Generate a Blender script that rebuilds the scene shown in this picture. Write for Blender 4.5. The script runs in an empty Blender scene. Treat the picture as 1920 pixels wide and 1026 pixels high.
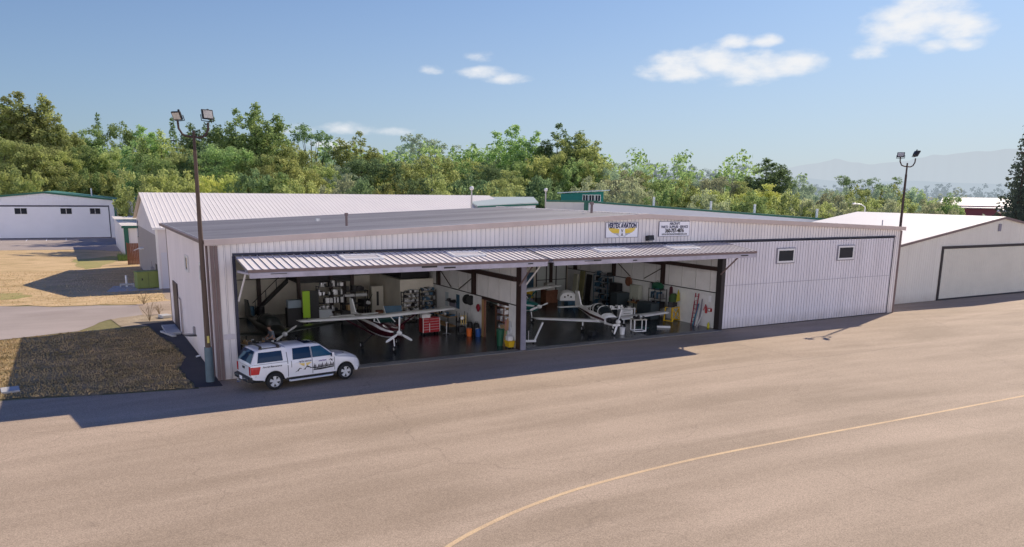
import bpy, bmesh, math, random
import numpy as np
from math import sin, cos, pi, radians, sqrt, hypot, atan2
from mathutils import Vector, Matrix

S = bpy.context.scene
COL = S.collection
random.seed(11)

# ------------------------------------------------------------------ materials
MATS = {}
def mat(name, col, rough=0.6, metal=0.0, var=0.0, vscale=2.0, bump=0.0, bscale=30.0, stretch=(1, 1, 1), coat=0.0, col2=None, spec=0.5, dirt=0.0):
    if name in MATS:
        return MATS[name]
    m = bpy.data.materials.new(name); m.use_nodes = True
    nt = m.node_tree; n = nt.nodes; l = nt.links
    b = n['Principled BSDF']
    b.inputs['Base Color'].default_value = (*col, 1)
    b.inputs['Roughness'].default_value = rough
    b.inputs['Metallic'].default_value = metal
    b.inputs['Coat Weight'].default_value = coat
    b.inputs['Specular IOR Level'].default_value = spec
    if var > 0 or bump > 0 or col2:
        tc = n.new('ShaderNodeTexCoord'); mp = n.new('ShaderNodeMapping')
        mp.inputs['Scale'].default_value = stretch
        l.new(tc.outputs['Object'], mp.inputs[0])
    if var > 0 or col2:
        no = n.new('ShaderNodeTexNoise'); no.inputs['Scale'].default_value = vscale; no.inputs['Detail'].default_value = 6
        no.inputs['Roughness'].default_value = 0.65
        l.new(mp.outputs[0], no.inputs['Vector'])
        mx = n.new('ShaderNodeMix'); mx.data_type = 'RGBA'
        c2 = col2 if col2 else tuple(c * (1 - var) for c in col)
        mx.inputs[6].default_value = (*c2, 1); mx.inputs[7].default_value = (*col, 1)
        cr = n.new('ShaderNodeMapRange'); cr.inputs[1].default_value = 0.32; cr.inputs[2].default_value = 0.62
        l.new(no.outputs['Fac'], cr.inputs[0]); l.new(cr.outputs[0], mx.inputs[0])
        last = mx.outputs[2]
        if dirt > 0:      # splashed dirt low on the wall, faint run-off streaks and sheet laps
            sp = n.new('ShaderNodeSeparateXYZ'); l.new(tc.outputs['Object'], sp.inputs[0])
            zr = n.new('ShaderNodeMapRange'); zr.inputs[1].default_value = 0.9; zr.inputs[2].default_value = 0.0; l.new(sp.outputs[2], zr.inputs[0])
            dn = n.new('ShaderNodeTexNoise'); dn.inputs['Scale'].default_value = 1.3; dn.inputs['Detail'].default_value = 6; l.new(tc.outputs['Object'], dn.inputs['Vector'])
            dm = n.new('ShaderNodeMath'); dm.operation = 'MULTIPLY'; l.new(zr.outputs[0], dm.inputs[0]); l.new(dn.outputs['Fac'], dm.inputs[1])
            ds = n.new('ShaderNodeMath'); ds.operation = 'MULTIPLY'; ds.inputs[1].default_value = dirt; l.new(dm.outputs[0], ds.inputs[0])
            st = n.new('ShaderNodeMapping'); st.inputs['Scale'].default_value = (2.6, 2.6, 0.10); l.new(tc.outputs['Object'], st.inputs[0])
            sn = n.new('ShaderNodeTexNoise'); sn.inputs['Scale'].default_value = 1.0; sn.inputs['Detail'].default_value = 4; l.new(st.outputs[0], sn.inputs['Vector'])
            sr = n.new('ShaderNodeMapRange'); sr.inputs[1].default_value = 0.58; sr.inputs[2].default_value = 0.78; sr.inputs[4].default_value = 0.22; l.new(sn.outputs['Fac'], sr.inputs[0])
            ad = n.new('ShaderNodeMath'); ad.operation = 'ADD'; ad.use_clamp = True; l.new(ds.outputs[0], ad.inputs[0]); l.new(sr.outputs[0], ad.inputs[1])
            m3 = n.new('ShaderNodeMix'); m3.data_type = 'RGBA'; m3.inputs[7].default_value = (0.40, 0.33, 0.27, 1); l.new(ad.outputs[0], m3.inputs[0]); l.new(last, m3.inputs[6]); last = m3.outputs[2]
        l.new(last, b.inputs['Base Color'])
    if bump > 0:
        nb = n.new('ShaderNodeTexNoise'); nb.inputs['Scale'].default_value = bscale; nb.inputs['Detail'].default_value = 4
        l.new(mp.outputs[0], nb.inputs['Vector'])
        bp = n.new('ShaderNodeBump'); bp.inputs['Strength'].default_value = bump; bp.inputs['Distance'].default_value = 0.05
        l.new(nb.outputs['Fac'], bp.inputs['Height']); l.new(bp.outputs[0], b.inputs['Normal'])
    MATS[name] = m
    return m

def glass_mat(name, col, rough=0.04):
    if name in MATS: return MATS[name]
    m = mat(name, col, rough, 0.0, spec=0.35)
    return m

siding_rib_shade = mat('siding_rib_shade', (0.42, 0.40, 0.43), 0.6)  # shade along the ribs, painted as a darker flank colour
siding = mat('siding_white', (0.90, 0.86, 0.84), 0.45, var=0.12, vscale=0.5, stretch=(1.2, 1.2, 0.12), dirt=0.9)
siding_pink = mat('siding_side', (0.92, 0.84, 0.83), 0.5, var=0.10, vscale=0.4, stretch=(1, 1, 0.3), dirt=0.9)
siding_cream = mat('siding_cream', (0.74, 0.72, 0.66), 0.5, var=0.08, vscale=0.4, stretch=(1, 1, 0.3), dirt=0.8)
siding_grey = mat('siding_greybeige', (0.36, 0.33, 0.335), 0.6, var=0.1, vscale=0.6)
awning_sheet = mat('awning_sheet', (0.97, 0.90, 0.84), 0.45, var=0.06, vscale=0.6)
door_panel = mat('door_panel_white', (0.85, 0.825, 0.87), 0.45, var=0.12, vscale=0.45, stretch=(1.3, 1.3, 0.15), dirt=0.9)
roof_grey = mat('roof_grey', (0.36, 0.345, 0.345), 0.52, var=0.38, vscale=0.35, stretch=(0.18, 1.0, 1), metal=0.0, spec=0.9)
roof_white = mat('roof_white', (0.95, 0.88, 0.80), 0.5, var=0.05, vscale=0.3)
roof_green = mat('roof_green', (0.10, 0.30, 0.24), 0.5, var=0.15, vscale=0.3)
trim_brown = mat('trim_brown', (0.21, 0.15, 0.145), 0.5, var=0.15, vscale=1.5)
trim_pink = mat('trim_fascia', (0.64, 0.53, 0.48), 0.5, var=0.12, vscale=0.8)
trim_navy = mat('trim_navy', (0.018, 0.022, 0.05), 0.5)
trim_dark = mat('trim_dark', (0.03, 0.024, 0.026), 0.6)
trim_green = mat('trim_green', (0.012, 0.13, 0.085), 0.45)
steel_brown = mat('steel_brown', (0.045, 0.022, 0.018), 0.55, var=0.2, vscale=2)
steel_grey = mat('steel_grey', (0.26, 0.25, 0.31), 0.5, var=0.25, vscale=1.5)
white_paint = mat('white_paint', (0.82, 0.82, 0.82), 0.4, var=0.06, vscale=2)
white_gloss = mat('white_gloss', (0.93, 0.93, 0.93), 0.25, coat=0.6)
inner_white = mat('inner_panel', (0.90, 0.88, 0.87), 0.7, var=0.12, vscale=0.7)
inner_cream = mat('inner_cream', (0.86, 0.80, 0.68), 0.75, var=0.18, vscale=0.6)
inner_lower = mat('inner_wainscot', (0.86, 0.86, 0.85), 0.7, var=0.14, vscale=0.9)
black = mat('black_rubber', (0.012, 0.012, 0.013), 0.7)
dark = mat('dark_painted', (0.02, 0.02, 0.023), 0.5, var=0.3, vscale=4)
rim_silver = mat('rim_silver', (0.78, 0.79, 0.80), 0.3, metal=0.25)
chrome = mat('chrome', (0.75, 0.76, 0.78), 0.18, metal=1.0)
alu = mat('aluminium', (0.55, 0.56, 0.58), 0.35, metal=0.8)
win_glass = glass_mat('window_glass', (0.012, 0.022, 0.035))
win_warm = glass_mat('window_warm', (0.09, 0.07, 0.045), 0.1)
red_paint = mat('red_paint', (0.42, 0.012, 0.02), 0.35)
maroon = mat('maroon_paint', (0.055, 0.006, 0.014), 0.25, coat=0.5)
yellow = mat('yellow_paint', (0.80, 0.50, 0.02), 0.45, var=0.15, vscale=5)
lime = mat('lime_plastic', (0.42, 0.72, 0.02), 0.5)
teal = mat('teal_paint', (0.01, 0.16, 0.15), 0.3, coat=0.4)
blue = mat('blue_plastic', (0.02, 0.10, 0.36), 0.5)
steel_blue = mat('blue_steel', (0.05, 0.13, 0.21), 0.5, var=0.2, vscale=3)
orange = mat('orange_plastic', (0.75, 0.15, 0.02), 0.5)
green_plastic = mat('green_plastic', (0.01, 0.10, 0.05), 0.5)
wood = mat('raw_wood', (0.50, 0.31, 0.14), 0.7, var=0.3, vscale=4, stretch=(4, 4, 0.4))
brown_wood = mat('brown_wood', (0.24, 0.10, 0.055), 0.7, var=0.3, vscale=3)
cardboard = mat('cardboard', (0.50, 0.33, 0.17), 0.8, var=0.1, vscale=3)
pole_wood = mat('pole_wood', (0.125, 0.085, 0.065), 0.75, var=0.35, vscale=3, stretch=(5, 5, 0.3))
pole_steel = mat('pole_sleeve', (0.13, 0.19, 0.22), 0.6, var=0.2, vscale=2)
cab_green = mat('cabinet_green', (0.23, 0.29, 0.08), 0.55, var=0.15, vscale=1.5)
concrete = mat('pale_concrete', (0.55, 0.54, 0.52), 0.85, var=0.2, vscale=2)
house_teal = mat('house_teal', (0.0, 0.19, 0.16), 0.6, var=0.1, vscale=0.6)
pale_roof = mat('pale_roof', (0.62, 0.68, 0.70), 0.5)
grey_floor_mat = mat('rubber_grey', (0.10, 0.105, 0.11), 0.7)
sign_white = mat('sign_white', (0.95, 0.95, 0.98), 0.5)
sign_navy = mat('sign_navy', (0.02, 0.025, 0.09), 0.5)
sign_black = mat('sign_black', (0.012, 0.012, 0.016), 0.5)
sign_yellow = mat('sign_yellow', (0.85, 0.60, 0.03), 0.5)
sign_silver = mat('sign_silver', (0.50, 0.52, 0.54), 0.5)
lens_mat = mat('lamp_lens', (0.62, 0.60, 0.55), 0.2, var=0.3, vscale=8)
plant_dry = mat('dry_stalks', (0.30, 0.22, 0.12), 0.9)

# ------------------------------------------------------------------ mesh builder
class B:
    def __init__(s):
        s.v = []; s.f = []; s.m = []; s.mi = 0
    def add(s, verts, faces):
        o = len(s.v); s.v += [tuple(p) for p in verts]
        for f in faces:
            s.f.append([o + i for i in f]); s.m.append(s.mi)
        return s
    def box2(s, x0, x1, y0, y1, z0, z1):
        return s.add([(x0, y0, z0), (x1, y0, z0), (x1, y1, z0), (x0, y1, z0), (x0, y0, z1), (x1, y0, z1), (x1, y1, z1), (x0, y1, z1)],
                     [(3, 2, 1, 0), (4, 5, 6, 7), (0, 1, 5, 4), (1, 2, 6, 5), (2, 3, 7, 6), (3, 0, 4, 7)])
    def box(s, c, d, rz=0.0, rx=0.0, ry=0.0):
        M = Matrix.Translation(c) @ Matrix.Rotation(rz, 4, 'Z') @ Matrix.Rotation(rx, 4, 'X') @ Matrix.Rotation(ry, 4, 'Y')
        h = [q / 2 for q in d]
        vs = [M @ Vector((a * h[0], b * h[1], e * h[2])) for e in (-1, 1) for a, b in ((-1, -1), (1, -1), (1, 1), (-1, 1))]
        return s.add(vs, [(3, 2, 1, 0), (4, 5, 6, 7), (0, 1, 5, 4), (1, 2, 6, 5), (2, 3, 7, 6), (3, 0, 4, 7)])
    def tube(s, p, q, r, r2=None, n=8):
        r2 = r if r2 is None else r2
        p = Vector(p); q = Vector(q); d = (q - p).normalized()
        a = d.orthogonal().normalized(); b = d.cross(a)
        vs = []
        for c, rr in ((p, r), (q, r2)):
            for i in range(n):
                t = 2 * pi * i / n; vs.append(c + a * (rr * cos(t)) + b * (rr * sin(t)))
        fs = [(i, (i + 1) % n, n + (i + 1) % n, n + i) for i in range(n)] + [tuple(range(n - 1, -1, -1)), tuple(range(n, 2 * n))]
        return s.add(vs, fs)
    def path(s, pts, r, n=8, closed=False):
        pts = [Vector(p) for p in pts]; rings = []
        rr = r if isinstance(r, (list, tuple)) else [r] * len(pts)
        up = None
        for i, p in enumerate(pts):
            a = pts[max(i - 1, 0)]; b = pts[min(i + 1, len(pts) - 1)]
            d = (b - a).normalized()
            if up is None: up = d.orthogonal().normalized()
            up = (up - d * up.dot(d)).normalized(); w = d.cross(up)
            rings.append([p + up * (rr[i] * cos(2 * pi * k / n)) + w * (rr[i] * sin(2 * pi * k / n)) for k in range(n)])
        return s.loft(rings)
    def loft(s, rings, cap=True, closed=True):
        n = len(rings[0]); vs = [p for r in rings for p in r]; fs = []
        for i in range(len(rings) - 1):
            for k in range(n if closed else n - 1):
                k2 = (k + 1) % n
                fs.append((i * n + k, i * n + k2, (i + 1) * n + k2, (i + 1) * n + k))
        if cap:
            fs.append(tuple(range(n - 1, -1, -1))); fs.append(tuple((len(rings) - 1) * n + k for k in range(n)))
        return s.add(vs, fs)
    def lathe(s, prof, c=(0, 0, 0), n=20, axis='z', cap=True):
        rings = []
        for r, h in prof:
            ring = []
            for k in range(n):
                t = 2 * pi * k / n; a, b = r * cos(t), r * sin(t)
                if axis == 'z': q = (a, b, h)
                elif axis == 'y': q = (a, h, -b)
                else: q = (h, a, b)
                ring.append((c[0] + q[0], c[1] + q[1], c[2] + q[2]))
            rings.append(ring)
        return s.loft(rings, cap)
    def prism(s, pts, axis, a, b):
        def q(p, h):
            return (h, p[0], p[1]) if axis == 'x' else ((p[0], h, p[1]) if axis == 'y' else (p[0], p[1], h))
        n = len(pts); vs = [q(p, a) for p in pts] + [q(p, b) for p in pts]
        fs = [(i, (i + 1) % n, n + (i + 1) % n, n + i) for i in range(n)] + [tuple(range(n - 1, -1, -1)), tuple(range(n, 2 * n))]
        return s.add(vs, fs)
    def quad(s, *p):
        return s.add(p, [tuple(range(len(p)))])
    def ball(s, c, r, nu=12, nv=8):
        r = r if isinstance(r, (tuple, list)) else (r, r, r)
        rings = []
        for j in range(nv + 1):
            ph = -pi / 2 + pi * (0.03 + 0.94 * j / nv)
            rings.append([(c[0] + r[0] * cos(ph) * cos(2 * pi * k / nu), c[1] + r[1] * cos(ph) * sin(2 * pi * k / nu), c[2] + r[2] * sin(ph)) for k in range(nu)])
        return s.loft(rings)
    def build(s, name, mats, parent=None, smooth=False, bevel=0.0, loc=None, fixn=True):
        me = bpy.data.meshes.new(name); me.from_pydata(s.v, [], s.f)
        if not isinstance(mats, (list, tuple)): mats = [mats]
        for m in mats: me.materials.append(m)
        me.polygons.foreach_set('material_index', s.m)
        if fixn:
            bm = bmesh.new(); bm.from_mesh(me); bmesh.ops.recalc_face_normals(bm, faces=bm.faces); bm.to_mesh(me); bm.free()
        if smooth:
            me.polygons.foreach_set('use_smooth', [True] * len(me.polygons))
            me.set_sharp_from_angle(angle=radians(38))
        me.update()
        o = bpy.data.objects.new(name, me); COL.objects.link(o)
        if parent is not None: o.parent = parent
        if loc is not None: o.location = loc
        if bevel > 0:
            bv = o.modifiers.new('bevel', 'BEVEL'); bv.width = bevel; bv.segments = 2; bv.limit_method = 'ANGLE'; bv.angle_limit = radians(40)
        return o

def tag(o, label, cat, group=None, kind=None):
    if label: o['label'] = label
    if cat: o['category'] = cat
    if group: o['group'] = group
    if kind: o['kind'] = kind
    return o
def thing(name, label, cat, loc=(0, 0, 0), rz=0.0, group=None):
    o = bpy.data.objects.new(name, None); COL.objects.link(o)
    o.empty_display_size = 0.2; o.location = loc; o.rotation_euler = (0, 0, rz)
    return tag(o, label, cat, group)
def struct(o):
    o['kind'] = 'structure'; return o
def dup(root, loc, rz=None, label=None, group=None, scale=None):
    r = root.copy(); COL.objects.link(r); r.location = loc
    if rz is not None: r.rotation_euler = (0, 0, rz)
    if label: r['label'] = label
    if group: r['group'] = group
    if scale: r.scale = scale
    for ch in list(root.children):
        c = ch.copy(); COL.objects.link(c); c.parent = r
        for g in list(ch.children):
            d = g.copy(); COL.objects.link(d); d.parent = c
    return r

def text2d(txt, size, bold=0.0, xs=1.0, shear=0.0, spacing=1.0):
    cu = bpy.data.curves.new('t', 'FONT'); cu.body = txt; cu.size = size; cu.align_x = 'CENTER'; cu.align_y = 'CENTER'
    cu.offset = bold; cu.shear = shear; cu.space_character = spacing; cu.resolution_u = 3
    o = bpy.data.objects.new('t', cu); COL.objects.link(o)
    dg = bpy.context.evaluated_depsgraph_get()
    me = o.evaluated_get(dg).to_mesh()
    vs = [(v.co.x * xs, v.co.y) for v in me.vertices]; fs = [tuple(p.vertices) for p in me.polygons]
    o.evaluated_get(dg).to_mesh_clear()
    bpy.data.objects.remove(o); bpy.data.curves.remove(cu)
    return vs, fs

# ribbed metal sheet standing in a vertical plane: maps (u along wall, d outward, z)
def ribbed(b, u0, u1, zb, zt, to3, pitch=0.3, ribw=0.07, depth=0.03, rib_shade=False):
    prof = []
    k = 0; n = max(1, round((u1 - u0) / pitch)); p = (u1 - u0) / n
    for i in range(n):
        a = u0 + i * p
        prof += [(a, 0.0), (a + p - ribw - 0.02, 0.0), (a + p - ribw, depth), (a + p - 0.02, depth)]
    prof.append((u1, 0.0))
    fb = zb if callable(zb) else (lambda u: zb)
    ft = zt if callable(zt) else (lambda u: zt)
    vs = []; fs = []
    for (u, d) in prof:
        vs.append(to3(u, d, fb(u))); vs.append(to3(u, d, ft(u)))
    for i in range(len(prof) - 1):
        fs.append((2 * i, 2 * i + 2, 2 * i + 3, 2 * i + 1))
    k0 = len(b.m); b.add(vs, fs)
    if rib_shade:
        for i in range(len(fs)):
            if i % 4 in (1, 3): b.m[k0 + i] = 1  # rib flanks get the darker tone that paints their shade
# ------------------------------------------------------------------ camera
def make_camera():
    f, ppy = 1455.8658, 655.3894
    yaw, pitch, roll = 0.512485, 0.201949, 0.012444
    fw = Vector((sin(yaw) * cos(pitch), cos(yaw) * cos(pitch), -sin(pitch)))
    rt = Vector((cos(yaw), -sin(yaw), 0)); up = rt.cross(fw)
    r2 = rt * cos(roll) + up * sin(roll); u2 = -rt * sin(roll) + up * cos(roll)
    cd = bpy.data.cameras.new('camera'); cam = bpy.data.objects.new('camera', cd); COL.objects.link(cam)
    cam.matrix_world = Matrix(((r2.x, u2.x, -fw.x, -5.771), (r2.y, u2.y, -fw.y, -40.2825), (r2.z, u2.z, -fw.z, 9.5411), (0, 0, 0, 1)))
    cd.sensor_fit = 'HORIZONTAL'; cd.sensor_width = 36; cd.lens = 36 * f / 1920
    cd.shift_x = 0; cd.shift_y = -(ppy - 513) / 1920 * -1
    cd.clip_start = 0.5; cd.clip_end = 60000
    S.camera = cam
make_camera()

# ------------------------------------------------------------------ sun and sky
SUN = Vector((1.26, 0.46, 1.0)).normalized()
el = math.asin(SUN.z); az = atan2(SUN.x, SUN.y)
sd = bpy.data.lights.new('sun', 'SUN'); sd.energy = 5.0; sd.angle = radians(0.5); sd.color = (1.0, 0.87, 0.70)
so = bpy.data.objects.new('sun', sd); COL.objects.link(so); so.location = (60, 20, 60)
so.rotation_euler = (-SUN).to_track_quat('-Z', 'Y').to_euler()

CLOUDS = [(0.9483, 0.1836, 0.0354, 0.0212, 1), (0.9757, 0.1931, 0.0378, 0.0234, 1), (1.0051, 0.1777, 0.0295, 0.0135, 0.95), (0.7108, 0.1487, 0.0385, 0.0165, 1), (0.7477, 0.1538, 0.0335, 0.0158, 1), (0.7877, 0.1469, 0.0358, 0.0174, 0.85), (0.8409, 0.1486, 0.0277, 0.0137, 0.95), (0.8072, 0.1428, 0.0266, 0.0116, 0.75), (0.7768, 0.1732, 0.0192, 0.0074, 0.9), (0.8037, 0.1728, 0.0201, 0.0068, 0.9), (0.9179, 0.1563, 0.0185, 0.0072, 0.7), (0.9846, 0.1588, 0.0173, 0.0069, 0.7), (1.0097, 0.1592, 0.0168, 0.0063, 0.7), (0.4723, 0.1402, 0.0261, 0.0067, 0.8), (0.4985, 0.1351, 0.0235, 0.0061, 0.75), (0.4093, 0.1425, 0.011, 0.0054, 0.7), (0.3097, 0.0714, 0.0243, 0.0056, 0.55), (0.3656, 0.0703, 0.0195, 0.0044, 0.45), (0.4658, 0.1588, 0.0117, 0.0048, 0.3), (0.2317, 0.0697, 0.0247, 0.0049, 0.4), (0.287, 0.0527, 0.0254, 0.0044, 0.5)]
def make_world():
    w = bpy.data.worlds.new('World'); S.world = w; w.use_nodes = True
    nt = w.node_tree; n = nt.nodes; l = nt.links
    bg = n['Background']; bg.inputs['Strength'].default_value = SKY_STRENGTH
    sky = n.new('ShaderNodeTexSky'); sky.sky_type = 'NISHITA'; sky.sun_disc = False
    sky.sun_elevation = el; sky.sun_rotation = az
    sky.air_density = 1.0; sky.dust_density = 0.8; sky.ozone_density = 1.6; sky.altitude = 50
    tc = n.new('ShaderNodeTexCoord'); nm = n.new('ShaderNodeVectorMath'); nm.operation = 'NORMALIZE'
    l.new(tc.outputs['Generated'], nm.inputs[0])
    sx = n.new('ShaderNodeSeparateXYZ'); l.new(nm.outputs[0], sx.inputs[0])
    def mth(op, a, b=None, c=None, clamp=False):
        q = n.new('ShaderNodeMath'); q.operation = op; q.use_clamp = clamp
        for i, v in enumerate((a, b, c)):
            if v is None: continue
            if isinstance(v, (int, float)): q.inputs[i].default_value = v
            else: l.new(v, q.inputs[i])
        return q.outputs[0]
    azn = mth('ARCTAN2', sx.outputs[0], sx.outputs[1]); eln = mth('ARCSINE', sx.outputs[2])
    # noise in direction space, warped
    nv = n.new('ShaderNodeVectorMath'); nv.operation = 'MULTIPLY'; nv.inputs[1].default_value = (1, 1, 2.2); l.new(nm.outputs[0], nv.inputs[0])
    no = n.new('ShaderNodeTexNoise'); no.inputs['Scale'].default_value = 34; no.inputs['Detail'].default_value = 8; no.inputs['Roughness'].default_value = 0.52
    l.new(nv.outputs[0], no.inputs['Vector'])
    tot = None
    for (a, e, wa, we, s) in CLOUDS:
        wa *= 1.15; we *= 1.15
        da = mth('MULTIPLY', mth('SUBTRACT', azn, a), 1 / (wa * 1.15)); de = mth('SUBTRACT', eln, e - we * 0.25)
        dn = mth('MULTIPLY', mth('MINIMUM', de, 0.0), 1 / (we * 0.9)); dp = mth('MULTIPLY', mth('MAXIMUM', de, 0.0), 1 / (we * 1.25))
        r2 = mth('ADD', mth('MULTIPLY', da, da), mth('ADD', mth('MULTIPLY', dn, dn), mth('MULTIPLY', dp, dp)))
        k = mth('MULTIPLY', mth('SUBTRACT', 1.0, r2), s)
        tot = k if tot is None else mth('SMOOTH_MAX', tot, k, 0.25)
    nn = mth('ADD', mth('MULTIPLY', mth('SUBTRACT', no.outputs['Fac'], 0.5), 2.1), 0.22)
    dens = mth('ADD', mth('MAXIMUM', tot, -2.0), nn)
    mr = n.new('ShaderNodeMapRange'); mr.interpolation_type = 'SMOOTHSTEP'
    mr.inputs[1].default_value = 0.0; mr.inputs[2].default_value = 1.45; mr.inputs[3].default_value = 0; mr.inputs[4].default_value = 0.97
    l.new(dens, mr.inputs[0])
    # added fill: bright band low in the unseen sky brightens the shaded walls
    # haze: pale veil near the horizon, stronger towards the sun
    hz = n.new('ShaderNodeMapRange'); hz.inputs[1].default_value = 0.55; hz.inputs[2].default_value = -0.02; hz.inputs[3].default_value = 0.0; hz.inputs[4].default_value = 1.0
    l.new(eln, hz.inputs[0])
    azf = n.new('ShaderNodeMapRange'); azf.inputs[1].default_value = -0.2; azf.inputs[2].default_value = 1.05; azf.inputs[3].default_value = 0.42; azf.inputs[4].default_value = 1.0
    l.new(azn, azf.inputs[0])
    hf = mth('MULTIPLY', mth('POWER', hz.outputs[0], 1.7), mth('MULTIPLY', azf.outputs[0], 0.92), clamp=True)
    tint = n.new('ShaderNodeMix'); tint.data_type = 'RGBA'; tint.blend_type = 'MULTIPLY'; tint.inputs[0].default_value = 1.0
    tg = n.new('ShaderNodeMix'); tg.data_type = 'RGBA'; tg.inputs[6].default_value = SKY_TINT; tg.inputs[7].default_value = (0.03, 0.30, 1.05, 1)
    tz = n.new('ShaderNodeMapRange'); tz.inputs[1].default_value = 0.24; tz.inputs[2].default_value = 0.95; l.new(eln, tz.inputs[0]); l.new(tz.outputs[0], tg.inputs[0])
    l.new(tg.outputs[2], tint.inputs[7])
    l.new(sky.outputs[0], tint.inputs[6])
    hc = n.new('ShaderNodeMix'); hc.data_type = 'RGBA'; hc.inputs[6].default_value = (*[c / SKY_STRENGTH for c in HAZE], 1); hc.inputs[7].default_value = (*[c / SKY_STRENGTH for c in FILL_BACK], 1)
    bk = n.new('ShaderNodeMapRange'); bk.inputs[1].default_value = 0.02; bk.inputs[2].default_value = 0.55; l.new(mth('ADD', mth('MULTIPLY', sx.outputs[0], -0.62), mth('MULTIPLY', sx.outputs[1], -0.78)), bk.inputs[0]); l.new(bk.outputs[0], hc.inputs[0])
    hz2 = n.new('ShaderNodeMapRange'); hz2.inputs[1].default_value = 0.27; hz2.inputs[2].default_value = 0.10; hz2.inputs[3].default_value = 0.0; hz2.inputs[4].default_value = 1.0; l.new(eln, hz2.inputs[0])
    hf = mth('MAXIMUM', hf, mth('MULTIPLY', bk.outputs[0], hz2.outputs[0]), clamp=True)
    m1 = n.new('ShaderNodeMix'); m1.data_type = 'RGBA'; l.new(hc.outputs[2], m1.inputs[7])
    l.new(hf, m1.inputs[0]); l.new(tint.outputs[2], m1.inputs[6])
    m2 = n.new('ShaderNodeMix'); m2.data_type = 'RGBA'; m2.inputs[7].default_value = (*[c / SKY_STRENGTH for c in (0.90, 0.91, 0.93)], 1)
    l.new(mr.outputs[0], m2.inputs[0]); l.new(m1.outputs[2], m2.inputs[6])
    l.new(m2.outputs[2], bg.inputs['Color'])
SKY_STRENGTH = 0.10
SKY_TINT = (0.44, 0.70, 1.02, 1)
HAZE = (0.60, 0.64, 0.70)
FILL_BACK = (2.9, 2.75, 2.85)  # radiance of the added sky fill behind the camera
make_world()

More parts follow.
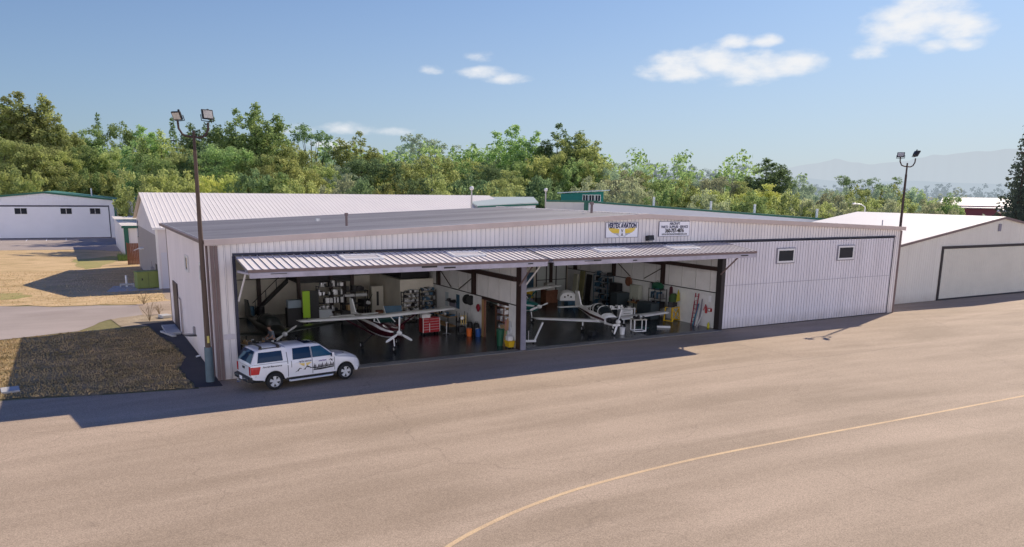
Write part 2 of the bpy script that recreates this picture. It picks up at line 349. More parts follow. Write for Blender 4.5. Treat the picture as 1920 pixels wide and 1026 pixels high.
# ------------------------------------------------------------------ ground materials
def ground_mat(name, base, dark_c, patch, speck, rough=0.85, sscale=26.0, aniso=(0.055, 0.30, 1), amt=0.78, cracks=False):
    m = bpy.data.materials.new(name); m.use_nodes = True; nt = m.node_tree; n = nt.nodes; l = nt.links
    b = n['Principled BSDF']; b.inputs['Roughness'].default_value = rough; b.inputs['Specular IOR Level'].default_value = 0.25
    tc = n.new('ShaderNodeTexCoord')
    mp = n.new('ShaderNodeMapping'); mp.inputs['Scale'].default_value = aniso; mp.inputs['Rotation'].default_value = (0, 0, radians(-4)); l.new(tc.outputs['Object'], mp.inputs[0])
    n1 = n.new('ShaderNodeTexNoise'); n1.inputs['Scale'].default_value = 1.0; n1.inputs['Detail'].default_value = 7; n1.inputs['Roughness'].default_value = 0.62; n1.inputs['Distortion'].default_value = 0.6
    l.new(mp.outputs[0], n1.inputs['Vector'])
    n2 = n.new('ShaderNodeTexNoise'); n2.inputs['Scale'].default_value = patch; n2.inputs['Detail'].default_value = 5; l.new(tc.outputs['Object'], n2.inputs['Vector'])
    n3 = n.new('ShaderNodeTexNoise'); n3.inputs['Scale'].default_value = sscale; n3.inputs['Detail'].default_value = 3; n3.inputs['Roughness'].default_value = 0.8; l.new(tc.outputs['Object'], n3.inputs['Vector'])
    def mr(src, a, c, lo=0.0, hi=1.0):
        q = n.new('ShaderNodeMapRange'); q.inputs[1].default_value = a; q.inputs[2].default_value = c; q.inputs[3].default_value = lo; q.inputs[4].default_value = hi
        l.new(src, q.inputs[0]); return q.outputs[0]
    def mix(fac, a, c, bt='MIX'):
        q = n.new('ShaderNodeMix'); q.data_type = 'RGBA'; q.blend_type = bt
        if isinstance(fac, float): q.inputs[0].default_value = fac
        else: l.new(fac, q.inputs[0])
        for i, v in ((6, a), (7, c)):
            if isinstance(v, tuple): q.inputs[i].default_value = (*v, 1)
            else: l.new(v, q.inputs[i])
        return q.outputs[2]
    c = mix(mr(n1.outputs['Fac'], 0.36, 0.62, 0, amt), base, dark_c)
    c = mix(mr(n2.outputs['Fac'], 0.40, 0.66, 0, 0.35), c, tuple(q * 1.12 for q in base))
    if cracks:
        wv = n.new('ShaderNodeTexNoise'); wv.inputs['Scale'].default_value = 0.5; wv.inputs['Detail'].default_value = 4; l.new(tc.outputs['Object'], wv.inputs['Vector'])
        wa = n.new('ShaderNodeVectorMath'); wa.operation = 'MULTIPLY_ADD'; wa.inputs[1].default_value = (2.2, 2.2, 0); l.new(wv.outputs['Color'], wa.inputs[0]); l.new(tc.outputs['Object'], wa.inputs[2])
        vo = n.new('ShaderNodeTexVoronoi'); vo.feature = 'DISTANCE_TO_EDGE'; vo.inputs['Scale'].default_value = 0.085; l.new(wa.outputs[0], vo.inputs['Vector'])
        ck = mr(vo.outputs['Distance'], 0.0, 0.0035, 0.34, 0.0)
        c = mix(ck, c, tuple(q * 0.45 for q in base))
        so_ = n.new('ShaderNodeTexNoise'); so_.inputs['Scale'].default_value = 0.9; so_.inputs['Detail'].default_value = 2; l.new(tc.outputs['Object'], so_.inputs['Vector'])
        c = mix(mr(so_.outputs['Fac'], 0.70, 0.78, 0, 0.35), c, tuple(q * 0.5 for q in base))
        ar = n.new('ShaderNodeTexWave'); ar.wave_type = 'RINGS'; ar.rings_direction = 'Z'; ar.inputs['Scale'].default_value = 0.11; ar.inputs['Distortion'].default_value = 5.0; ar.inputs['Detail'].default_value = 4; ar.inputs['Detail Scale'].default_value = 0.6
        am = n.new('ShaderNodeMapping'); am.inputs['Location'].default_value = (-6, 38, 0); am.inputs['Scale'].default_value = (0.45, 1.0, 1); l.new(tc.outputs['Object'], am.inputs[0]); l.new(am.outputs[0], ar.inputs['Vector'])
        c = mix(mr(ar.outputs['Fac'], 0.55, 1.0, 0, 0.30), c, dark_c)
    v = n.new('ShaderNodeMix'); v.data_type = 'RGBA'; v.blend_type = 'MULTIPLY'; v.inputs[0].default_value = 1.0
    l.new(c, v.inputs[6])
    sp = mr(n3.outputs['Fac'], 0.30, 0.70, 1 - speck, 1 + speck)
    cb = n.new('ShaderNodeCombineColor'); l.new(sp, cb.inputs[0]); l.new(sp, cb.inputs[1]); l.new(sp, cb.inputs[2]); l.new(cb.outputs[0], v.inputs[7])
    l.new(v.outputs[2], b.inputs['Base Color'])
    bp = n.new('ShaderNodeBump'); bp.inputs['Strength'].default_value = 0.35; bp.inputs['Distance'].default_value = 0.02
    l.new(n3.outputs['Fac'], bp.inputs['Height']); l.new(bp.outputs[0], b.inputs['Normal'])
    return m
asphalt = ground_mat('asphalt_weathered', (0.52, 0.405, 0.298), (0.35, 0.268, 0.188), 0.16, 0.42, cracks=True)
asphalt_road = ground_mat('asphalt_road', (0.46, 0.39, 0.345), (0.36, 0.30, 0.26), 0.3, 0.2)
asphalt_dark = ground_mat('asphalt_dark', (0.10, 0.09, 0.085), (0.06, 0.055, 0.055), 0.4, 0.3)
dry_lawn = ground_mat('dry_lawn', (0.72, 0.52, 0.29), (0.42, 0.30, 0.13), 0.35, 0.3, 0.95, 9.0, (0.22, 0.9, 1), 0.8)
dry_grass = ground_mat('dry_grass', (0.50, 0.36, 0.19), (0.20, 0.155, 0.06), 0.35, 0.35, 0.95, 9.0, (0.22, 0.9, 1), 0.9)  # lawn tone darkened for the shaded plot, shade put into the colour
field = ground_mat('field_ground', (0.30, 0.25, 0.12), (0.14, 0.16, 0.05), 0.02, 0.2, 0.95, 3.0, (0.02, 0.02, 1), 0.9)
green_grass = ground_mat('green_grass', (0.33, 0.32, 0.11), (0.50, 0.38, 0.18), 0.6, 0.35, 0.95, 9.0, (0.4, 0.9, 1), 0.9)
gravel = ground_mat('pale_gravel', (0.46, 0.37, 0.25), (0.30, 0.23, 0.15), 0.6, 0.4, 0.95, 8.0, (0.8, 0.8, 1), 0.8)
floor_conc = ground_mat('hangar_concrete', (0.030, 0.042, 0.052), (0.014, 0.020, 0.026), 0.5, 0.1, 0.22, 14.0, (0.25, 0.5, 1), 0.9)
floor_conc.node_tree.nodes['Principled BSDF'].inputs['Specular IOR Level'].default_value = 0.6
sill_conc = ground_mat('threshold_concrete', (0.30, 0.29, 0.265), (0.20, 0.19, 0.18), 0.8, 0.2, 0.8, 14.0, (0.5, 0.8, 1), 0.8)
line_yellow = ground_mat('line_yellow', (0.78, 0.57, 0.33), (0.62, 0.45, 0.28), 1.0, 0.3, 0.8, 30.0, (0.5, 0.8, 1), 0.8)

def sheet(name, pts, z, m):
    b = B(); b.quad(*[(x, y, z) for x, y in pts])
    o = b.build(name, m, fixn=False)
    if o.data.polygons[0].normal.z < 0: o.data.flip_normals()
    return struct(o)
sheet('ground', [(-20000, -20000), (30000, -20000), (30000, 30000), (-20000, 30000)], -0.03, field)
edge = [(-60, 5.5), (-8.8, 0.25), (-5.0, -0.6), (-1.1, -1.25)]
def wob(pts, step=0.5, amp=0.12, seed=1):
    rr = random.Random(seed); out = []
    for (a, b) in zip(pts[:-1], pts[1:]):
        L = hypot(b[0] - a[0], b[1] - a[1]); n = max(1, int(L / step))
        for i in range(n):
            t = i / n; out.append((a[0] + (b[0] - a[0]) * t + rr.uniform(-amp, amp), a[1] + (b[1] - a[1]) * t + rr.uniform(-amp, amp)))
    out.append(pts[-1]); return out
sheet('apron', [(-300, -300), (500, -300), (500, 2.5), (200, 2.5), (200, 140), (-1.7, 140), (-1.7, 20), (-1.25, 20)] + [(-1.3, 14), (-0.9, 11), (-0.7, 6.5), (-1.4, 3.9), (-1.1, -1.25)] + edge[::-1][1:] + [(-300, 30)], -0.012, asphalt)
# the road on the left, the grass plots and the second apron
sheet('road', wob([(-90, 9.0), (-10.3, 17.0), (-6, 18.3), (-4.2, 22.5), (-1.7, 24.0)], 1.0, .10, 3) + [(-1.65, 30.0)] + wob([(-1.7, 29.8), (-7.6, 31.2), (-14, 34.5), (-90, 62)], 1.0, .2, 4), -0.006, asphalt_road)
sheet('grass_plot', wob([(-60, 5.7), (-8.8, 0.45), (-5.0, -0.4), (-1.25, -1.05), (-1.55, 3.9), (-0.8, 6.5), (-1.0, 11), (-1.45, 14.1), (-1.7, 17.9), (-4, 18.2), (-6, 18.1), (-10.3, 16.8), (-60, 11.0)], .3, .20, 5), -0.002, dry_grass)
sheet('gravel_strip', wob([(-4.0, 22.6), (-1.75, 23.8), (-0.05, 23.5), (-0.05, 20.6), (-1.7, 18.6), (-3.4, 18.6)], .4, .15, 6), 0.001, gravel)
sheet('lawn', wob([(-90, 62.5), (-14, 34.9), (-7.6, 31.6), (-1.7, 30.2), (0.9, 31.0), (0.9, 39.0), (0.9, 88), (-5, 94.5), (-20, 97), (-90, 110)], 1.2, .3, 7), -0.004, dry_lawn)
sheet('lawn_green_patch', wob([(-4.5, 62), (-1.5, 70), (0.2, 76), (-1.2, 80), (-6, 76), (-5.6, 66), (-4.5, 62)], .8, .4, 8)[:-1], 0.002, green_grass)
sheet('lawn_green_strip', wob([(-15, 38.2), (-11, 37.2), (-9.3, 38.6), (-10.4, 42), (-14.5, 41), (-15, 38.2)], .6, .3, 9)[:-1], 0.002, green_grass)
sheet('rear_apron', [(-120, 112), (-20, 97.3), (-5, 94.8), (1.0, 88.4), (6, 88), (6, 135), (-120, 150)], -0.001, asphalt_road)
sheet('side_path', wob([(-1.45, 14.2), (-0.95, 11), (-0.75, 6.5), (-1.45, 3.9), (-1.2, -1.0), (-0.02, -1.25)], .4, .08, 10) + [(-0.02, 20.3), (-2.6, 20.6), (-1.7, 18.4)], 0.004, asphalt_dark)
sheet('concrete_pad', [(-3.6, 39.2), (0.98, 39.2), (0.98, 43.6), (-2.8, 43.9)], 0.004, concrete)
# painted taxi line, a smooth ribbon
def ribbon(name, pts, w, z, m):
    P = [Vector((x, y, 0)) for x, y in pts]; out = []
    for i in range(len(P) - 1):
        p0 = P[max(i - 1, 0)]; p1 = P[i]; p2 = P[i + 1]; p3 = P[min(i + 2, len(P) - 1)]
        for k in range(8):
            t = k / 8
            out.append(0.5 * ((2 * p1) + (p2 - p0) * t + (2 * p0 - 5 * p1 + 4 * p2 - p3) * t * t + (3 * p1 - p0 - 3 * p2 + p3) * t ** 3))
    out.append(P[-1]); b = B(); vs = []
    for i, p in enumerate(out):
        d = (out[min(i + 1, len(out) - 1)] - out[max(i - 1, 0)]).normalized(); q = Vector((-d.y, d.x, 0)) * (w / 2)
        vs += [(p.x + q.x, p.y + q.y, z), (p.x - q.x, p.y - q.y, z)]
    b.add(vs, [(2 * i, 2 * i + 1, 2 * i + 3, 2 * i + 2) for i in range(len(out) - 1)])
    return struct(b.build(name, m))
ribbon('taxi_line', [(-3.6, -29.5), (-2.0, -27.0), (0.3, -23.9), (2.37, -22.33), (4.27, -21.44), (6.1, -20.85), (8.6, -20.35), (13.3, -20.0), (18.8, -20.05), (25.35, -20.25), (34.2, -20.46), (60, -21.1), (110, -22.4)], 0.16, -0.007, line_yellow)
# faint sealed cracks and joints in the apron
crack_m = mat('crack_seal', (0.13, 0.105, 0.09), 0.8)
for i, (a, c) in enumerate([((31, -4.6), (31.5, -9.5)), ((20, -9.4), (44, -9.9))]):
    pts = []
    rr = random.Random(i)
    for k in range(25):
        t = k / 24; pts.append((a[0] + (c[0] - a[0]) * t + rr.uniform(-.06, .06), a[1] + (c[1] - a[1]) * t + rr.uniform(-.06, .06)))
    ribbon('apron_joint', pts, 0.018, -0.0075, crack_m)
for k in range(3):
    b = B(); x = -7.0 - k * 3.0
    b.box2(x, x + .14, 117.5, 123.5, 0.003, 0.006); struct(b.build('parking_line', white_paint))

# ------------------------------------------------------------------ main hangar
W, HE, HP, D = 53.16, 6.94, 8.07, 20.0
XP = 26.62
def ztop(x): return HE + (HP - HE) * (1 - abs(x - XP) / XP)
FY = lambda u, d, z: (u, -d, z)
hangar = thing('hangar', 'long low white metal hangar with a shallow dark roof and two open bays', 'hangar', (0, 0, 0))
b = B()
ribbed(b, 0.0, 1.0, 0.02, lambda u: ztop(u) - .02, FY, rib_shade=True)
ribbed(b, 1.0, 52.36, 6.30, lambda u: ztop(u) - .02, FY, rib_shade=True)
ribbed(b, 52.36, W, 0.02, lambda u: ztop(u) - .02, FY, rib_shade=True)
b.box2(0.02, 0.98, 0.01, .2, 0.0, 6.9); b.box2(1.0, 52.36, 0.01, 0.2, 6.31, 6.93); b.box2(52.38, W - .02, .01, .2, 0, 6.9)
b.prism([(0.2, 6.94), (W - .2, 6.94), (XP, 8.02)], 'y', 0.02, 0.18)
b.build('front_wall', [siding, siding_rib_shade], hangar)
# side wall (left), back, right
b = B()
ribbed(b, 0.0, D, 0.02, HE - .02, lambda u, d, z: (-d, u, z), 0.4, 0.06, 0.02)
b.build('side_wall', siding_pink, hangar)
b = B(); b.box2(0.03, .2, 0.2, D, 0, HE - .05)
b.build('inner_side_wall', inner_white, hangar)
b = B(); b.box2(W - .2, W - .02, 0.2, D, 0, HE - .05)
b.build('side_wall', siding, hangar)
b = B(); b.box2(0.2, W - .2, D - .2, D, 0, 6.9); b.prism([(0.2, 6.9), (W - .2, 6.9), (XP, 8.0)], 'y', D - .2, D)
b.build('rear_wall', inner_cream, hangar)
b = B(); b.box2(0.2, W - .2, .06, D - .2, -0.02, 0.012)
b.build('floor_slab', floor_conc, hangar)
b = B(); b.box2(0.9, 17.4, -0.42, 0.3, -0.02, 0.016); b.box2(17.76, 33.7, -0.42, 0.3, -0.02, 0.016)
b.build('threshold', sill_conc, hangar)
# roof: two slopes, with a little thickness
b = B()
for x0, x1 in ((-0.28, XP), (XP, W + .28)):
    z0 = HE + .02 + (HP - HE) * (0 if x0 < 0 else 1) ; 
    za = HE + .0 if x0 < 0 else HP; zb_ = HP if x0 < 0 else HE
    b.add([(x0, -.16, za + .06), (x1, -.16, zb_ + .06), (x1, D + .2, zb_ + .06), (x0, D + .2, za + .06),
           (x0, -.16, za), (x1, -.16, zb_), (x1, D + .2, zb_), (x0, D + .2, za)],
          [(0, 1, 2, 3), (7, 6, 5, 4), (0, 4, 5, 1), (3, 2, 6, 7), (0, 3, 7, 4), (1, 5, 6, 2)])
roof = b.build('roof', roof_grey, hangar)
b = B()
for i in range(60):
    y = -.1 + i * (D + .2) / 60
    b.box((XP, y + .12, HP + .085), (.5, .2, .05))
b.build('ridge_cap', roof_white, roof)
b = B()   # thin standing seams on the dark roof
for i in range(1, 26):
    y = i * D / 26
    for sx in (0, 1):
        xa, xb = (-.2, XP - .3) if sx == 0 else (XP + .3, W + .2)
        za, zb_ = ztop(max(xa, 0)), ztop(min(xb, W))
        b.add([(xa, y - .03, za + .062), (xb, y - .03, zb_ + .062), (xb, y, zb_ + .095), (xa, y, za + .095), (xb, y + .03, zb_ + .062), (xa, y + .03, za + .062)], [(0, 1, 2, 3), (3, 2, 4, 5)])
b.build('roof_seams', roof_grey, roof)
# fascia along the front gable edge
b = B()
for x0, x1, za, zb_ in ((-.3, XP, HE, HP), (XP, W + .3, HP, HE)):
    for y0, y1, lo, hi in ((-.20, -.05, -.20, .09),):
        b.add([(x0, y0, za + lo), (x1, y0, zb_ + lo), (x1, y1, zb_ + lo), (x0, y1, za + lo), (x0, y0, za + hi), (x1, y0, zb_ + hi), (x1, y1, zb_ + hi), (x0, y1, za + hi)],
              [(3, 2, 1, 0), (4, 5, 6, 7), (0, 1, 5, 4), (1, 2, 6, 5), (2, 3, 7, 6), (3, 0, 4, 7)])
b.build('fascia', trim_pink, hangar)
b = B(); b.box2(-.42, -.30, -.1, D + .3, HE - .12, HE + .04)
b.build('gutter', trim_brown, hangar)
b = B(); b.box2(-.05, .12, -.075, .0, 0, HE - .22); b.box2(.15, .30, -.07, -.032, 0, HE - .22)
b.build('corner_trim', trim_brown, hangar)
b = B(); b.box2(W - .10, W + .05, -.075, 0, 0, HE - .22)
b.build('corner_trim', trim_brown, hangar)
b = B(); b.box2(-.05, .05, D - .02, D + .1, 0, HE - .12)
b.build('corner_trim', trim_brown, hangar)
b = B(); b.tube((-.12, .55, .1), (-.12, .55, HE - .15), .06)
b.build('downpipe', trim_brown, hangar)
# header strip and door jambs
b = B(); b.box2(.98, 52.4, -.075, -.034, 6.22, 6.34)
b.build('door_header', trim_navy, hangar)
b = B(); b.box2(.96, 1.12, -.07, .3, 0, 6.2)
b.build('door_jamb', trim_navy, hangar)
# closed third door
b = B()
ribbed(b, 33.98, 52.2, 0.06, 6.14, lambda u, d, z: (u, -.045 - d, z), 0.3, 0.06, 0.03, rib_shade=True)
b.box2(33.98, 52.2, -.04, .05, .05, 6.15)
cd = b.build('closed_door', [door_panel, siding_rib_shade], hangar)
b = B(); b.box2(52.22, 52.33, -.065, .02, 0, 6.2)
b.build('door_gap', trim_navy, hangar)
b = B(); b.box2(34.0, 52.2, -.094, -.087, 3.12, 3.15)
b.build('fold_seam', mat('seam_grey', (0.42, 0.40, 0.45), 0.6), cd)
def window(parent, x0, x1, z0, z1, y, glass, fr=white_paint, fw=.13, axis='y', mull=False, name='window', outline=False):
    b = B()
    def bx(u0, u1, a, c, d0, d1):
        if axis == 'y': b.box2(u0, u1, y - d1, y - d0, a, c)
        else: b.box2(y - d1, y - d0, u0, u1, a, c)
    bx(x0, x1, z0, z0 + fw, 0, .07); bx(x0, x1, z1 - fw, z1, 0, .07)
    bx(x0, x0 + fw, z0 + fw, z1 - fw, 0, .07); bx(x1 - fw, x1, z0 + fw, z1 - fw, 0, .07)
    if mull: bx((x0 + x1) / 2 - .03, (x0 + x1) / 2 + .03, z0 + fw, z1 - fw, 0, .06)
    o = b.build(name, fr, parent)
    if outline:
        b = B(); e = .06
        bx(x0 - e, x1 + e, z0 - e, z0, 0, .05); bx(x0 - e, x1 + e, z1, z1 + e, 0, .05); bx(x0 - e, x0, z0, z1, 0, .05); bx(x1, x1 + e, z0, z1, 0, .05)
        b.build('outer_frame', steel_grey, o)
    b = B(); bx(x0 + fw, x1 - fw, z0 + fw, z1 - fw, 0, .03)
    b.build('pane', glass, o)
    return o
window(cd, 38.95, 40.75, 4.58, 5.60, -.08, win_glass, outline=True)
window(cd, 45.55, 47.40, 4.60, 5.66, -.08, win_glass, outline=True)
window(hangar, 2.75, 3.85, 4.55, 5.60, -.025, win_glass, axis='x')
window(hangar, 8.7, 9.9, 4.60, 5.55, -.025, win_warm, axis='x')
b = B(); b.box2(-.10, -.024, 15.3, 17.6, .03, 3.2)
b.build('side_door', mat('door_purple_brown', (0.055, 0.035, 0.04), 0.5), hangar)
b = B(); b.box2(-.09, -.024, 13.75, 14.75, .05, 2.35)
sd2 = b.build('side_door', siding_pink, hangar)
b = B(); b.box2(-.11, -.092, 13.70, 13.76, .05, 2.4); b.box2(-.11, -.092, 14.74, 14.80, .05, 2.4); b.box2(-.11, -.092, 13.70, 14.80, 2.36, 2.42)
b.build('door_frame', trim_brown, sd2)
b = B(); b.box2(-.13, -.024, 7.6, 7.95, 1.0, 1.5)
b.build('electric_box', siding_grey, hangar)
b = B(); b.tube((-.05, 6.1, .12), (-.28, 6.1, .06), .05); b.build('drain_spout', white_paint, hangar)
b = B(); b.box2(.36, .95, -.05, -.0335, 2.05, 2.32); b.build('wall_patch', mat('patch_grey', (0.62, 0.58, 0.61), .6), hangar)
# roof vents
b = B(); b.tube((8.45, 5.2, 7.25), (8.45, 5.2, 8.0), .075); b.tube((8.45, 5.2, 7.95), (8.45, 5.2, 8.12), .11)
b.build('vent_pipe', trim_brown, roof)
b = B(); b.tube((25.45, 4.3, 8.0), (25.45, 4.3, 8.72), .085); b.tube((25.45, 4.3, 8.66), (25.45, 4.3, 8.85), .14)
b.build('vent_pipe', trim_brown, roof)
b = B(); b.tube((8.6, 12.0, 7.2), (8.6, 12.0, 7.55), .16)
b.build('vent_pipe', alu, roof)
# flood light on the gable
b = B(); b.box((26.95, -.22, 6.62), (.46, .36, .32), rx=radians(-12)); lampb = b.build('flood_light', dark, hangar, bevel=.03)
b = B(); b.box((26.95, -.33, 6.49), (.38, .20, .05), rx=radians(-35)); b.build('lens', lens_mat, lampb)

# interior structure: divider walls, columns, beams
def divider(xw, t, y1, wains):
    b = B(); b.box2(xw, xw + t, .4, y1, wains, 6.8)
    o = b.build('divider_wall', inner_white, hangar)
    return o
def post(x, y, w, d, z0, z1):
    b = B(); b.box2(x - w / 2, x + w / 2, y - .02, y + .02, z0, z1); b.box2(x - w / 2, x - w / 2 + .03, y - d / 2, y + d / 2, z0, z1); b.box2(x + w / 2 - .03, x + w / 2, y - d / 2, y + d / 2, z0, z1)
    return b.build('steel_column', steel_brown, hangar)
d1 = divider(17.46, .1, D - .2, 2.66)
d2 = divider(33.86, .1, D - .2, 2.56)
b = B(); b.box2(17.42, 17.46, .4, 1.4, 0, 2.64); b.box2(17.42, 17.46, 4.95, D - .2, 0, 2.64); b.box2(17.425, 17.458, 1.4, 4.95, 2.52, 2.64)
b.build('wainscot', inner_lower, d1)
b = B(); b.box2(33.82, 33.86, .4, D - .2, 0, 2.54)
b.build('wainscot', inner_lower, d2)
for dd, xw, z in ((d1, 17.44, 2.66), (d2, 33.84, 2.56)):
    b = B(); b.tube((xw - .04, .5, z + .02), (xw - .04, D - .3, z + .02), .035, n=6); b.build('conduit', trim_dark, dd)
    b = B()
    for k in range(12):
        yy = 1.2 + k * 1.5
        b.box2(xw - .012, xw + .01, yy, yy + .05, z + .08, 6.5)
    b.build('panel_joints', mat('joint_grey', (0.62, 0.60, 0.58), .7), dd)
for (xw, ys) in ((17.46, (6.1, 11.9)), (33.86, (6.3, 12.6, 18.4))):
    for y in ys:
        post(xw - .14, y, .24, .28, 2.7 if xw < 20 else 2.6, 6.8)
    b = B()
    b.box2(xw - .26, xw - .02, .4, ys[0] - .15, 4.15, 4.42); b.box2(xw - .26, xw - .02, ys[0] + .15, ys[1] - .15, 4.05, 4.32)
    b.build('steel_beam', steel_brown, hangar)
    for (pa, pb) in (((xw - .18, ys[0] + .1, 3.8), (xw - .18, ys[0] + 2.2, 2.8)), ((xw - .18, ys[1] - .1, 4.0), (xw - .18, ys[1] - 2.3, 2.8))):
        b = B(); b.tube(pa, pb, .035, n=6); b.build('knee_brace', steel_brown, hangar)
# door columns between the bays
b = B(); b.box2(17.40, 17.76, -.16, -.12, 0, 6.2); b.box2(17.44, 17.50, -.12, .4, 0, 6.2)
dc = b.build('door_column', steel_grey, hangar)
b = B(); b.box2(17.36, 17.44, -.10, .40, 0.02, 6.1); b.build('column_flange', steel_brown, dc)
b = B(); b.box2(33.62, 33.96, -.10, .40, 0, 6.2)
b.build('door_column', trim_dark, hangar)
# roof framing and back wall posts
for y in (6.2, 12.3, 18.2):
    b = B()
    b.add([(.2, y - .1, HE - .05), (XP, y - .1, HP - .05), (XP, y + .1, HP - .05), (.2, y + .1, HE - .05), (.2, y - .1, HE - .55), (XP, y - .1, HP - .6), (XP, y + .1, HP - .6), (.2, y + .1, HE - .55)],
          [(0, 1, 2, 3), (7, 6, 5, 4), (0, 4, 5, 1), (3, 2, 6, 7)])
    b.add([(XP, y - .1, HP - .05), (W - .2, y - .1, HE - .05), (W - .2, y + .1, HE - .05), (XP, y + .1, HP - .05), (XP, y - .1, HP - .6), (W - .2, y - .1, HE - .55), (W - .2, y + .1, HE - .55), (XP, y + .1, HP - .6)],
          [(0, 1, 2, 3), (7, 6, 5, 4), (0, 4, 5, 1), (3, 2, 6, 7)])
    b.build('roof_girder', steel_brown, hangar)
for x in (6.05, 12.6, 22.5, 28.9, 31.9):
    b = B(); b.box2(x - .14, x + .14, D - .45, D - .2, 0, 6.7); b.build('wall_column', steel_brown, hangar)
b = B()
for z in (2.75, 4.3):
    b.box2(.25, 17.4, D - .26, D - .21, z, z + .05)
b.build('wall_rail', trim_dark, hangar)
# office box at the back of the left bay
b = B(); b.box2(14.75, 17.4, 13.0, D - .3, 0, 3.05)
off = b.build('office_box', inner_cream, hangar)
b = B(); b.box2(14.9, 17.2, 13.2, D - .5, 3.06, 3.9); b.build('stored_load', dark, off, bevel=.1)

# strip lights added under the roof of the open bays to brighten the interior
tube_m = bpy.data.materials.new('fill_tube'); tube_m.use_nodes = True
_n = tube_m.node_tree.nodes; _e = _n.new('ShaderNodeEmission'); _e.inputs[0].default_value = (0.96, 0.98, 1.0, 1); _e.inputs[1].default_value = 6.0
tube_m.node_tree.links.new(_e.outputs[0], _n['Material Output'].inputs[0])
for bay, (xs, nm) in enumerate((((3.5, 8.2, 13.0), 'left'), ((20.5, 25.5, 30.5), 'right'))):
    for i, x in enumerate(xs):
        for j, y in enumerate((2.6, 8.8)):
            z = 6.15
            r = thing('added_ceiling_light', f"added lit strip light under the roof of the {nm} bay, {('front', 'middle', 'rear')[j]} row, {('left', 'middle', 'right')[i]} one", 'ceiling light', (x, y, z), 0, 'added strip lights in the bays')
            b = B(); b.prism([(-.13, 0), (.13, 0), (.06, .10), (-.06, .10)], 'x', -1.25, 1.25); b.tube((-.9, 0, .1), (-.9, 0, .8), .012, n=5); b.tube((.9, 0, .1), (.9, 0, .8), .012, n=5); b.build('housing', white_paint, r)
            b = B(); b.box2(-1.2, 1.2, -.10, .10, -.045, -.004); b.build('tube', tube_m, r)

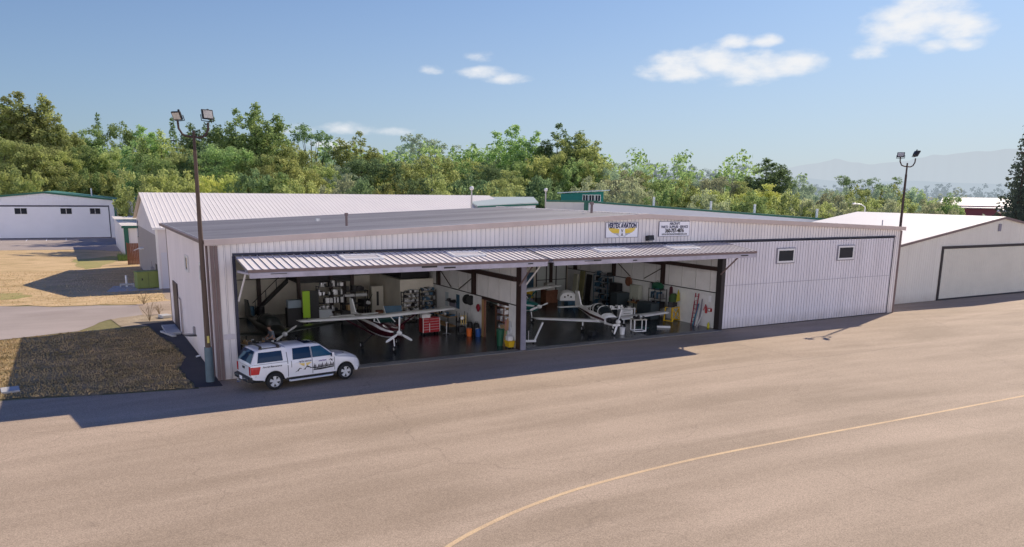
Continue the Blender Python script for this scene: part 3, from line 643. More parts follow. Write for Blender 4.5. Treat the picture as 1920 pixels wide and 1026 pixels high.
# open bifold doors
def bifold(x0, x1, label, wins):
    r = thing('bifold_door', label, 'hangar door', ((x0 + x1) / 2, -.08, 6.2), 0, 'folded-up hangar bay doors')
    h = (x1 - x0) / 2
    A = Vector((0, -.02, -.02)); Cc = Vector((0, -3.05, -.42))
    d = (Cc - A).normalized(); nrm = Vector((0, d.z, -d.y))
    if nrm.z < 0: nrm = -nrm
    L = (Cc - A).length
    b = B(); prof = []
    n = round((x1 - x0) / .36); p = (x1 - x0) / n
    for i in range(n):
        a = -h + i * p
        prof += [(a, 0), (a + p - .085, 0), (a + p - .075, .045), (a + p - .03, .045)]
    prof.append((h, 0))
    vs = []; fs = []
    for (u, e) in prof:
        for s in (0, L):
            q = A + d * s + nrm * e; vs.append((u, q.y, q.z))
    fs = [(2 * i, 2 * i + 2, 2 * i + 3, 2 * i + 1) for i in range(len(prof) - 1)]
    b.add(vs, fs); b.m = [0 if k % 4 in (0, 2) else 1 for k in range(len(fs))]; b.build('upper_leaf', [awning_sheet, mat('awning_rib_shade', (0.30, 0.27, 0.28), .6)], r)  # rib sides use a darker colour that paints their shade
    b = B()
    q0, q1 = A - nrm * .02, Cc - nrm * .02
    b.add([(-h, q0.y, q0.z), (h, q0.y, q0.z), (h, q1.y, q1.z), (-h, q1.y, q1.z), (-h, q0.y, q0.z - .1), (h, q0.y, q0.z - .1), (h, q1.y, q1.z - .1), (-h, q1.y, q1.z - .1)],
          [(0, 1, 2, 3), (7, 6, 5, 4), (0, 4, 5, 1), (1, 5, 6, 2), (2, 6, 7, 3), (3, 7, 4, 0)])
    b.build('leaf_frame', steel_grey, r)
    b = B()
    b.add([(-h, -.25, -.80), (h, -.25, -.80), (h, -3.02, -.62), (-h, -3.02, -.62), (-h, -.25, -.68), (h, -.25, -.68), (h, -3.02, -.54), (-h, -3.02, -.54)],
          [(3, 2, 1, 0), (4, 5, 6, 7), (0, 1, 5, 4), (1, 2, 6, 5), (2, 3, 7, 6), (3, 0, 4, 7)])
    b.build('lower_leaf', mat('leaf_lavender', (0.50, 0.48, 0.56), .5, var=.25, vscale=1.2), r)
    b = B(); b.box2(-h, h, -3.10, -3.02, -.53, -.40)
    eb = b.build('edge_trim', trim_brown, r)
    b = B(); b.box2(-h + .05, h - .05, -3.09, -3.04, -.80, -.56)
    b.build('edge_beam', mat('leaf_lavender', (0, 0, 0)), r)
    rr = random.Random(x0)
    b = B()
    for k in range(4):
        xx = -h + rr.uniform(.6, 2 * h - .6); b.box((xx, -3.10, -.62 + rr.uniform(-.06, .06)), (rr.uniform(.15, .9), .03, rr.uniform(.03, .10)))
    b.build('roller_brackets', dark, r)
    for sx in (-1, 1):
        b = B(); b.tube((sx * (h - .12), -2.0, -.55), (sx * (h - .05), .05, -2.25), .05, n=6)
        b.build('door_arm', white_paint if sx < 0 else trim_brown, r)
    for (wx0, wx1) in wins:
        cx = (wx0 + wx1) / 2 - (x0 + x1) / 2; hw = (wx1 - wx0) / 2
        b = B()
        for (s0, s1, u0, u1) in ((.72, .84, -hw, hw), (1.64, 1.76, -hw, hw), (.84, 1.64, -hw, -hw + .12), (.84, 1.64, hw - .12, hw)):
            pts = []
            for e in (.0, .10):
                for s, u in ((s0, u0), (s0, u1), (s1, u1), (s1, u0)):
                    q = A + d * s + nrm * e; pts.append((cx + u, q.y, q.z))
            b.add(pts, [(3, 2, 1, 0), (4, 5, 6, 7), (0, 1, 5, 4), (1, 2, 6, 5), (2, 3, 7, 6), (3, 0, 4, 7)])
        wf = b.build('window', white_paint, r)
        b = B(); pts = []
        for s, u in ((.84, -hw + .12), (.84, hw - .12), (1.64, hw - .12), (1.64, -hw + .12)):
            q = A + d * s + nrm * .055; pts.append((cx + u, q.y, q.z))
        b.quad(*pts); b.build('pane', mat('pane_sky', (0.62, 0.58, 0.58), .15, spec=.8), wf)
    return r
bifold(1.12, 17.40, 'left folded-up hangar door jutting out like an awning above the pickup', [(6.1, 8.2), (12.2, 14.2)])
bifold(17.72, 33.62, 'right folded-up hangar door jutting out like an awning beside the closed bay', [(21.9, 24.2), (27.6, 29.9)])

# ------------------------------------------------------------------ signs
def sign_board(name, label, x0, x1, z0, z1):
    r = thing(name, label, 'sign', ((x0 + x1) / 2, -.10, (z0 + z1) / 2))
    b = B(); b.box2(-(x1 - x0) / 2, (x1 - x0) / 2, 0, .06, -(z1 - z0) / 2, (z1 - z0) / 2)
    b.build('panel', sign_white, r)
    b = B(); w, h = (x1 - x0) / 2, (z1 - z0) / 2
    b.box2(-w - .03, w + .03, .01, .07, -h - .03, -h); b.box2(-w - .03, w + .03, .01, .07, h, h + .03); b.box2(-w - .03, -w, .01, .07, -h, h); b.box2(w, w + .03, .01, .07, -h, h); b.build('edge', steel_grey, r)
    return r
def letters(parent, txt, size, x, z, m, bold=0, xs=1.0, shear=0.0, y=-.012, name='lettering', wmax=None, spacing=1.0):
    vs, fs = text2d(txt, size, bold, 1.0, shear, spacing)
    w = max(v[0] for v in vs) - min(v[0] for v in vs)
    k = (wmax / w) if wmax else xs
    b = B(); b.add([(x + v[0] * k, y, z + v[1]) for v in vs], fs)
    return b.build(name, m, parent, fixn=False)
def wing_logo(parent, cx, cz, w, h, y=-.010, ys=None):
    out = []
    for (m, t0, t1, nm) in ((sign_silver, .55, 1.0, 'emblem_silver'), (sign_yellow, .0, .6, 'emblem_gold')):
        for s in (-1, 1):
            b = B()
            for k in range(7):
                t = k / 6
                if not (t0 <= t <= t1): continue
                # feathers: long bars fanning from the centre outwards, shorter to the bottom
                xi = .10 + .02 * t; xo = .5 - .36 * t * t - .03 * t
                zt = .42 - .78 * t; dz = .135
                pts = [(xi, zt - .05), (xo, zt + .12 * (1 - t)), (xo - .05, zt + .12 * (1 - t) - dz), (xi, zt - .05 - dz * .9)]
                b.quad(*[(cx + s * p[0] * w, y, cz + p[1] * h) for p in pts])
            out.append(b.build(nm, m, parent, fixn=False))
    for (txt, zz) in (('V', .14), ('A', -.30)):
        letters(parent, txt, h * .52, cx, cz + zz * h, sign_black, bold=.006, y=y - .004, name='emblem_letter')
s1 = sign_board('sign', 'white sign reading VERTEX AVIATION over a golden wing emblem', 23.53, 26.02, 6.70, 7.62)
letters(s1, 'VERTEX AVIATION', .42, 0, .26, sign_navy, bold=.022, shear=.10, wmax=2.3)
wing_logo(s1, 0, -.14, 2.25, .55)
s2 = sign_board('sign', 'white sign with a phone number and AIRCRAFT PARTS SUPPLIES SERVICE', 27.82, 30.38, 6.71, 7.64)
letters(s2, 'AIRCRAFT', .22, 0, .34, sign_navy, bold=.008, wmax=.9)
letters(s2, 'PARTS \u00b7 SUPPLIES \u00b7 SERVICE', .22, 0, .13, sign_navy, bold=.008, wmax=2.28)
letters(s2, '360-757-4876', .34, 0, -.12, sign_black, bold=.016, wmax=1.6)
letters(s2, 'WWW.VERTEXAVIATIONSERVICES.COM', .15, 0, -.35, sign_black, bold=.004, wmax=2.15)
# ------------------------------------------------------------------ other buildings
def ribroof(b, x0, x1, ya, za, yb, zb_, pitch=.42, h=.03):
    n = max(1, round((x1 - x0) / pitch)); p = (x1 - x0) / n; prof = []
    for i in range(n):
        a = x0 + i * p; prof += [(a, 0), (a + p - .12, 0), (a + p - .09, h), (a + p - .03, h)]
    prof.append((x1, 0)); vs = []; fs = []
    for (u, e) in prof: vs += [(u, ya, za + e), (u, yb, zb_ + e)]
    for i in range(len(prof) - 1): fs.append((2 * i, 2 * i + 2, 2 * i + 3, 2 * i + 1))
    b.add(vs, fs)

# long white-roofed building behind the hangar (gable end to the left)
wb = thing('workshop', 'long building with a bright white ribbed gable roof behind the hangar', 'building', (1.0, 40, 0))
b = B(); b.box2(0, 41, 0, 24, 0, 5.75); b.prism([(0, 5.75), (24, 5.75), (12, 8.7)], 'x', 0, 41)
b.build('wall', mat('gable_lavender', (0.70, 0.67, 0.70), .55, var=.06, vscale=.5), wb)
b = B(); b.box2(-.03, -.005, .05, 23.9, 0, 5.0)
b.build('lower_cladding', siding_grey, wb)
b = B(); ribroof(b, -.35, 41.4, -.5, 5.72, 12, 8.86); ribroof(b, -.35, 41.4, 24.5, 5.72, 12, 8.86)
b.build('roof', roof_white, wb)
b = B(); b.box2(-.35, 41.4, -.62, -.5, 5.55, 5.74); b.box2(-.06, .14, -.06, .14, 0, 5.6)
b.build('gutter', white_paint, wb)
b = B(); b.box2(-.06, -.03, 21.8, 23.2, 3.6, 5.6); w1 = b.build('window', win_glass, wb)
b = B(); b.box2(-.08, -.03, 1.0, 2.2, 0, 2.2); b.build('side_door', dark, wb)
b = B(); b.box2(-.35, -.03, 4.4, 5.4, .5, 1.6); b.tube((-.2, 4.9, 1.6), (-.2, 4.9, 2.2), .06); b.build('meter_box', siding_grey, wb, bevel=.03)
b = B(); b.box2(-.45, -.03, 16.0, 17.2, 2.6, 2.75); b.tube((-.4, 16.6, 2.7), (-1.0, 16.6, 2.45), .05); b.build('wall_lamp', white_paint, wb)
b = B(); b.box2(.3, 3.6, -.05, -.01, 0, 3.4); b.build('side_door', mat('pale_blue_door', (0.62, 0.63, 0.70), .5), wb)

# low small white shed with green trim, tall one behind it
def hangar_simple(name, label, loc, w, d, he, hp, wall, roof, trim, rz=0, door=None, wins=(), over=.25, side_trim=True):
    r = thing(name, label, 'building', loc, rz)
    zt = lambda u: he + (hp - he) * (1 - abs(u - w / 2) / (w / 2))
    b = B(); b.prism([(0, 0), (w, 0), (w, he), (w / 2, hp), (0, he)], 'y', .03, d)
    b.build('wall', wall, r)
    b = B()
    ribbed(b, 0, w, 0.02, lambda u: zt(u) - .03, FY, .45, .06, .02)
    b.build('front_cladding', wall, r)
    b = B()
    for (xa, xb, za, zb_) in ((-over, w / 2, he - .02, hp), (w / 2, w + over, hp, he - .02)):
        b.add([(xa, -over, za + .1), (xb, -over, zb_ + .1), (xb, d + over, zb_ + .1), (xa, d + over, za + .1), (xa, -over, za), (xb, -over, zb_), (xb, d + over, zb_), (xa, d + over, za)],
              [(0, 1, 2, 3), (7, 6, 5, 4), (0, 4, 5, 1), (3, 2, 6, 7), (0, 3, 7, 4), (1, 5, 6, 2)])
    b.build('roof', roof, r)
    b = B()
    for (xa, xb, za, zb_) in ((-over, w / 2, he, hp), (w / 2, w + over, hp, he)):
        y0, y1 = -over - .04, -over + .02
        b.add([(xa, y0, za - .22), (xb, y0, zb_ - .22), (xb, y1, zb_ - .22), (xa, y1, za - .22), (xa, y0, za + .11), (xb, y0, zb_ + .11), (xb, y1, zb_ + .11), (xa, y1, za + .11)],
              [(3, 2, 1, 0), (4, 5, 6, 7), (0, 1, 5, 4), (1, 2, 6, 5), (2, 3, 7, 6), (3, 0, 4, 7)])
    if side_trim:
        for x in (0, w): b.box2(x - .14, x + .14, -.08, .14, 0, he - .22)
        b.box2(-over - .03, -over + .05, -over, d + over, he - .2, he + .08)
    b.build('trim', trim, r)
    if door:
        x0, x1, z1 = door
        b = B(); b.box2(x0, x1, -.07, -.025, .05, z1)
        dd = b.build('bay_door', wall, r)
        b = B(); b.box2(x0 - .14, x0, -.09, -.025, 0, z1); b.box2(x1, x1 + .14, -.09, -.025, 0, z1); b.box2(x0 - .14, x1 + .14, -.09, -.025, z1, z1 + .26)
        b.box2(x0, x1, -.09, -.072, 0, .12)
        b.build('door_frame', trim_navy, dd)
        for (a, c, z0, z2) in wins: window(dd, a, c, z0, z2, -.07, win_glass, mull=True, fw=.07)
    return r
wall_blue = mat('wall_pale_blue', (0.90, 0.90, 0.94), .5, var=.05, vscale=.3)
sh = thing('shed', 'small low white shed with dark green corners beside the long white roof', 'building', (0.2, 76, 0))
b = B(); b.box2(0, 9, 0, 26, 0, 4.25); b.build('wall', siding, sh)
b = B(); b.add([(-.3, -.4, 4.22), (9, -.4, 4.22), (9, 26.4, 4.55), (-.3, 26.4, 4.55), (-.3, -.4, 4.32), (9, -.4, 4.32), (9, 26.4, 4.65), (-.3, 26.4, 4.65)],
                [(3, 2, 1, 0), (4, 5, 6, 7), (0, 1, 5, 4), (1, 2, 6, 5), (2, 3, 7, 6), (3, 0, 4, 7)]); b.build('roof', roof_white, sh)
b = B(); b.box2(-.06, .5, -.06, .06, 0, 4.2); b.box2(-.32, 9, -.46, -.40, 4.0, 4.34); b.build('trim', trim_green, sh)
b = B(); b.tube((2.6, 3.0, 4.2), (2.6, 3.0, 7.0), .12); b.tube((2.6, 3, 6.9), (2.6, 3, 7.2), .2); b.build('flue', alu, sh)
hangar_simple('hangar_building', 'tall white building with green roof edge peeking out between the trees and the white roof', (4.3, 118, 0), 16, 20, 7.1, 8.1, siding, roof_green, trim_green, 0, (2.2, 14, 6.6))
hangar_simple('hangar_building', 'far left pale hangar with a green roof edge and windows in its wide door', (-20.9, 125.4, 0), 22.4, 24, 7.0, 8.25, wall_blue, roof_green, trim_green, radians(-4.0), (1.0, 21.3, 5.65), [(2.2, 4.2, 4.3, 5.45), (6.4, 8.4, 4.3, 5.45), (13.5, 15.4, 4.3, 5.45), (18.2, 20.0, 4.3, 5.45)])
# lamp and pipes on it are separate small parts
b = B(); b.box((-9.4, 125.9, 7.3), (.5, .4, .4)); lam = b.build('flood_light', alu, None); tag(lam, 'small grey flood light on the gable of the far left hangar', 'flood light')
b = B(); b.tube((1.0 - 3.0, 131, 7.2), (1.0 - 3.0, 131, 9.0), .14); vp = b.build('vent_pipe', white_paint); tag(vp, 'white vent pipe on the roof edge of the far left hangar', 'vent pipe')

# hangar to the right, nearly in line with the main one
rh = thing('hangar', 'white-roofed hangar with a big closed dark-framed door beyond the right end', 'hangar', (55.6, 2.95, 0))
w, d, he, hp = 34.9, 16.2, 4.88, 7.55
zt = lambda u: he + (hp - he) * (1 - abs(u - w / 2) / (w / 2))
b = B(); b.prism([(0.02, 0), (w, 0), (w, he), (w / 2, hp), (0.02, he)], 'y', 0.03, d); b.build('wall', siding_cream, rh)
b = B(); ribbed(b, 0, w, .02, lambda u: zt(u) - .04, FY, .33, .06, .02); b.build('front_cladding', siding_cream, rh)
b = B()
for (xa, xb, za, zb_) in ((-.4, w / 2, he, hp), (w / 2, w + .4, hp, he)):
    b.add([(xa, -.15, za + .1), (xb, -.15, zb_ + .1), (xb, d + .2, zb_ + .1), (xa, d + .2, za + .1), (xa, -.15, za), (xb, -.15, zb_), (xb, d + .2, zb_), (xa, d + .2, za)],
          [(0, 1, 2, 3), (7, 6, 5, 4), (0, 4, 5, 1), (3, 2, 6, 7), (0, 3, 7, 4), (1, 5, 6, 2)])
b.build('roof', roof_white, rh)
b = B()
for (xa, xb, za, zb_) in ((-.42, w / 2, he, hp), (w / 2, w + .42, hp, he)):
    y0, y1 = -.2, -.152
    b.add([(xa, y0, za - .12), (xb, y0, zb_ - .12), (xb, y1, zb_ - .12), (xa, y1, za - .12), (xa, y0, za + .09), (xb, y0, zb_ + .09), (xb, y1, zb_ + .09), (xa, y1, za + .09)],
          [(3, 2, 1, 0), (4, 5, 6, 7), (0, 1, 5, 4), (1, 2, 6, 5), (2, 3, 7, 6), (3, 0, 4, 7)])
b.build('fascia', trim_brown, rh)
b = B(); ribbed(b, 8.3, 26.6, .1, 4.75, lambda u, dd, z: (u, -.05 - dd, z), .33, .06, .02); b.box2(8.3, 26.6, -.045, -.02, .1, 4.75)
rd = b.build('bay_door', mat('door_cream', (0.68, 0.66, 0.58), .5, var=.08, vscale=.4), rh)
b = B(); b.box2(8.05, 8.3, -.1, -.02, 0, 4.75); b.box2(26.6, 26.85, -.1, -.02, 0, 4.75); b.box2(8.05, 26.85, -.1, -.02, 4.75, 5.0); b.box2(8.3, 26.6, -.1, -.075, 0, .14); b.build('door_frame', trim_dark, rd)
b = B(); b.box2(16.65, 17.05, -.1, -.02, 6.25, 6.95); b.build('wall_vent', steel_grey, rh)
b = B(); b.tube((9.4, 7.3, 6.2), (9.4, 7.3, 7.1), .05); b.build('vent_pipe', steel_grey, rh)

# long rows of pale hangars with green roof edges behind the main roof
wall_pale = mat('wall_pale', (0.78, 0.80, 0.84), .5, var=.05, vscale=.3)
rw = thing('hangar_row', 'long pale hangar row with a green roof edge behind the main roof on the right', 'building', (48.1, 37.96, 0), 0)
b = B()
q1 = (69.05 - 48.1, 19.86 - 37.96)   # far end of the visible long side
def slab(b, a, c, back, z0a, z1a, z0c, z1c, drop=0):
    ax, ay = a; cx, cy = c; bx, by = back
    b.add([(ax, ay, z0a), (cx, cy, z0c), (cx + bx, cy + by, z0c), (ax + bx, ay + by, z0a), (ax, ay, z1a), (cx, cy, z1c), (cx + bx, cy + by, z1c - drop), (ax + bx, ay + by, z1a - drop)],
          [(3, 2, 1, 0), (4, 5, 6, 7), (0, 1, 5, 4), (1, 2, 6, 5), (2, 3, 7, 6), (3, 0, 4, 7)])
slab(b, (0, 0), q1, (8.1, 9.4), 0, 8.25, 0, 6.62, 1.7); b.build('wall', wall_pale, rw)
b = B(); slab(b, (-.2, 0.0), (q1[0] + .1, q1[1] - .1), (8.3, 9.6), 8.25, 8.46, 6.62, 6.83, 1.6); b.build('roof', trim_green, rw)
b = B(); b.box2(-.22, .18, -.35, .0, 0, 8.25); b.build('trim', trim_green, rw)
b = B()
for t in (.28, .52, .70, .95):
    x, y = q1[0] * t + 1.2, q1[1] * t + 1.0; z = 8.4 - 1.63 * t
    v = B(); v.tube((x, y, z - .3), (x, y, z + 1.05), .14); v.build('vent_pipe', white_paint, rw)
lw = thing('hangar_row', 'short cream wall under a green roof edge left of the long green-edged row', 'building', (46.72, 44.83, 0), 0)
b = B(); slab(b, (0, 0), (4.6, -6.0 + 1.2), (6, 9), 0, 8.2, 0, 8.2, 1.5); b.build('wall', siding_cream, lw)
b = B(); slab(b, (-.2, -.1), (4.6, -4.9), (6.4, 9.2), 8.2, 8.44, 8.2, 8.44, 1.4); b.build('roof', trim_green, lw)
gw = thing('hangar_row', 'low pale building with a sloping pale green roof right of the white ribbed roof', 'building', (37.5, 44.6, 0), 0)
b = B(); slab(b, (0, 0), (5.7, -3.2), (5.2, 9), 0, 7.7, 0, 8.0); b.build('wall', wall_pale, gw)
b = B(); b.add([(-.6, -.2, 7.72), (5.9, -3.5, 8.18), (10.5, 5.4, 8.75), (2.5, 10.5, 8.62), (-.6, -.2, 7.52), (5.9, -3.5, 7.98), (10.5, 5.4, 8.55), (2.5, 10.5, 8.42)],
                [(0, 1, 2, 3), (7, 6, 5, 4), (0, 4, 5, 1), (1, 5, 6, 2), (2, 6, 7, 3), (3, 7, 4, 0)]); b.build('roof', mat('roof_pale_green', (0.50, 0.57, 0.52), .5), gw)
b = B(); b.add([(-.62, -.24, 7.40), (5.92, -3.54, 7.86), (5.92, -3.5, 8.10), (-.62, -.2, 7.64)], [(0, 1, 2, 3)]); b.build('trim', trim_green, gw)

# teal house with a band of windows in the trees
th = thing('house', 'teal house with a pale sloping roof and a band of windows among the trees', 'house', (54.0, 52.6, 0), radians(-34))
b = B(); b.prism([(0, 0), (5.9, 0), (5.9, 9.55), (0, 9.2)], 'y', 0, 6); b.build('wall', house_teal, th)
b = B(); b.add([(-.5, -.6, 9.24), (6.7, -.6, 9.66), (6.7, 6.4, 9.66), (-.5, 6.4, 9.24), (-.5, -.6, 9.36), (6.7, -.6, 9.80), (6.7, 6.4, 9.80), (-.5, 6.4, 9.36)],
                [(3, 2, 1, 0), (4, 5, 6, 7), (0, 1, 5, 4), (1, 2, 6, 5), (2, 3, 7, 6), (3, 0, 4, 7)]); b.build('roof', pale_roof, th)
for k in range(3): window(th, 3.0 + k * .86, 3.8 + k * .86, 8.15, 9.1, -.0, win_glass, mull=True, fw=.07)
# burgundy barn far right
bn = thing('barn', 'burgundy barn with a pale roof in front of the far wood on the right', 'barn', (214.0, 98.0, 0), radians(-62))
b = B(); b.prism([(0, 0), (16, 0), (16, 6.9), (0, 6.9)], 'y', 0, 18); b.build('wall', mat('barn_red', (0.19, 0.05, 0.075), .7), bn)
b = B(); b.add([(-1, -1.2, 6.2), (17.5, -1.2, 6.2), (17.5, 12, 8.9), (-1, 12, 8.9), (-1, -1.2, 6.4), (17.5, -1.2, 6.4), (17.5, 12, 9.1), (-1, 12, 9.1)],
                [(3, 2, 1, 0), (4, 5, 6, 7), (0, 1, 5, 4), (1, 2, 6, 5), (2, 3, 7, 6), (3, 0, 4, 7)]); b.build('roof', roof_white, bn)
for i, (x, y, wd, hh, rz, lab) in enumerate([(262, 262, 46, 7.6, -.9, 'far low white building left of the small round tree on the right'), (300, 210, 26, 6.6, -1.0, 'far tiny white building just right of the right light pole')]):
    r = thing('far_building', lab, 'building', (x, y, 0), rz)
    b = B(); b.box2(0, wd, 0, 10, 0, hh - 1.2); b.build('wall', wall_pale, r)
    b = B(); b.prism([(-.5, hh - 1.2), (10.5, hh - 1.2), (5, hh)], 'x', 0, wd); b.build('roof', roof_white, r)

# ------------------------------------------------------------------ light poles
def flood_pole(label, loc, H, rz, lamps, lower):
    r = thing('light_pole', label, 'light pole', loc, 0, 'tall flood light poles')
    b = B(); b.tube((0, 0, lower), (0, 0, H - 1.0), .145 if lower else .14, .085, 10)
    b.build('pole', pole_wood if lower else steel_brown, r, smooth=True)
    if lower:
        b = B(); b.tube((0, 0, 0), (0, 0, lower), .21, .19, 12); b.build('pole_sleeve', pole_steel, r, smooth=True)
        b = B(); b.box((.0, -.20, lower + .42), (.10, .06, .34)); b.build('pole_label', mat('tag_yellow', (0.65, 0.55, 0.15), .6), r)
    b = B(); b.tube((0, 0, H - 1.05), (0, 0, H - .1), .07, .06, 8)
    c, s = cos(rz), sin(rz); q = lambda u, z: (c * u, s * u, H + z)
    b.path([q(-.68, .36), q(-.66, .0), q(-.5, -.28), q(-.25, -.36), q(0, -.38), q(.3, -.40), q(.52, -.30), q(.66, -.05), q(.68, .28)], .05, 8)
    b.build('lamp_arm', steel_brown, r, smooth=True)
    for (u, z, size, yaw, pitch) in lamps:
        cx, cy, cz = q(u, z)
        Mx = Matrix.Translation((cx, cy, cz)) @ Matrix.Rotation(yaw, 4, 'Z') @ Matrix.Rotation(pitch, 4, 'X')
        w2, h2, dp = size / 2, size * .40, size * .42
        b = B()   # housing: front frame wide, back narrower; faces -y before rotation
        ring = lambda k, yy: [Mx @ Vector(p) for p in ((-w2 * k, yy, -h2 * k), (w2 * k, yy, -h2 * k), (w2 * k, yy, h2 * k), (-w2 * k, yy, h2 * k))]
        b.loft([ring(1, 0), ring(1.0, .08), ring(.85, dp * .6), ring(.55, dp)])
        hb = b.build('lamp_head', dark, r, bevel=.015)
        b = B(); b.quad(*[Mx @ Vector(p) for p in ((-w2 * .8, -.012, -h2 * .78), (w2 * .8, -.012, -h2 * .78), (w2 * .8, -.012, h2 * .78), (-w2 * .8, -.012, h2 * .78))]); b.build('lens', lens_mat, hb)
        b = B(); b.path([Mx @ Vector(p) for p in ((-w2 * 1.08, .12, 0), (-w2 * 1.08, .12, -h2 * 1.25), (0, .12, -h2 * 1.35), (w2 * 1.08, .12, -h2 * 1.25), (w2 * 1.08, .12, 0))], .022, 6); b.build('yoke', dark, hb)
        b = B(); b.tube(Mx @ Vector((w2 * .4, .15, h2 * .9)), Mx @ Vector((w2 * .4, .15, h2 * 1.25)), .05); b.build('photocell', dark, hb)
    return r
flood_pole('tall wooden flood light pole at the near left corner of the hangar', (-.42, -.06, 0), 12.2, radians(-22), [(-.72, .55, .50, radians(-48), radians(24)), (.70, .66, .56, radians(22), radians(-10))], 1.75)
flood_pole('tall dark flood light pole at the right corner of the hangar', (53.46, .34, 0), 12.2, radians(-20), [(-.66, .55, .55, radians(-60), radians(-30)), (.80, .62, .62, radians(62), radians(28))], 0)
def street_lamp(label, pts, r0, head, loc, wall=white_paint):
    r = thing('street_lamp', label, 'street lamp', loc)
    b = B(); b.path(pts, r0, 8); b.build('pole', wall, r, smooth=True)
    p = pts[-1]; d = (Vector(pts[-1]) - Vector(pts[-2])).normalized()
    b = B(); b.ball((p[0] + d.x * head * .8, p[1] + d.y * head * .8, p[2] + d.z * head * .8 - .02), (head, head * .55 if head > .3 else head, head * .32 if head > .3 else head), 12, 8)
    b.build('lamp_head', white_paint, r, smooth=True)
    return r
street_lamp('white cobra-head street lamp reaching in from the right edge', [(-1.2, -9.5, 0), (-1.2, -9.5, 5.4), (-1.1, -7.5, 6.7), (-.7, -4.2, 7.3), (-.2, -1.0, 7.55)], .10, .85, (103.9, 20.6, 0))
street_lamp('small pale street lamp behind the right white roof', [(1.0, -.8, 0), (.95, -.8, 8.15), (.6, -.5, 8.45), (.2, -.2, 8.5)], .06, .34, (74.4, 19.4 + 1.5, 0))
street_lamp('pale globe lamp post behind the ridge, the left one of two', [(0, 0, 0), (0, 0, 9.55)], .075, .2, (26.6, 25.2, 0), concrete)
street_lamp('pale globe lamp post behind the ridge, the right one of two', [(0, 0, 0), (0, 0, 9.5)], .075, .2, (38.5, 31.5, 0), concrete)

# ------------------------------------------------------------------ things on the ground at the left
cb = thing('utility_cabinet', 'olive green utility cabinet on a pad by the corner of the long white building', 'cabinet', (.02, 41.0, 0), radians(10))
b = B(); b.box2(-1.0, .98, -.5, .6, .06, 1.55); b.build('body', cab_green, cb, bevel=.03)
b = B(); b.box2(-1.05, 1.03, -.55, .65, 1.55, 1.64); b.build('lid', cab_green, cb, bevel=.02)
b = B(); b.box2(-.02, .0, -.52, -.502, .15, 1.5); b.box2(-.62, -.5, -.515, -.502, .8, 1.0); b.build('door_seam', dark, cb)
wc = thing('valve_post', 'white valve post with a cross arm on the concrete pad beside the green cabinet', 'valve post', (-1.69, 42.73, 0))
b = B(); b.tube((0, 0, 0), (0, 0, 1.1), .10); b.build('post', white_paint, wc)
b = B(); b.tube((-.6, 0, .25), (.65, -.1, .25), .10); b.box((-.55, 0, .12), (.12, .2, .24)); b.box((.6, -.1, .12), (.12, .2, .24)); b.build('cross_pipe', concrete, wc)
b = B(); b.box((-9.0, 2.15, .05), (.75, 1.0, .10), rz=.1); tag(b.build('paving_slab', concrete, bevel=.02), 'pale square paving slab in the dry grass at the left edge', 'paving slab')
st = thing('door_step', 'low grey concrete step in front of the side door', 'step', (-.55, 16.4, 0))
b = B(); b.box2(-.45, .42, -2.3, 1.2, 0.005, .16); b.build('step', concrete, st, bevel=.02)
b = B(); b.box((-.9, 14.4, .07), (.25, 2.2, .12), rz=.25); tag(b.build('timber_plank', concrete, bevel=.01), 'weathered grey timber lying beside the door step', 'timber')
fz = thing('wood_fence', 'short brown wooden fence panel between the shed and the long building', 'fence', (-.1, 66.6, 0))
b = B()
for k in range(7): b.box2(.18 * k, .18 * k + .165, 0, .05, 0, 2.6)
b.build('board_panel', brown_wood, fz)
b = B(); b.box2(-.08, 0, -.03, .08, 0, 2.7); b.box2(1.26, 1.36, -.03, .08, 0, 2.7); b.build('fence_post', brown_wood, fz)
def dead_plant(label, loc, h, n, seed):
    rr = random.Random(seed); b = B()
    for k in range(n):
        a = rr.uniform(0, 2 * pi); r_ = rr.uniform(.2, .75) * h; z = rr.uniform(.6, 1) * h
        p = [(0, 0, 0), (cos(a) * r_ * .35, sin(a) * r_ * .35, z * .5), (cos(a) * r_, sin(a) * r_, z)]
        b.path(p, [.022, .016, .006], 4)
        for j in range(3):
            t = rr.uniform(.4, .9); q = (cos(a) * r_ * t, sin(a) * r_ * t, z * t)
            b.tube(q, (q[0] + rr.uniform(-.25, .25), q[1] + rr.uniform(-.25, .25), q[2] + rr.uniform(.05, .35)), .010, .004, 4)
    o = b.build('dead_shrub', plant_dry); o.location = loc
    return tag(o, label, 'shrub')
dead_plant('bare leaning shrub stalks in the gravel by the back corner of the side wall', (-1.5, 20.6, 0), 1.5, 7, 1)
dead_plant('dry weedy stalks at the road edge nearer the green cabinet', (-1.2, 29.6, 0), 1.1, 9, 2)
dead_plant('low dry weed clump against the back corner of the hangar', (-.6, 23.6, 0), .7, 8, 3)
b = B(); b.box((-.35, 21.8, .12), (.7, .9, .2), rz=.3); tag(b.build('drain_cover', concrete, bevel=.02), 'small square drain cover by the back corner of the side wall', 'drain cover')

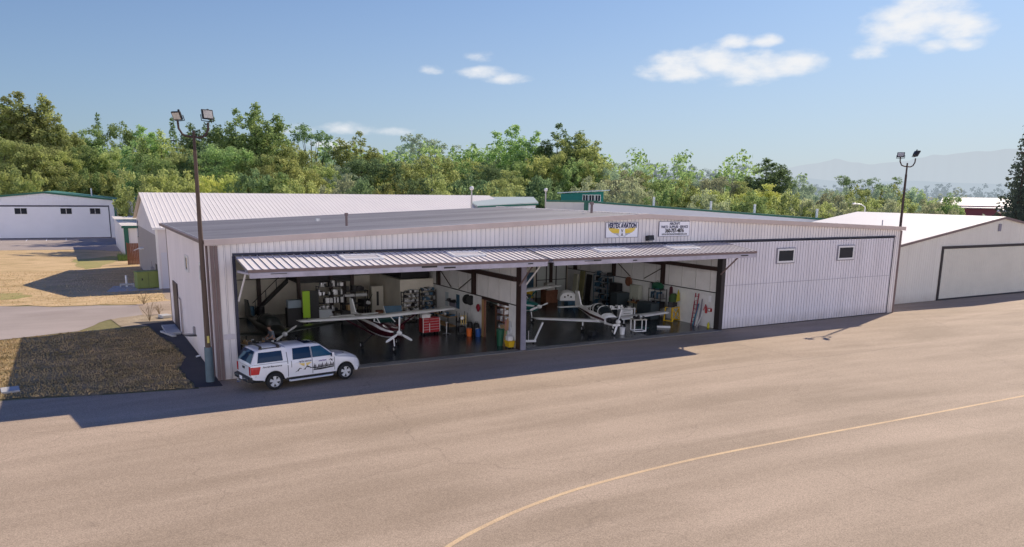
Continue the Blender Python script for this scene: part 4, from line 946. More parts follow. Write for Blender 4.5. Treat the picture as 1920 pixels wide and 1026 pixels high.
# ------------------------------------------------------------------ dry grass blades (nobody could count them)
def grass(name, label, poly, n, hmin, hmax, m, seed):
    rs = np.random.RandomState(seed); P = np.array(poly)
    mn, mx_ = P.min(0), P.max(0); pts = []
    while len(pts) < n:
        c = mn + (mx_ - mn) * rs.rand(n * 2, 2); ins = np.zeros(len(c), bool); j = len(P) - 1
        for i in range(len(P)):
            cond = ((P[i, 1] > c[:, 1]) != (P[j, 1] > c[:, 1])) & (c[:, 0] < (P[j, 0] - P[i, 0]) * (c[:, 1] - P[i, 1]) / (P[j, 1] - P[i, 1] + 1e-9) + P[i, 0])
            ins ^= cond; j = i
        pts += list(c[ins])
    c = np.array(pts[:n]); a = rs.rand(n) * 2 * pi; h = hmin + (hmax - hmin) * rs.rand(n) ** 2; wv = .02 + .03 * rs.rand(n); le = (rs.rand(n, 2) - .5) * .8
    v = np.zeros((n, 3, 3)); dx, dy = np.cos(a) * wv, np.sin(a) * wv
    v[:, 0] = np.c_[c[:, 0] - dx, c[:, 1] - dy, np.zeros(n)]; v[:, 1] = np.c_[c[:, 0] + dx, c[:, 1] + dy, np.zeros(n)]
    v[:, 2] = np.c_[c[:, 0] + le[:, 0] * h, c[:, 1] + le[:, 1] * h, h]
    me = bpy.data.meshes.new(name); me.from_pydata(v.reshape(-1, 3).tolist(), [], np.arange(3 * n).reshape(-1, 3).tolist()); me.materials.append(m)
    o = bpy.data.objects.new(name, me); COL.objects.link(o); tag(o, label, 'grass', None, 'stuff'); return o
blade2 = mat('grass_blade_pale', (0.66, 0.47, 0.25), .9, col2=(0.40, 0.30, 0.13), vscale=.8)
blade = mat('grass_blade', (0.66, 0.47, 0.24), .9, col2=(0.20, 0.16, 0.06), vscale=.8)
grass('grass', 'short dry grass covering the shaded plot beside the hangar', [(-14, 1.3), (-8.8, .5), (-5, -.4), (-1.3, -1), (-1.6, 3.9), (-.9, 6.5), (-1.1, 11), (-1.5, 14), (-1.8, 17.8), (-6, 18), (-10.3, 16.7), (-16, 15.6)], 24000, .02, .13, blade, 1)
grass('grass', 'dry straw-coloured grass of the lawn behind the road', [(-24, 40), (-14, 35.2), (-7.6, 31.8), (-1.7, 30.5), (.8, 31.2), (.8, 60), (-12, 62), (-26, 60)], 9000, .03, .10, blade2, 2)
grass('grass', 'tall green weeds at the foot of the small shed', [(-1.0, 72), (.9, 72), (.9, 77), (-.8, 77)], 900, .3, 1.0, mat('weed_green', (0.15, 0.22, 0.05), .9), 3)

# ------------------------------------------------------------------ mountains and far wood
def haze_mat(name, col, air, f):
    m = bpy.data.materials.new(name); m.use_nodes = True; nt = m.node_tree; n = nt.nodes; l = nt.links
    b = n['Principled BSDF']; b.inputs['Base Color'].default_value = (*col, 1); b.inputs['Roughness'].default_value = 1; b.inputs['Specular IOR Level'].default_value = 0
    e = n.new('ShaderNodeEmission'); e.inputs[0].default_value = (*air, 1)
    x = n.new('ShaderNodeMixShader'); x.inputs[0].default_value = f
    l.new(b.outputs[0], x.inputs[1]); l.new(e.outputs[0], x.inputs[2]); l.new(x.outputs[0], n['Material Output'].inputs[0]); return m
def ridge(name, pts, base_d, seed, m, rough):
    rr = random.Random(seed); P = []
    for (a, c) in zip(pts[:-1], pts[1:]):
        for k in range(14):
            t = k / 14; P.append(tuple(a[i] + (c[i] - a[i]) * t for i in range(3)))
    P.append(pts[-1]); b = B(); vs = []; rows = 9; n = len(P)
    ph = [rr.uniform(0, 6.28) for _ in range(6)]
    for j in range(rows):
        s = j / (rows - 1)
        for i, p in enumerate(P):
            d = Vector((p[0] + 5.8, p[1] + 40.3, 0)).normalized()
            k = (1 - s) ** 1.25
            z = p[2] * k + rough * p[2] * .016 * sum(sin(ph[q] + i * (.09 + .13 * q) + j * .4) for q in range(4)) * (k + .3 * (1 - k) * k)
            off = -s * base_d + base_d * .12 * sin(i * .7 + ph[4]) * s * (1 - s) * 4
            vs.append((p[0] + d.x * off, p[1] + d.y * off, max(z, -5) if j < rows - 1 else -8))
    fs = [(j * n + i, j * n + i + 1, (j + 1) * n + i + 1, (j + 1) * n + i) for j in range(rows - 1) for i in range(n - 1)]
    b.add(vs, fs); return struct(b.build(name, m, smooth=True))
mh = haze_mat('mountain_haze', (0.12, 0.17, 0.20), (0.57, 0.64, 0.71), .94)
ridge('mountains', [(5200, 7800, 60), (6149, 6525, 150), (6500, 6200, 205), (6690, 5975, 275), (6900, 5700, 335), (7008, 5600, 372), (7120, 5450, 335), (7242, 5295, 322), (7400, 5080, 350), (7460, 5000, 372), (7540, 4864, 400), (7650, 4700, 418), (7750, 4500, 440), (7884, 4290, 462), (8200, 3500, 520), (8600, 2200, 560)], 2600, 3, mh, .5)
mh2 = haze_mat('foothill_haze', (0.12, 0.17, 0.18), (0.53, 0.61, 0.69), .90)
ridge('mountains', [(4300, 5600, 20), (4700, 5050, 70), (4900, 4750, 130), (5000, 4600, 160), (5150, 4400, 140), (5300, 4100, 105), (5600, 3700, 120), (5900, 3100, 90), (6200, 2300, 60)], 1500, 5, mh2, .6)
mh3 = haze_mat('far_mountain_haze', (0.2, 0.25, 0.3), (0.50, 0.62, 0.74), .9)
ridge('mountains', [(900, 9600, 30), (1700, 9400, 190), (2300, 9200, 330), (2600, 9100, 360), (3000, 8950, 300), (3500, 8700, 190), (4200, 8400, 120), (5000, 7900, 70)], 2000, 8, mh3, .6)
TREES = [
 (-20.9, 189.2, 29.1, 14.0, 'cot', 'olive', 'sky', -25), (-14.2, 187.6, 30.6, 11.8, 'cot', 'olive', 'sky', 35), (-9.5, 185.7, 29.7, 11.8, 'cot', 'olive', 'sky', 78),
 (-6.4, 182.7, 24.7, 9.0, 'cot', 'olive', 'sky', 110), (-1.8, 197.7, 23.6, 10.0, 'rnd', 'green', 'sky', 150), (2.8, 207.6, 28.3, 4.7, 'con', 'dark', 'sky', 182),
 (8.1, 202.3, 25.7, 12.1, 'rnd', 'green', 'sky', 226), (8.2, 139.2, 20.9, 6.9, 'cot', 'green', 'sky', 265), (11.2, 134.9, 19.9, 7.9, 'cot', 'olive', 'sky', 300),
 (15.8, 154.5, 24.2, 3.3, 'con', 'dark', 'sky', 322), (16.0, 133.4, 19.2, 7.1, 'cot', 'olive', 'sky', 350), (20.5, 129.7, 22.5, 5.5, 'cot', 'dark', 'sky', 398),
 (24.2, 126.0, 23.9, 7.0, 'cot', 'green', 'sky', 440), (27.6, 122.3, 24.9, 9.6, 'cot', 'green', 'sky', 480), (31.4, 123.6, 21.0, 6.8, 'cot', 'olive', 'sky', 516),
 (33.5, 118.9, 17.8, 7.8, 'rnd', 'olive', 'sky', 548), (43.8, 143.1, 23.5, 7.8, 'air', 'dark', 'sky', 582), (51.8, 156.5, 17.5, 7.5, 'rnd', 'grey', 'sky', 617),
 (49.4, 136.3, 18.4, 6.0, 'cot', 'grey', 'sky', 645), (50.7, 128.5, 21.0, 9.5, 'cot', 'olive', 'sky', 676), (64.2, 152.4, 18.7, 7.6, 'air', 'grey', 'sky', 716),
 (68.7, 150.7, 21.0, 8.1, 'air', 'grey', 'sky', 752), (70.9, 144.4, 23.1, 8.2, 'air', 'grey', 'sky', 785), (74.9, 142.7, 21.9, 8.2, 'air', 'grey', 'sky', 818),
 (75.4, 133.7, 18.8, 6.9, 'cot', 'green', 'sky', 850), (74.4, 123.1, 18.1, 7.5, 'rnd', 'green', 'sky', 880), (73.9, 112.2, 16.6, 7.3, 'rnd', 'dark', 'sky', 918),
 (73.9, 100.8, 22.0, 8.4, 'cot', 'green', 'sky', 968), (79.4, 102.2, 17.4, 5.5, 'rnd', 'green', 'sky', 1004), (81.1, 96.5, 22.1, 9.2, 'cot', 'dark', 'sky', 1046),
 (82.5, 90.8, 20.1, 8.8, 'cot', 'olive', 'sky', 1086), (110.8, 122.2, 17.3, 7.2, 'cot', 'grey', 'sky', 1130), (132.3, 143.7, 17.9, 8.2, 'air', 'grey', 'sky', 1162),
 (142.5, 148.4, 17.3, 7.9, 'rnd', 'grey', 'sky', 1196), (158.6, 161.2, 18.7, 8.2, 'air', 'far', 'sky', 1224), (172.3, 169.3, 18.9, 7.2, 'air', 'far', 'sky', 1255),
 (163.7, 150.3, 17.8, 7.7, 'air', 'far', 'sky', 1290), (165.1, 142.2, 15.4, 8.1, 'rnd', 'far', 'sky', 1330), (164.5, 135.8, 17.0, 7.3, 'air', 'far', 'sky', 1356),
 (166.9, 133.5, 17.8, 7.9, 'air', 'far', 'sky', 1378), (133.0, 89.5, 16.9, 10.2, 'cot', 'dark', 'sky', 1438), (166.1, 112.6, 14.6, 4.4, 'air', 'far', 'sky', 1478),
 (157.4, 99.7, 13.8, 5.4, 'cot', 'grey', 'sky', 1508), (156.6, 84.9, 14.0, 5.6, 'air', 'dark', 'sky', 1598), (160.5, 79.6, 13.7, 5.2, 'air', 'dark', 'sky', 1655),
 (-17.1, 161.4, 18.8, 11.3, 'rnd', 'olive', 'mid', 5), (-11.7, 159.6, 18.1, 10.8, 'rnd', 'olive', 'mid', 60), (-5.9, 161.7, 16.7, 9.4, 'rnd', 'yellow', 'mid', 120),
 (-1.0, 169.7, 18.3, 9.9, 'rnd', 'green', 'mid', 165), (3.9, 167.5, 17.8, 9.9, 'rnd', 'olive', 'mid', 210), (7.7, 159.3, 17.0, 9.6, 'rnd', 'olive', 'mid', 250),
 (7.8, 111.1, 14.9, 7.4, 'rnd', 'green', 'mid', 290), (12.0, 113.7, 15.6, 7.6, 'rnd', 'olive', 'mid', 335), (16.5, 113.1, 17.1, 6.7, 'rnd', 'dark', 'mid', 385),
 (18.8, 107.7, 16.5, 7.5, 'rnd', 'green', 'mid', 420), (22.3, 105.0, 15.6, 8.0, 'rnd', 'green', 'mid', 465), (25.8, 102.3, 15.0, 7.5, 'rnd', 'olive', 'mid', 510),
 (29.7, 101.3, 14.4, 7.1, 'rnd', 'yellow', 'mid', 555), (34.7, 104.1, 13.6, 6.8, 'rnd', 'olive', 'mid', 600), (39.9, 107.8, 13.6, 6.1, 'rnd', 'grey', 'mid', 640),
 (42.4, 99.7, 15.0, 9.5, 'rnd', 'dark', 'mid', 690), (48.1, 101.8, 14.3, 5.6, 'rnd', 'yellow', 'mid', 738), (52.7, 103.3, 14.6, 6.2, 'rnd', 'olive', 'mid', 775),
 (53.0, 95.5, 15.6, 11.0, 'rnd', 'olive', 'mid', 808), (62.4, 102.2, 15.0, 7.4, 'rnd', 'green', 'mid', 865), (67.9, 107.4, 15.6, 6.6, 'rnd', 'yellow', 'mid', 890),
 (61.5, 87.0, 14.2, 6.9, 'rnd', 'dark', 'mid', 925), (61.4, 80.3, 12.9, 7.8, 'rnd', 'olive', 'mid', 958), (71.9, 90.4, 15.3, 6.7, 'rnd', 'green', 'mid', 1000),
 (74.1, 86.7, 16.4, 7.4, 'rnd', 'yellow', 'mid', 1038), (76.1, 83.0, 15.2, 6.5, 'rnd', 'green', 'mid', 1075), (80.1, 82.7, 15.3, 6.6, 'rnd', 'olive', 'mid', 1110),
 (82.5, 81.0, 13.6, 6.0, 'rnd', 'grey', 'mid', 1140), (80.2, 72.7, 13.2, 8.7, 'rnd', 'brown', 'mid', 1172), (91.3, 80.5, 13.1, 6.3, 'rnd', 'olive', 'mid', 1212),
 (91.0, 74.4, 11.8, 5.9, 'rnd', 'green', 'mid', 1248), (103.6, 83.3, 12.3, 6.7, 'rnd', 'olive', 'mid', 1285), (106.3, 80.8, 12.1, 6.5, 'rnd', 'grey', 'mid', 1320),
 (105.7, 74.5, 12.6, 7.9, 'rnd', 'brown', 'mid', 1358), (108.7, 71.5, 11.8, 6.2, 'rnd', 'olive', 'mid', 1400), (92.7, 52.1, 11.0, 6.7, 'rnd', 'bright', 'mid', 1432),
 (-18.3, 149.3, 12.7, 7.5, 'shr', 'olive', 'low', -10), (-14.2, 148.5, 12.1, 7.1, 'shr', 'yellow', 'low', 35), (-9.7, 151.7, 11.3, 6.9, 'shr', 'olive', 'low', 85),
 (-4.8, 151.7, 11.9, 7.2, 'shr', 'olive', 'low', 135), (-0.2, 153.6, 12.9, 7.1, 'shr', 'green', 'low', 180), (3.1, 149.5, 12.0, 6.8, 'shr', 'yellow', 'low', 215),
 (5.6, 148.4, 11.6, 5.7, 'shr', 'bright', 'low', 240), (5.3, 89.2, 11.9, 5.1, 'shr', 'olive', 'low', 285), (8.6, 88.9, 11.7, 5.0, 'shr', 'yellow', 'low', 330),
 (11.9, 90.5, 11.5, 4.6, 'shr', 'yellow', 'low', 372), (14.6, 86.1, 11.2, 4.8, 'shr', 'bright', 'low', 415), (16.9, 83.7, 11.8, 5.1, 'shr', 'dark', 'low', 450),
 (20.2, 83.0, 11.6, 5.2, 'shr', 'green', 'low', 495), (24.0, 82.2, 11.5, 5.2, 'shr', 'olive', 'low', 545), (27.4, 81.3, 11.0, 4.6, 'shr', 'yellow', 'low', 590),
 (31.1, 82.3, 11.4, 4.7, 'shr', 'brown', 'low', 630), (32.9, 78.6, 10.8, 4.1, 'shr', 'dark', 'low', 665), (37.1, 77.1, 11.0, 5.0, 'shr', 'yellow', 'low', 720),
 (40.9, 76.7, 11.6, 5.0, 'shr', 'dark', 'low', 765), (45.9, 73.5, 11.7, 5.5, 'shr', 'olive', 'low', 835), (48.0, 69.2, 10.8, 4.6, 'shr', 'dark', 'low', 880),
 (51.6, 71.9, 11.7, 4.7, 'shr', 'dark', 'low', 905), (50.8, 63.3, 10.5, 4.0, 'shr', 'olive', 'low', 945), (55.9, 65.0, 11.4, 4.9, 'shr', 'dark', 'low', 990),
 (59.8, 65.0, 11.4, 4.7, 'shr', 'dark', 'low', 1030), (67.8, 62.0, 11.6, 4.7, 'shr', 'brown', 'low', 1130), (72.2, 57.5, 10.5, 4.6, 'shr', 'brown', 'low', 1205),
 (72.5, 53.3, 10.2, 4.0, 'shr', 'green', 'low', 1240), (76.5, 53.8, 10.4, 4.4, 'shr', 'olive', 'low', 1275), (76.6, 49.7, 10.1, 4.3, 'shr', 'yellow', 'low', 1310),
 (77.2, 46.4, 9.8, 3.9, 'shr', 'brown', 'low', 1345), (79.1, 44.6, 9.7, 3.6, 'shr', 'olive', 'low', 1380), (79.2, 41.6, 9.6, 3.5, 'shr', 'green', 'low', 1410),
 (87.0, 43.5, 9.8, 3.7, 'shr', 'olive', 'low', 1462), (106.9, 58.7, 9.7, 5.3, 'shr', 'grey', 'low', 1485), (112.8, 59.6, 9.9, 5.9, 'shr', 'grey', 'low', 1520),
 (110.5, 54.5, 9.8, 5.3, 'shr', 'brown', 'low', 1548), (127.6, 65.1, 10.9, 6.3, 'shr', 'grey', 'low', 1575), (131.2, 63.8, 11.1, 7.0, 'shr', 'olive', 'low', 1608),
 (135.4, 63.1, 11.0, 6.6, 'shr', 'grey', 'low', 1640), (141.3, 63.5, 11.3, 6.5, 'shr', 'olive', 'low', 1672), (141.5, 59.7, 10.8, 6.4, 'shr', 'grey', 'low', 1705),
 (146.5, 59.5, 10.5, 6.3, 'shr', 'olive', 'low', 1735), (143.1, 53.6, 9.9, 4.6, 'shr', 'green', 'low', 1768), (91.2, 43.3, 8.9, 3.6, 'shr', 'brown', 'low', 1500),
 (94.4, 42.5, 8.5, 3.8, 'shr', 'olive', 'low', 1535), (104.4, 46.1, 8.8, 4.4, 'shr', 'brown', 'low', 1580), (110.4, 46.5, 9.0, 4.5, 'shr', 'olive', 'low', 1620),
 (112.3, 43.9, 8.8, 4.4, 'shr', 'brown', 'low', 1660), (118.2, 44.1, 8.7, 4.5, 'shr', 'olive', 'low', 1700), (120.0, 41.5, 8.8, 4.1, 'shr', 'brown', 'low', 1740),
 (89.5, 10.6, 17.9, 4.8, 'con', 'black', 'right', 1932), (93.6, 11.3, 16.5, 5.6, 'con', 'black', 'right', 1952), (98.0, 15.8, 12.9, 2.3, 'con', 'black', 'right', 1908),
]
# ------------------------------------------------------------------ trees
def leaf_mat(name, c1, c2, air=0.0):
    m = bpy.data.materials.new(name); m.use_nodes = True; nt = m.node_tree; n = nt.nodes; l = nt.links
    n.remove(n['Principled BSDF'])
    at = n.new('ShaderNodeAttribute'); at.attribute_name = 'tint'
    oi = n.new('ShaderNodeObjectInfo')
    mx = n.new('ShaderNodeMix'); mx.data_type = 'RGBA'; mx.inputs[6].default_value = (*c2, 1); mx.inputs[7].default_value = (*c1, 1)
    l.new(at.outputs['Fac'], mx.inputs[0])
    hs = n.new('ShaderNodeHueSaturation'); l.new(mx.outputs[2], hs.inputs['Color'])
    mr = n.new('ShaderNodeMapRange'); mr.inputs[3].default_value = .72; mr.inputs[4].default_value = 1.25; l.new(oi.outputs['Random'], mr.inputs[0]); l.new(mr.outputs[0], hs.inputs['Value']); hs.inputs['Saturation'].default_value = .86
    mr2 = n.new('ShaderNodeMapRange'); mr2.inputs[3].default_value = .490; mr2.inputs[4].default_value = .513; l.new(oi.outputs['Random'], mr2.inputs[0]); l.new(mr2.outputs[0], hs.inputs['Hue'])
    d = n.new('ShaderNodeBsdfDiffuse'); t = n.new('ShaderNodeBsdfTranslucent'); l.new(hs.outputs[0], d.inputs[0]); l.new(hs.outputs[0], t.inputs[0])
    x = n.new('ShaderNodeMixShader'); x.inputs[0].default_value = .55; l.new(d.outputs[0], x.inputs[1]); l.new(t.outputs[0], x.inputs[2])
    out = x
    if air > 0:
        e = n.new('ShaderNodeEmission'); e.inputs[0].default_value = (0.40, 0.48, 0.55, 1)  # distance haze put into the leaf material as a pale glow
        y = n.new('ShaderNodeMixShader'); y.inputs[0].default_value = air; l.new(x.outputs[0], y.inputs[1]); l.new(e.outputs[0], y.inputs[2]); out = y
    l.new(out.outputs[0], n['Material Output'].inputs[0]); return m
LEAF = {
 'olive': leaf_mat('leaf_olive', (0.52, 0.575, 0.165), (0.27, 0.34, 0.10)),
 'green': leaf_mat('leaf_green', (0.406, 0.551, 0.150), (0.220, 0.362, 0.117)),
 'yellow': leaf_mat('leaf_yellow', (0.62, 0.66, 0.17), (0.40, 0.48, 0.13)),
 'bright': leaf_mat('leaf_bright', (0.720, 0.720, 0.135), (0.585, 0.720, 0.157)),
 'dark': leaf_mat('leaf_dark', (0.265, 0.383, 0.135), (0.117, 0.207, 0.097)),
 'black': leaf_mat('leaf_black', (0.08, 0.105, 0.06), (0.025, 0.04, 0.028), .02),
 'grey': leaf_mat('leaf_grey', (0.506, 0.646, 0.326), (0.292, 0.430, 0.236), .08),
 'brown': leaf_mat('leaf_brown', (0.549, 0.574, 0.271), (0.265, 0.311, 0.157), .03),
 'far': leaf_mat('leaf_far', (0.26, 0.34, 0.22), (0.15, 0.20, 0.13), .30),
}
bark = mat('bark', (0.10, 0.075, 0.055), .9, var=.4, vscale=3)

def leaves_mesh(name, clumps, seed, leaf=.42, per=60, flat=.0):
    # clumps: list of (x, y, z, r, tintbase); leaves are kite quads scattered through each clump
    rs = np.random.RandomState(seed); V = []; T = []
    C0 = np.array([c[:3] for c in clumps]).mean(0)
    for (x, y, z, r, tb) in clumps:
        n = max(12, int(per * (r / 1.0) ** 1.6))
        u = rs.normal(size=(n, 3)); u /= np.linalg.norm(u, axis=1)[:, None]
        rad = r * rs.rand(n)[:, None] ** .45
        p = np.array([x, y, z]) + u * rad * np.array([1, 1, .8])
        nr = u * 1.0 + rs.normal(size=(n, 3)) * .7 + np.array([0, 0, .35]); nr /= np.linalg.norm(nr, axis=1)[:, None]
        t = np.cross(nr, rs.normal(size=(n, 3))); t /= np.linalg.norm(t, axis=1)[:, None] + 1e-9; w = np.cross(nr, t)
        s = leaf * (.6 + .8 * rs.rand(n))[:, None]
        q = np.stack([p - t * s * .6, p + w * s * .36, p + t * s * .7, p - w * s * .36], 1)
        V.append(q)
        depth = np.clip((rad[:, 0] / r), 0, 1) * .55 + .45 * np.clip(.5 + u[:, 2] * .5, 0, 1)  # inner and lower leaves darker: crown shade put into the tint
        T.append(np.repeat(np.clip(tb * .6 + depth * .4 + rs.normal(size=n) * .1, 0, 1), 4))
    V = np.concatenate(V).reshape(-1, 3); T = np.concatenate(T); nq = len(V) // 4
    me = bpy.data.meshes.new(name)
    me.vertices.add(len(V)); me.vertices.foreach_set('co', V.ravel())
    me.loops.add(nq * 4); me.loops.foreach_set('vertex_index', np.arange(nq * 4, dtype=np.int32))
    me.polygons.add(nq); me.polygons.foreach_set('loop_start', np.arange(0, nq * 4, 4, dtype=np.int32)); me.polygons.foreach_set('loop_total', np.full(nq, 4, np.int32))
    a = me.attributes.new('tint', 'FLOAT', 'POINT'); a.data.foreach_set('value', T.astype(np.float32))
    me.update(); me.validate(); return me
def trunk_mesh(name, H, limbs, r0):
    b = B(); b.path([(0, 0, 0), (.05 * H * .1, 0, H * .3), (0, .02 * H * .2, H * .6), (0, 0, H * .92)], [r0, r0 * .8, r0 * .5, r0 * .1], 7)
    for (z0, tip) in limbs:
        m_ = (tip[0] * .55, tip[1] * .55, z0 + (tip[2] - z0) * .42)
        b.path([(0, 0, z0), m_, tip], [r0 * .38, r0 * .24, r0 * .07], 5)
    me = bpy.data.meshes.new(name); me.from_pydata(b.v, [], b.f); me.materials.append(bark); return me
H0 = 20.0
def variant(kind, seed):
    rr = random.Random(seed); cl = []; limbs = []
    if kind == 'cot':      # upright cottonwood: several ascending spires of small tufts
        spires = [(0, 0, 1.0, 1.0)] + [(rr.uniform(1.8, 3.6) * cos(a), rr.uniform(1.8, 3.6) * sin(a), rr.uniform(.70, .94), rr.uniform(.8, 1.05)) for a in [k * 2 * pi / 8 + rr.uniform(-.4, .4) for k in range(8)]]
        for (sx, sy, hh, sc) in spires:
            top = H0 * hh
            limbs.append((H0 * rr.uniform(.2, .4), (sx, sy, top * .93)))
            nz = 15
            for k in range(nz):
                t = k / (nz - 1); z = H0 * .16 + (top - H0 * .16) * t
                R_ = (2.9 * (1 - t) ** .55 + .5) * sc
                for _ in range(4):
                    a = rr.uniform(0, 2 * pi); d = R_ * rr.uniform(.1, 1.0)
                    f = min(1, .3 + t)
                    cl.append((sx * f + d * cos(a), sy * f + d * sin(a), z + rr.uniform(-.5, .5), rr.uniform(.6, 1.2) * (1.15 - .45 * t), rr.uniform(.15, 1)))
        for k in range(26):     # tips that stick out of the outline
            s = rr.choice(spires); a = rr.uniform(0, 2 * pi)
            cl.append((s[0] + cos(a) * rr.uniform(.3, 2.4), s[1] + sin(a) * rr.uniform(.3, 2.4), H0 * s[2] * rr.uniform(.72, 1.0), rr.uniform(.35, .6), rr.uniform(.4, 1)))
        me = leaves_mesh('crown', cl, seed, .30, 62)
    elif kind == 'rnd':    # dense broad tree built of uneven lobes
        lob = [(rr.uniform(-4.2, 4.2), rr.uniform(-4.2, 4.2), rr.uniform(.30, .82) * H0, rr.uniform(2.2, 3.8)) for _ in range(11)] + [(rr.uniform(-1.5, 1.5), rr.uniform(-1.5, 1.5), .84 * H0, 2.9)]
        for (lx, ly, lz, lr) in lob:
            limbs.append((H0 * rr.uniform(.15, .3), (lx * .8, ly * .8, lz)))
            for _ in range(17):
                a = rr.uniform(0, 2 * pi); c = rr.uniform(-.6, 1); s = sqrt(max(0, 1 - c * c)); k = rr.uniform(.72, 1.05)
                cl.append((lx + lr * s * cos(a) * k, ly + lr * s * sin(a) * k, lz + lr * c * k * .95, rr.uniform(.55, 1.25), rr.uniform(.1, 1)))
        for _ in range(26):
            cl.append((rr.uniform(-4.5, 4.5), rr.uniform(-4.5, 4.5), rr.uniform(.05, .35) * H0, rr.uniform(1, 1.8), rr.uniform(0, .5)))
        me = leaves_mesh('crown', cl, seed, .31, 72)
    elif kind == 'air':    # open crown on visible branches
        for k in range(15):
            a = rr.uniform(0, 2 * pi); z = H0 * rr.uniform(.38, .95); rad = (4.9 * sqrt(max(.05, 1 - ((z / H0 - .62) / .42) ** 2))) * rr.uniform(.35, 1)
            tip = (rad * cos(a), rad * sin(a), z); limbs.append((z * rr.uniform(.35, .6), tip))
            for _ in range(7):
                cl.append((tip[0] + rr.uniform(-1.3, 1.3), tip[1] + rr.uniform(-1.3, 1.3), tip[2] + rr.uniform(-.9, 1.1), rr.uniform(.4, .95), rr.uniform(.2, 1)))
        cl += [(rr.uniform(-3, 3), rr.uniform(-3, 3), H0 * rr.uniform(.12, .4), rr.uniform(.7, 1.4), rr.uniform(0, .6)) for _ in range(22)]
        me = leaves_mesh('crown', cl, seed, .29, 64)
    elif kind == 'con':    # spruce: whorls of drooping boughs
        nl = 26
        for k in range(nl):
            t = k / (nl - 1); z = H0 * (.06 + .93 * t); R_ = 4.3 * (1 - t) ** .85 + .15
            nb = max(3, int(9 * (1 - t) + 3))
            for j in range(nb):
                a = 2 * pi * j / nb + rr.uniform(-.4, .4); L = R_ * rr.uniform(.62, 1.12)
                if k % 4 == 0 and j % 2 == 0: limbs.append((z, (L * .8 * cos(a), L * .8 * sin(a), z - .12 * L)))
                for q in range(max(1, int(L / .8))):
                    d = L * (q + .6) / max(1, int(L / .8)); cl.append((d * cos(a), d * sin(a), z - .16 * d + .0 * q, .55 * (1 - .35 * d / max(L, .1)) + .12, rr.uniform(0, 1)))
        me = leaves_mesh('crown', cl, seed, .34, 34)
    else:                  # shrub: wide low mound
        lob = [(rr.uniform(-6, 6), rr.uniform(-5, 5), rr.uniform(.15, .62) * H0, rr.uniform(3.0, 5.4)) for _ in range(10)]
        for (lx, ly, lz, lr) in lob:
            for _ in range(18):
                a = rr.uniform(0, 2 * pi); c = rr.uniform(-.8, 1); s = sqrt(max(0, 1 - c * c)); k = rr.uniform(.75, 1.08)
                cl.append((lx + lr * s * cos(a) * k, ly + lr * s * sin(a) * k, max(.4, lz + lr * c * k * 1.0), rr.uniform(.8, 1.7), rr.uniform(.1, 1)))
        for _ in range(14): cl.append((rr.uniform(-7, 7), rr.uniform(-6, 6), rr.uniform(.5, 5), rr.uniform(1.2, 2.2), rr.uniform(0, .5)))
        me = leaves_mesh('crown', cl, seed, .46, 44)
    z = np.empty(len(me.vertices) * 3); me.vertices.foreach_get('co', z); z = z.reshape(-1, 3)
    ht = np.percentile(z[:, 2], 99.7); wd = np.percentile(np.abs(z[:, :2]), 97) * 2
    tr = trunk_mesh('trunk', ht * .95, limbs, .34 if kind != 'shr' else .2) if kind != 'shr' else None
    return me, tr, ht, wd
NV = {'cot': 4, 'rnd': 5, 'air': 4, 'con': 2, 'shr': 4}
VAR = {k: [variant(k, 100 + 17 * i + len(k) * 3 + ord(k[0])) for i in range(n)] for k, n in NV.items()}
CROWN = {}
def crown_for(kind, vi, col):
    key = (kind, vi, col)
    if key not in CROWN:
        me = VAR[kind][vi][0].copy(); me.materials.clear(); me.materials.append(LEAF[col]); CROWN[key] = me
    return CROWN[key]
LOOK = {'olive': 'olive green', 'green': 'mid green', 'yellow': 'yellowish', 'bright': 'lime green', 'dark': 'dark green', 'black': 'almost black', 'grey': 'grey-green', 'brown': 'brownish', 'far': 'hazy pale'}
SORT = {'cot': 'cottonwood', 'rnd': 'bushy tree', 'air': 'airy tree', 'con': 'pointed conifer', 'shr': 'low shrub'}
def region(px):
    for lim, t in ((228, 'behind the far left hangar'), (330, 'above the white gable end'), (430, 'just right of the left pole'), (640, "over the white roof's left half"), (905, "over the white roof's right half"), (1040, 'behind the globe lamp posts'), (1130, 'around the teal house'), (1330, 'above the two signs'), (1480, 'above the closed bay'), (1690, 'left of the right pole'), (3000, 'right of the right pole')):
        if px < lim: return t
ROW = {'sky': 'on the skyline', 'mid': 'in the middle row', 'low': 'in the front row', 'right': 'at the edge'}
seen = {}; rt_ = random.Random(3)
for (x, y, h, wd, kind, col, row, px) in sorted(TREES, key=lambda t: t[7]):
    key = (col, kind, row, region(px)); seen.setdefault(key, []).append((x, y, h, wd, px))
ORD = ['first', 'second', 'third', 'fourth', 'fifth', 'sixth']
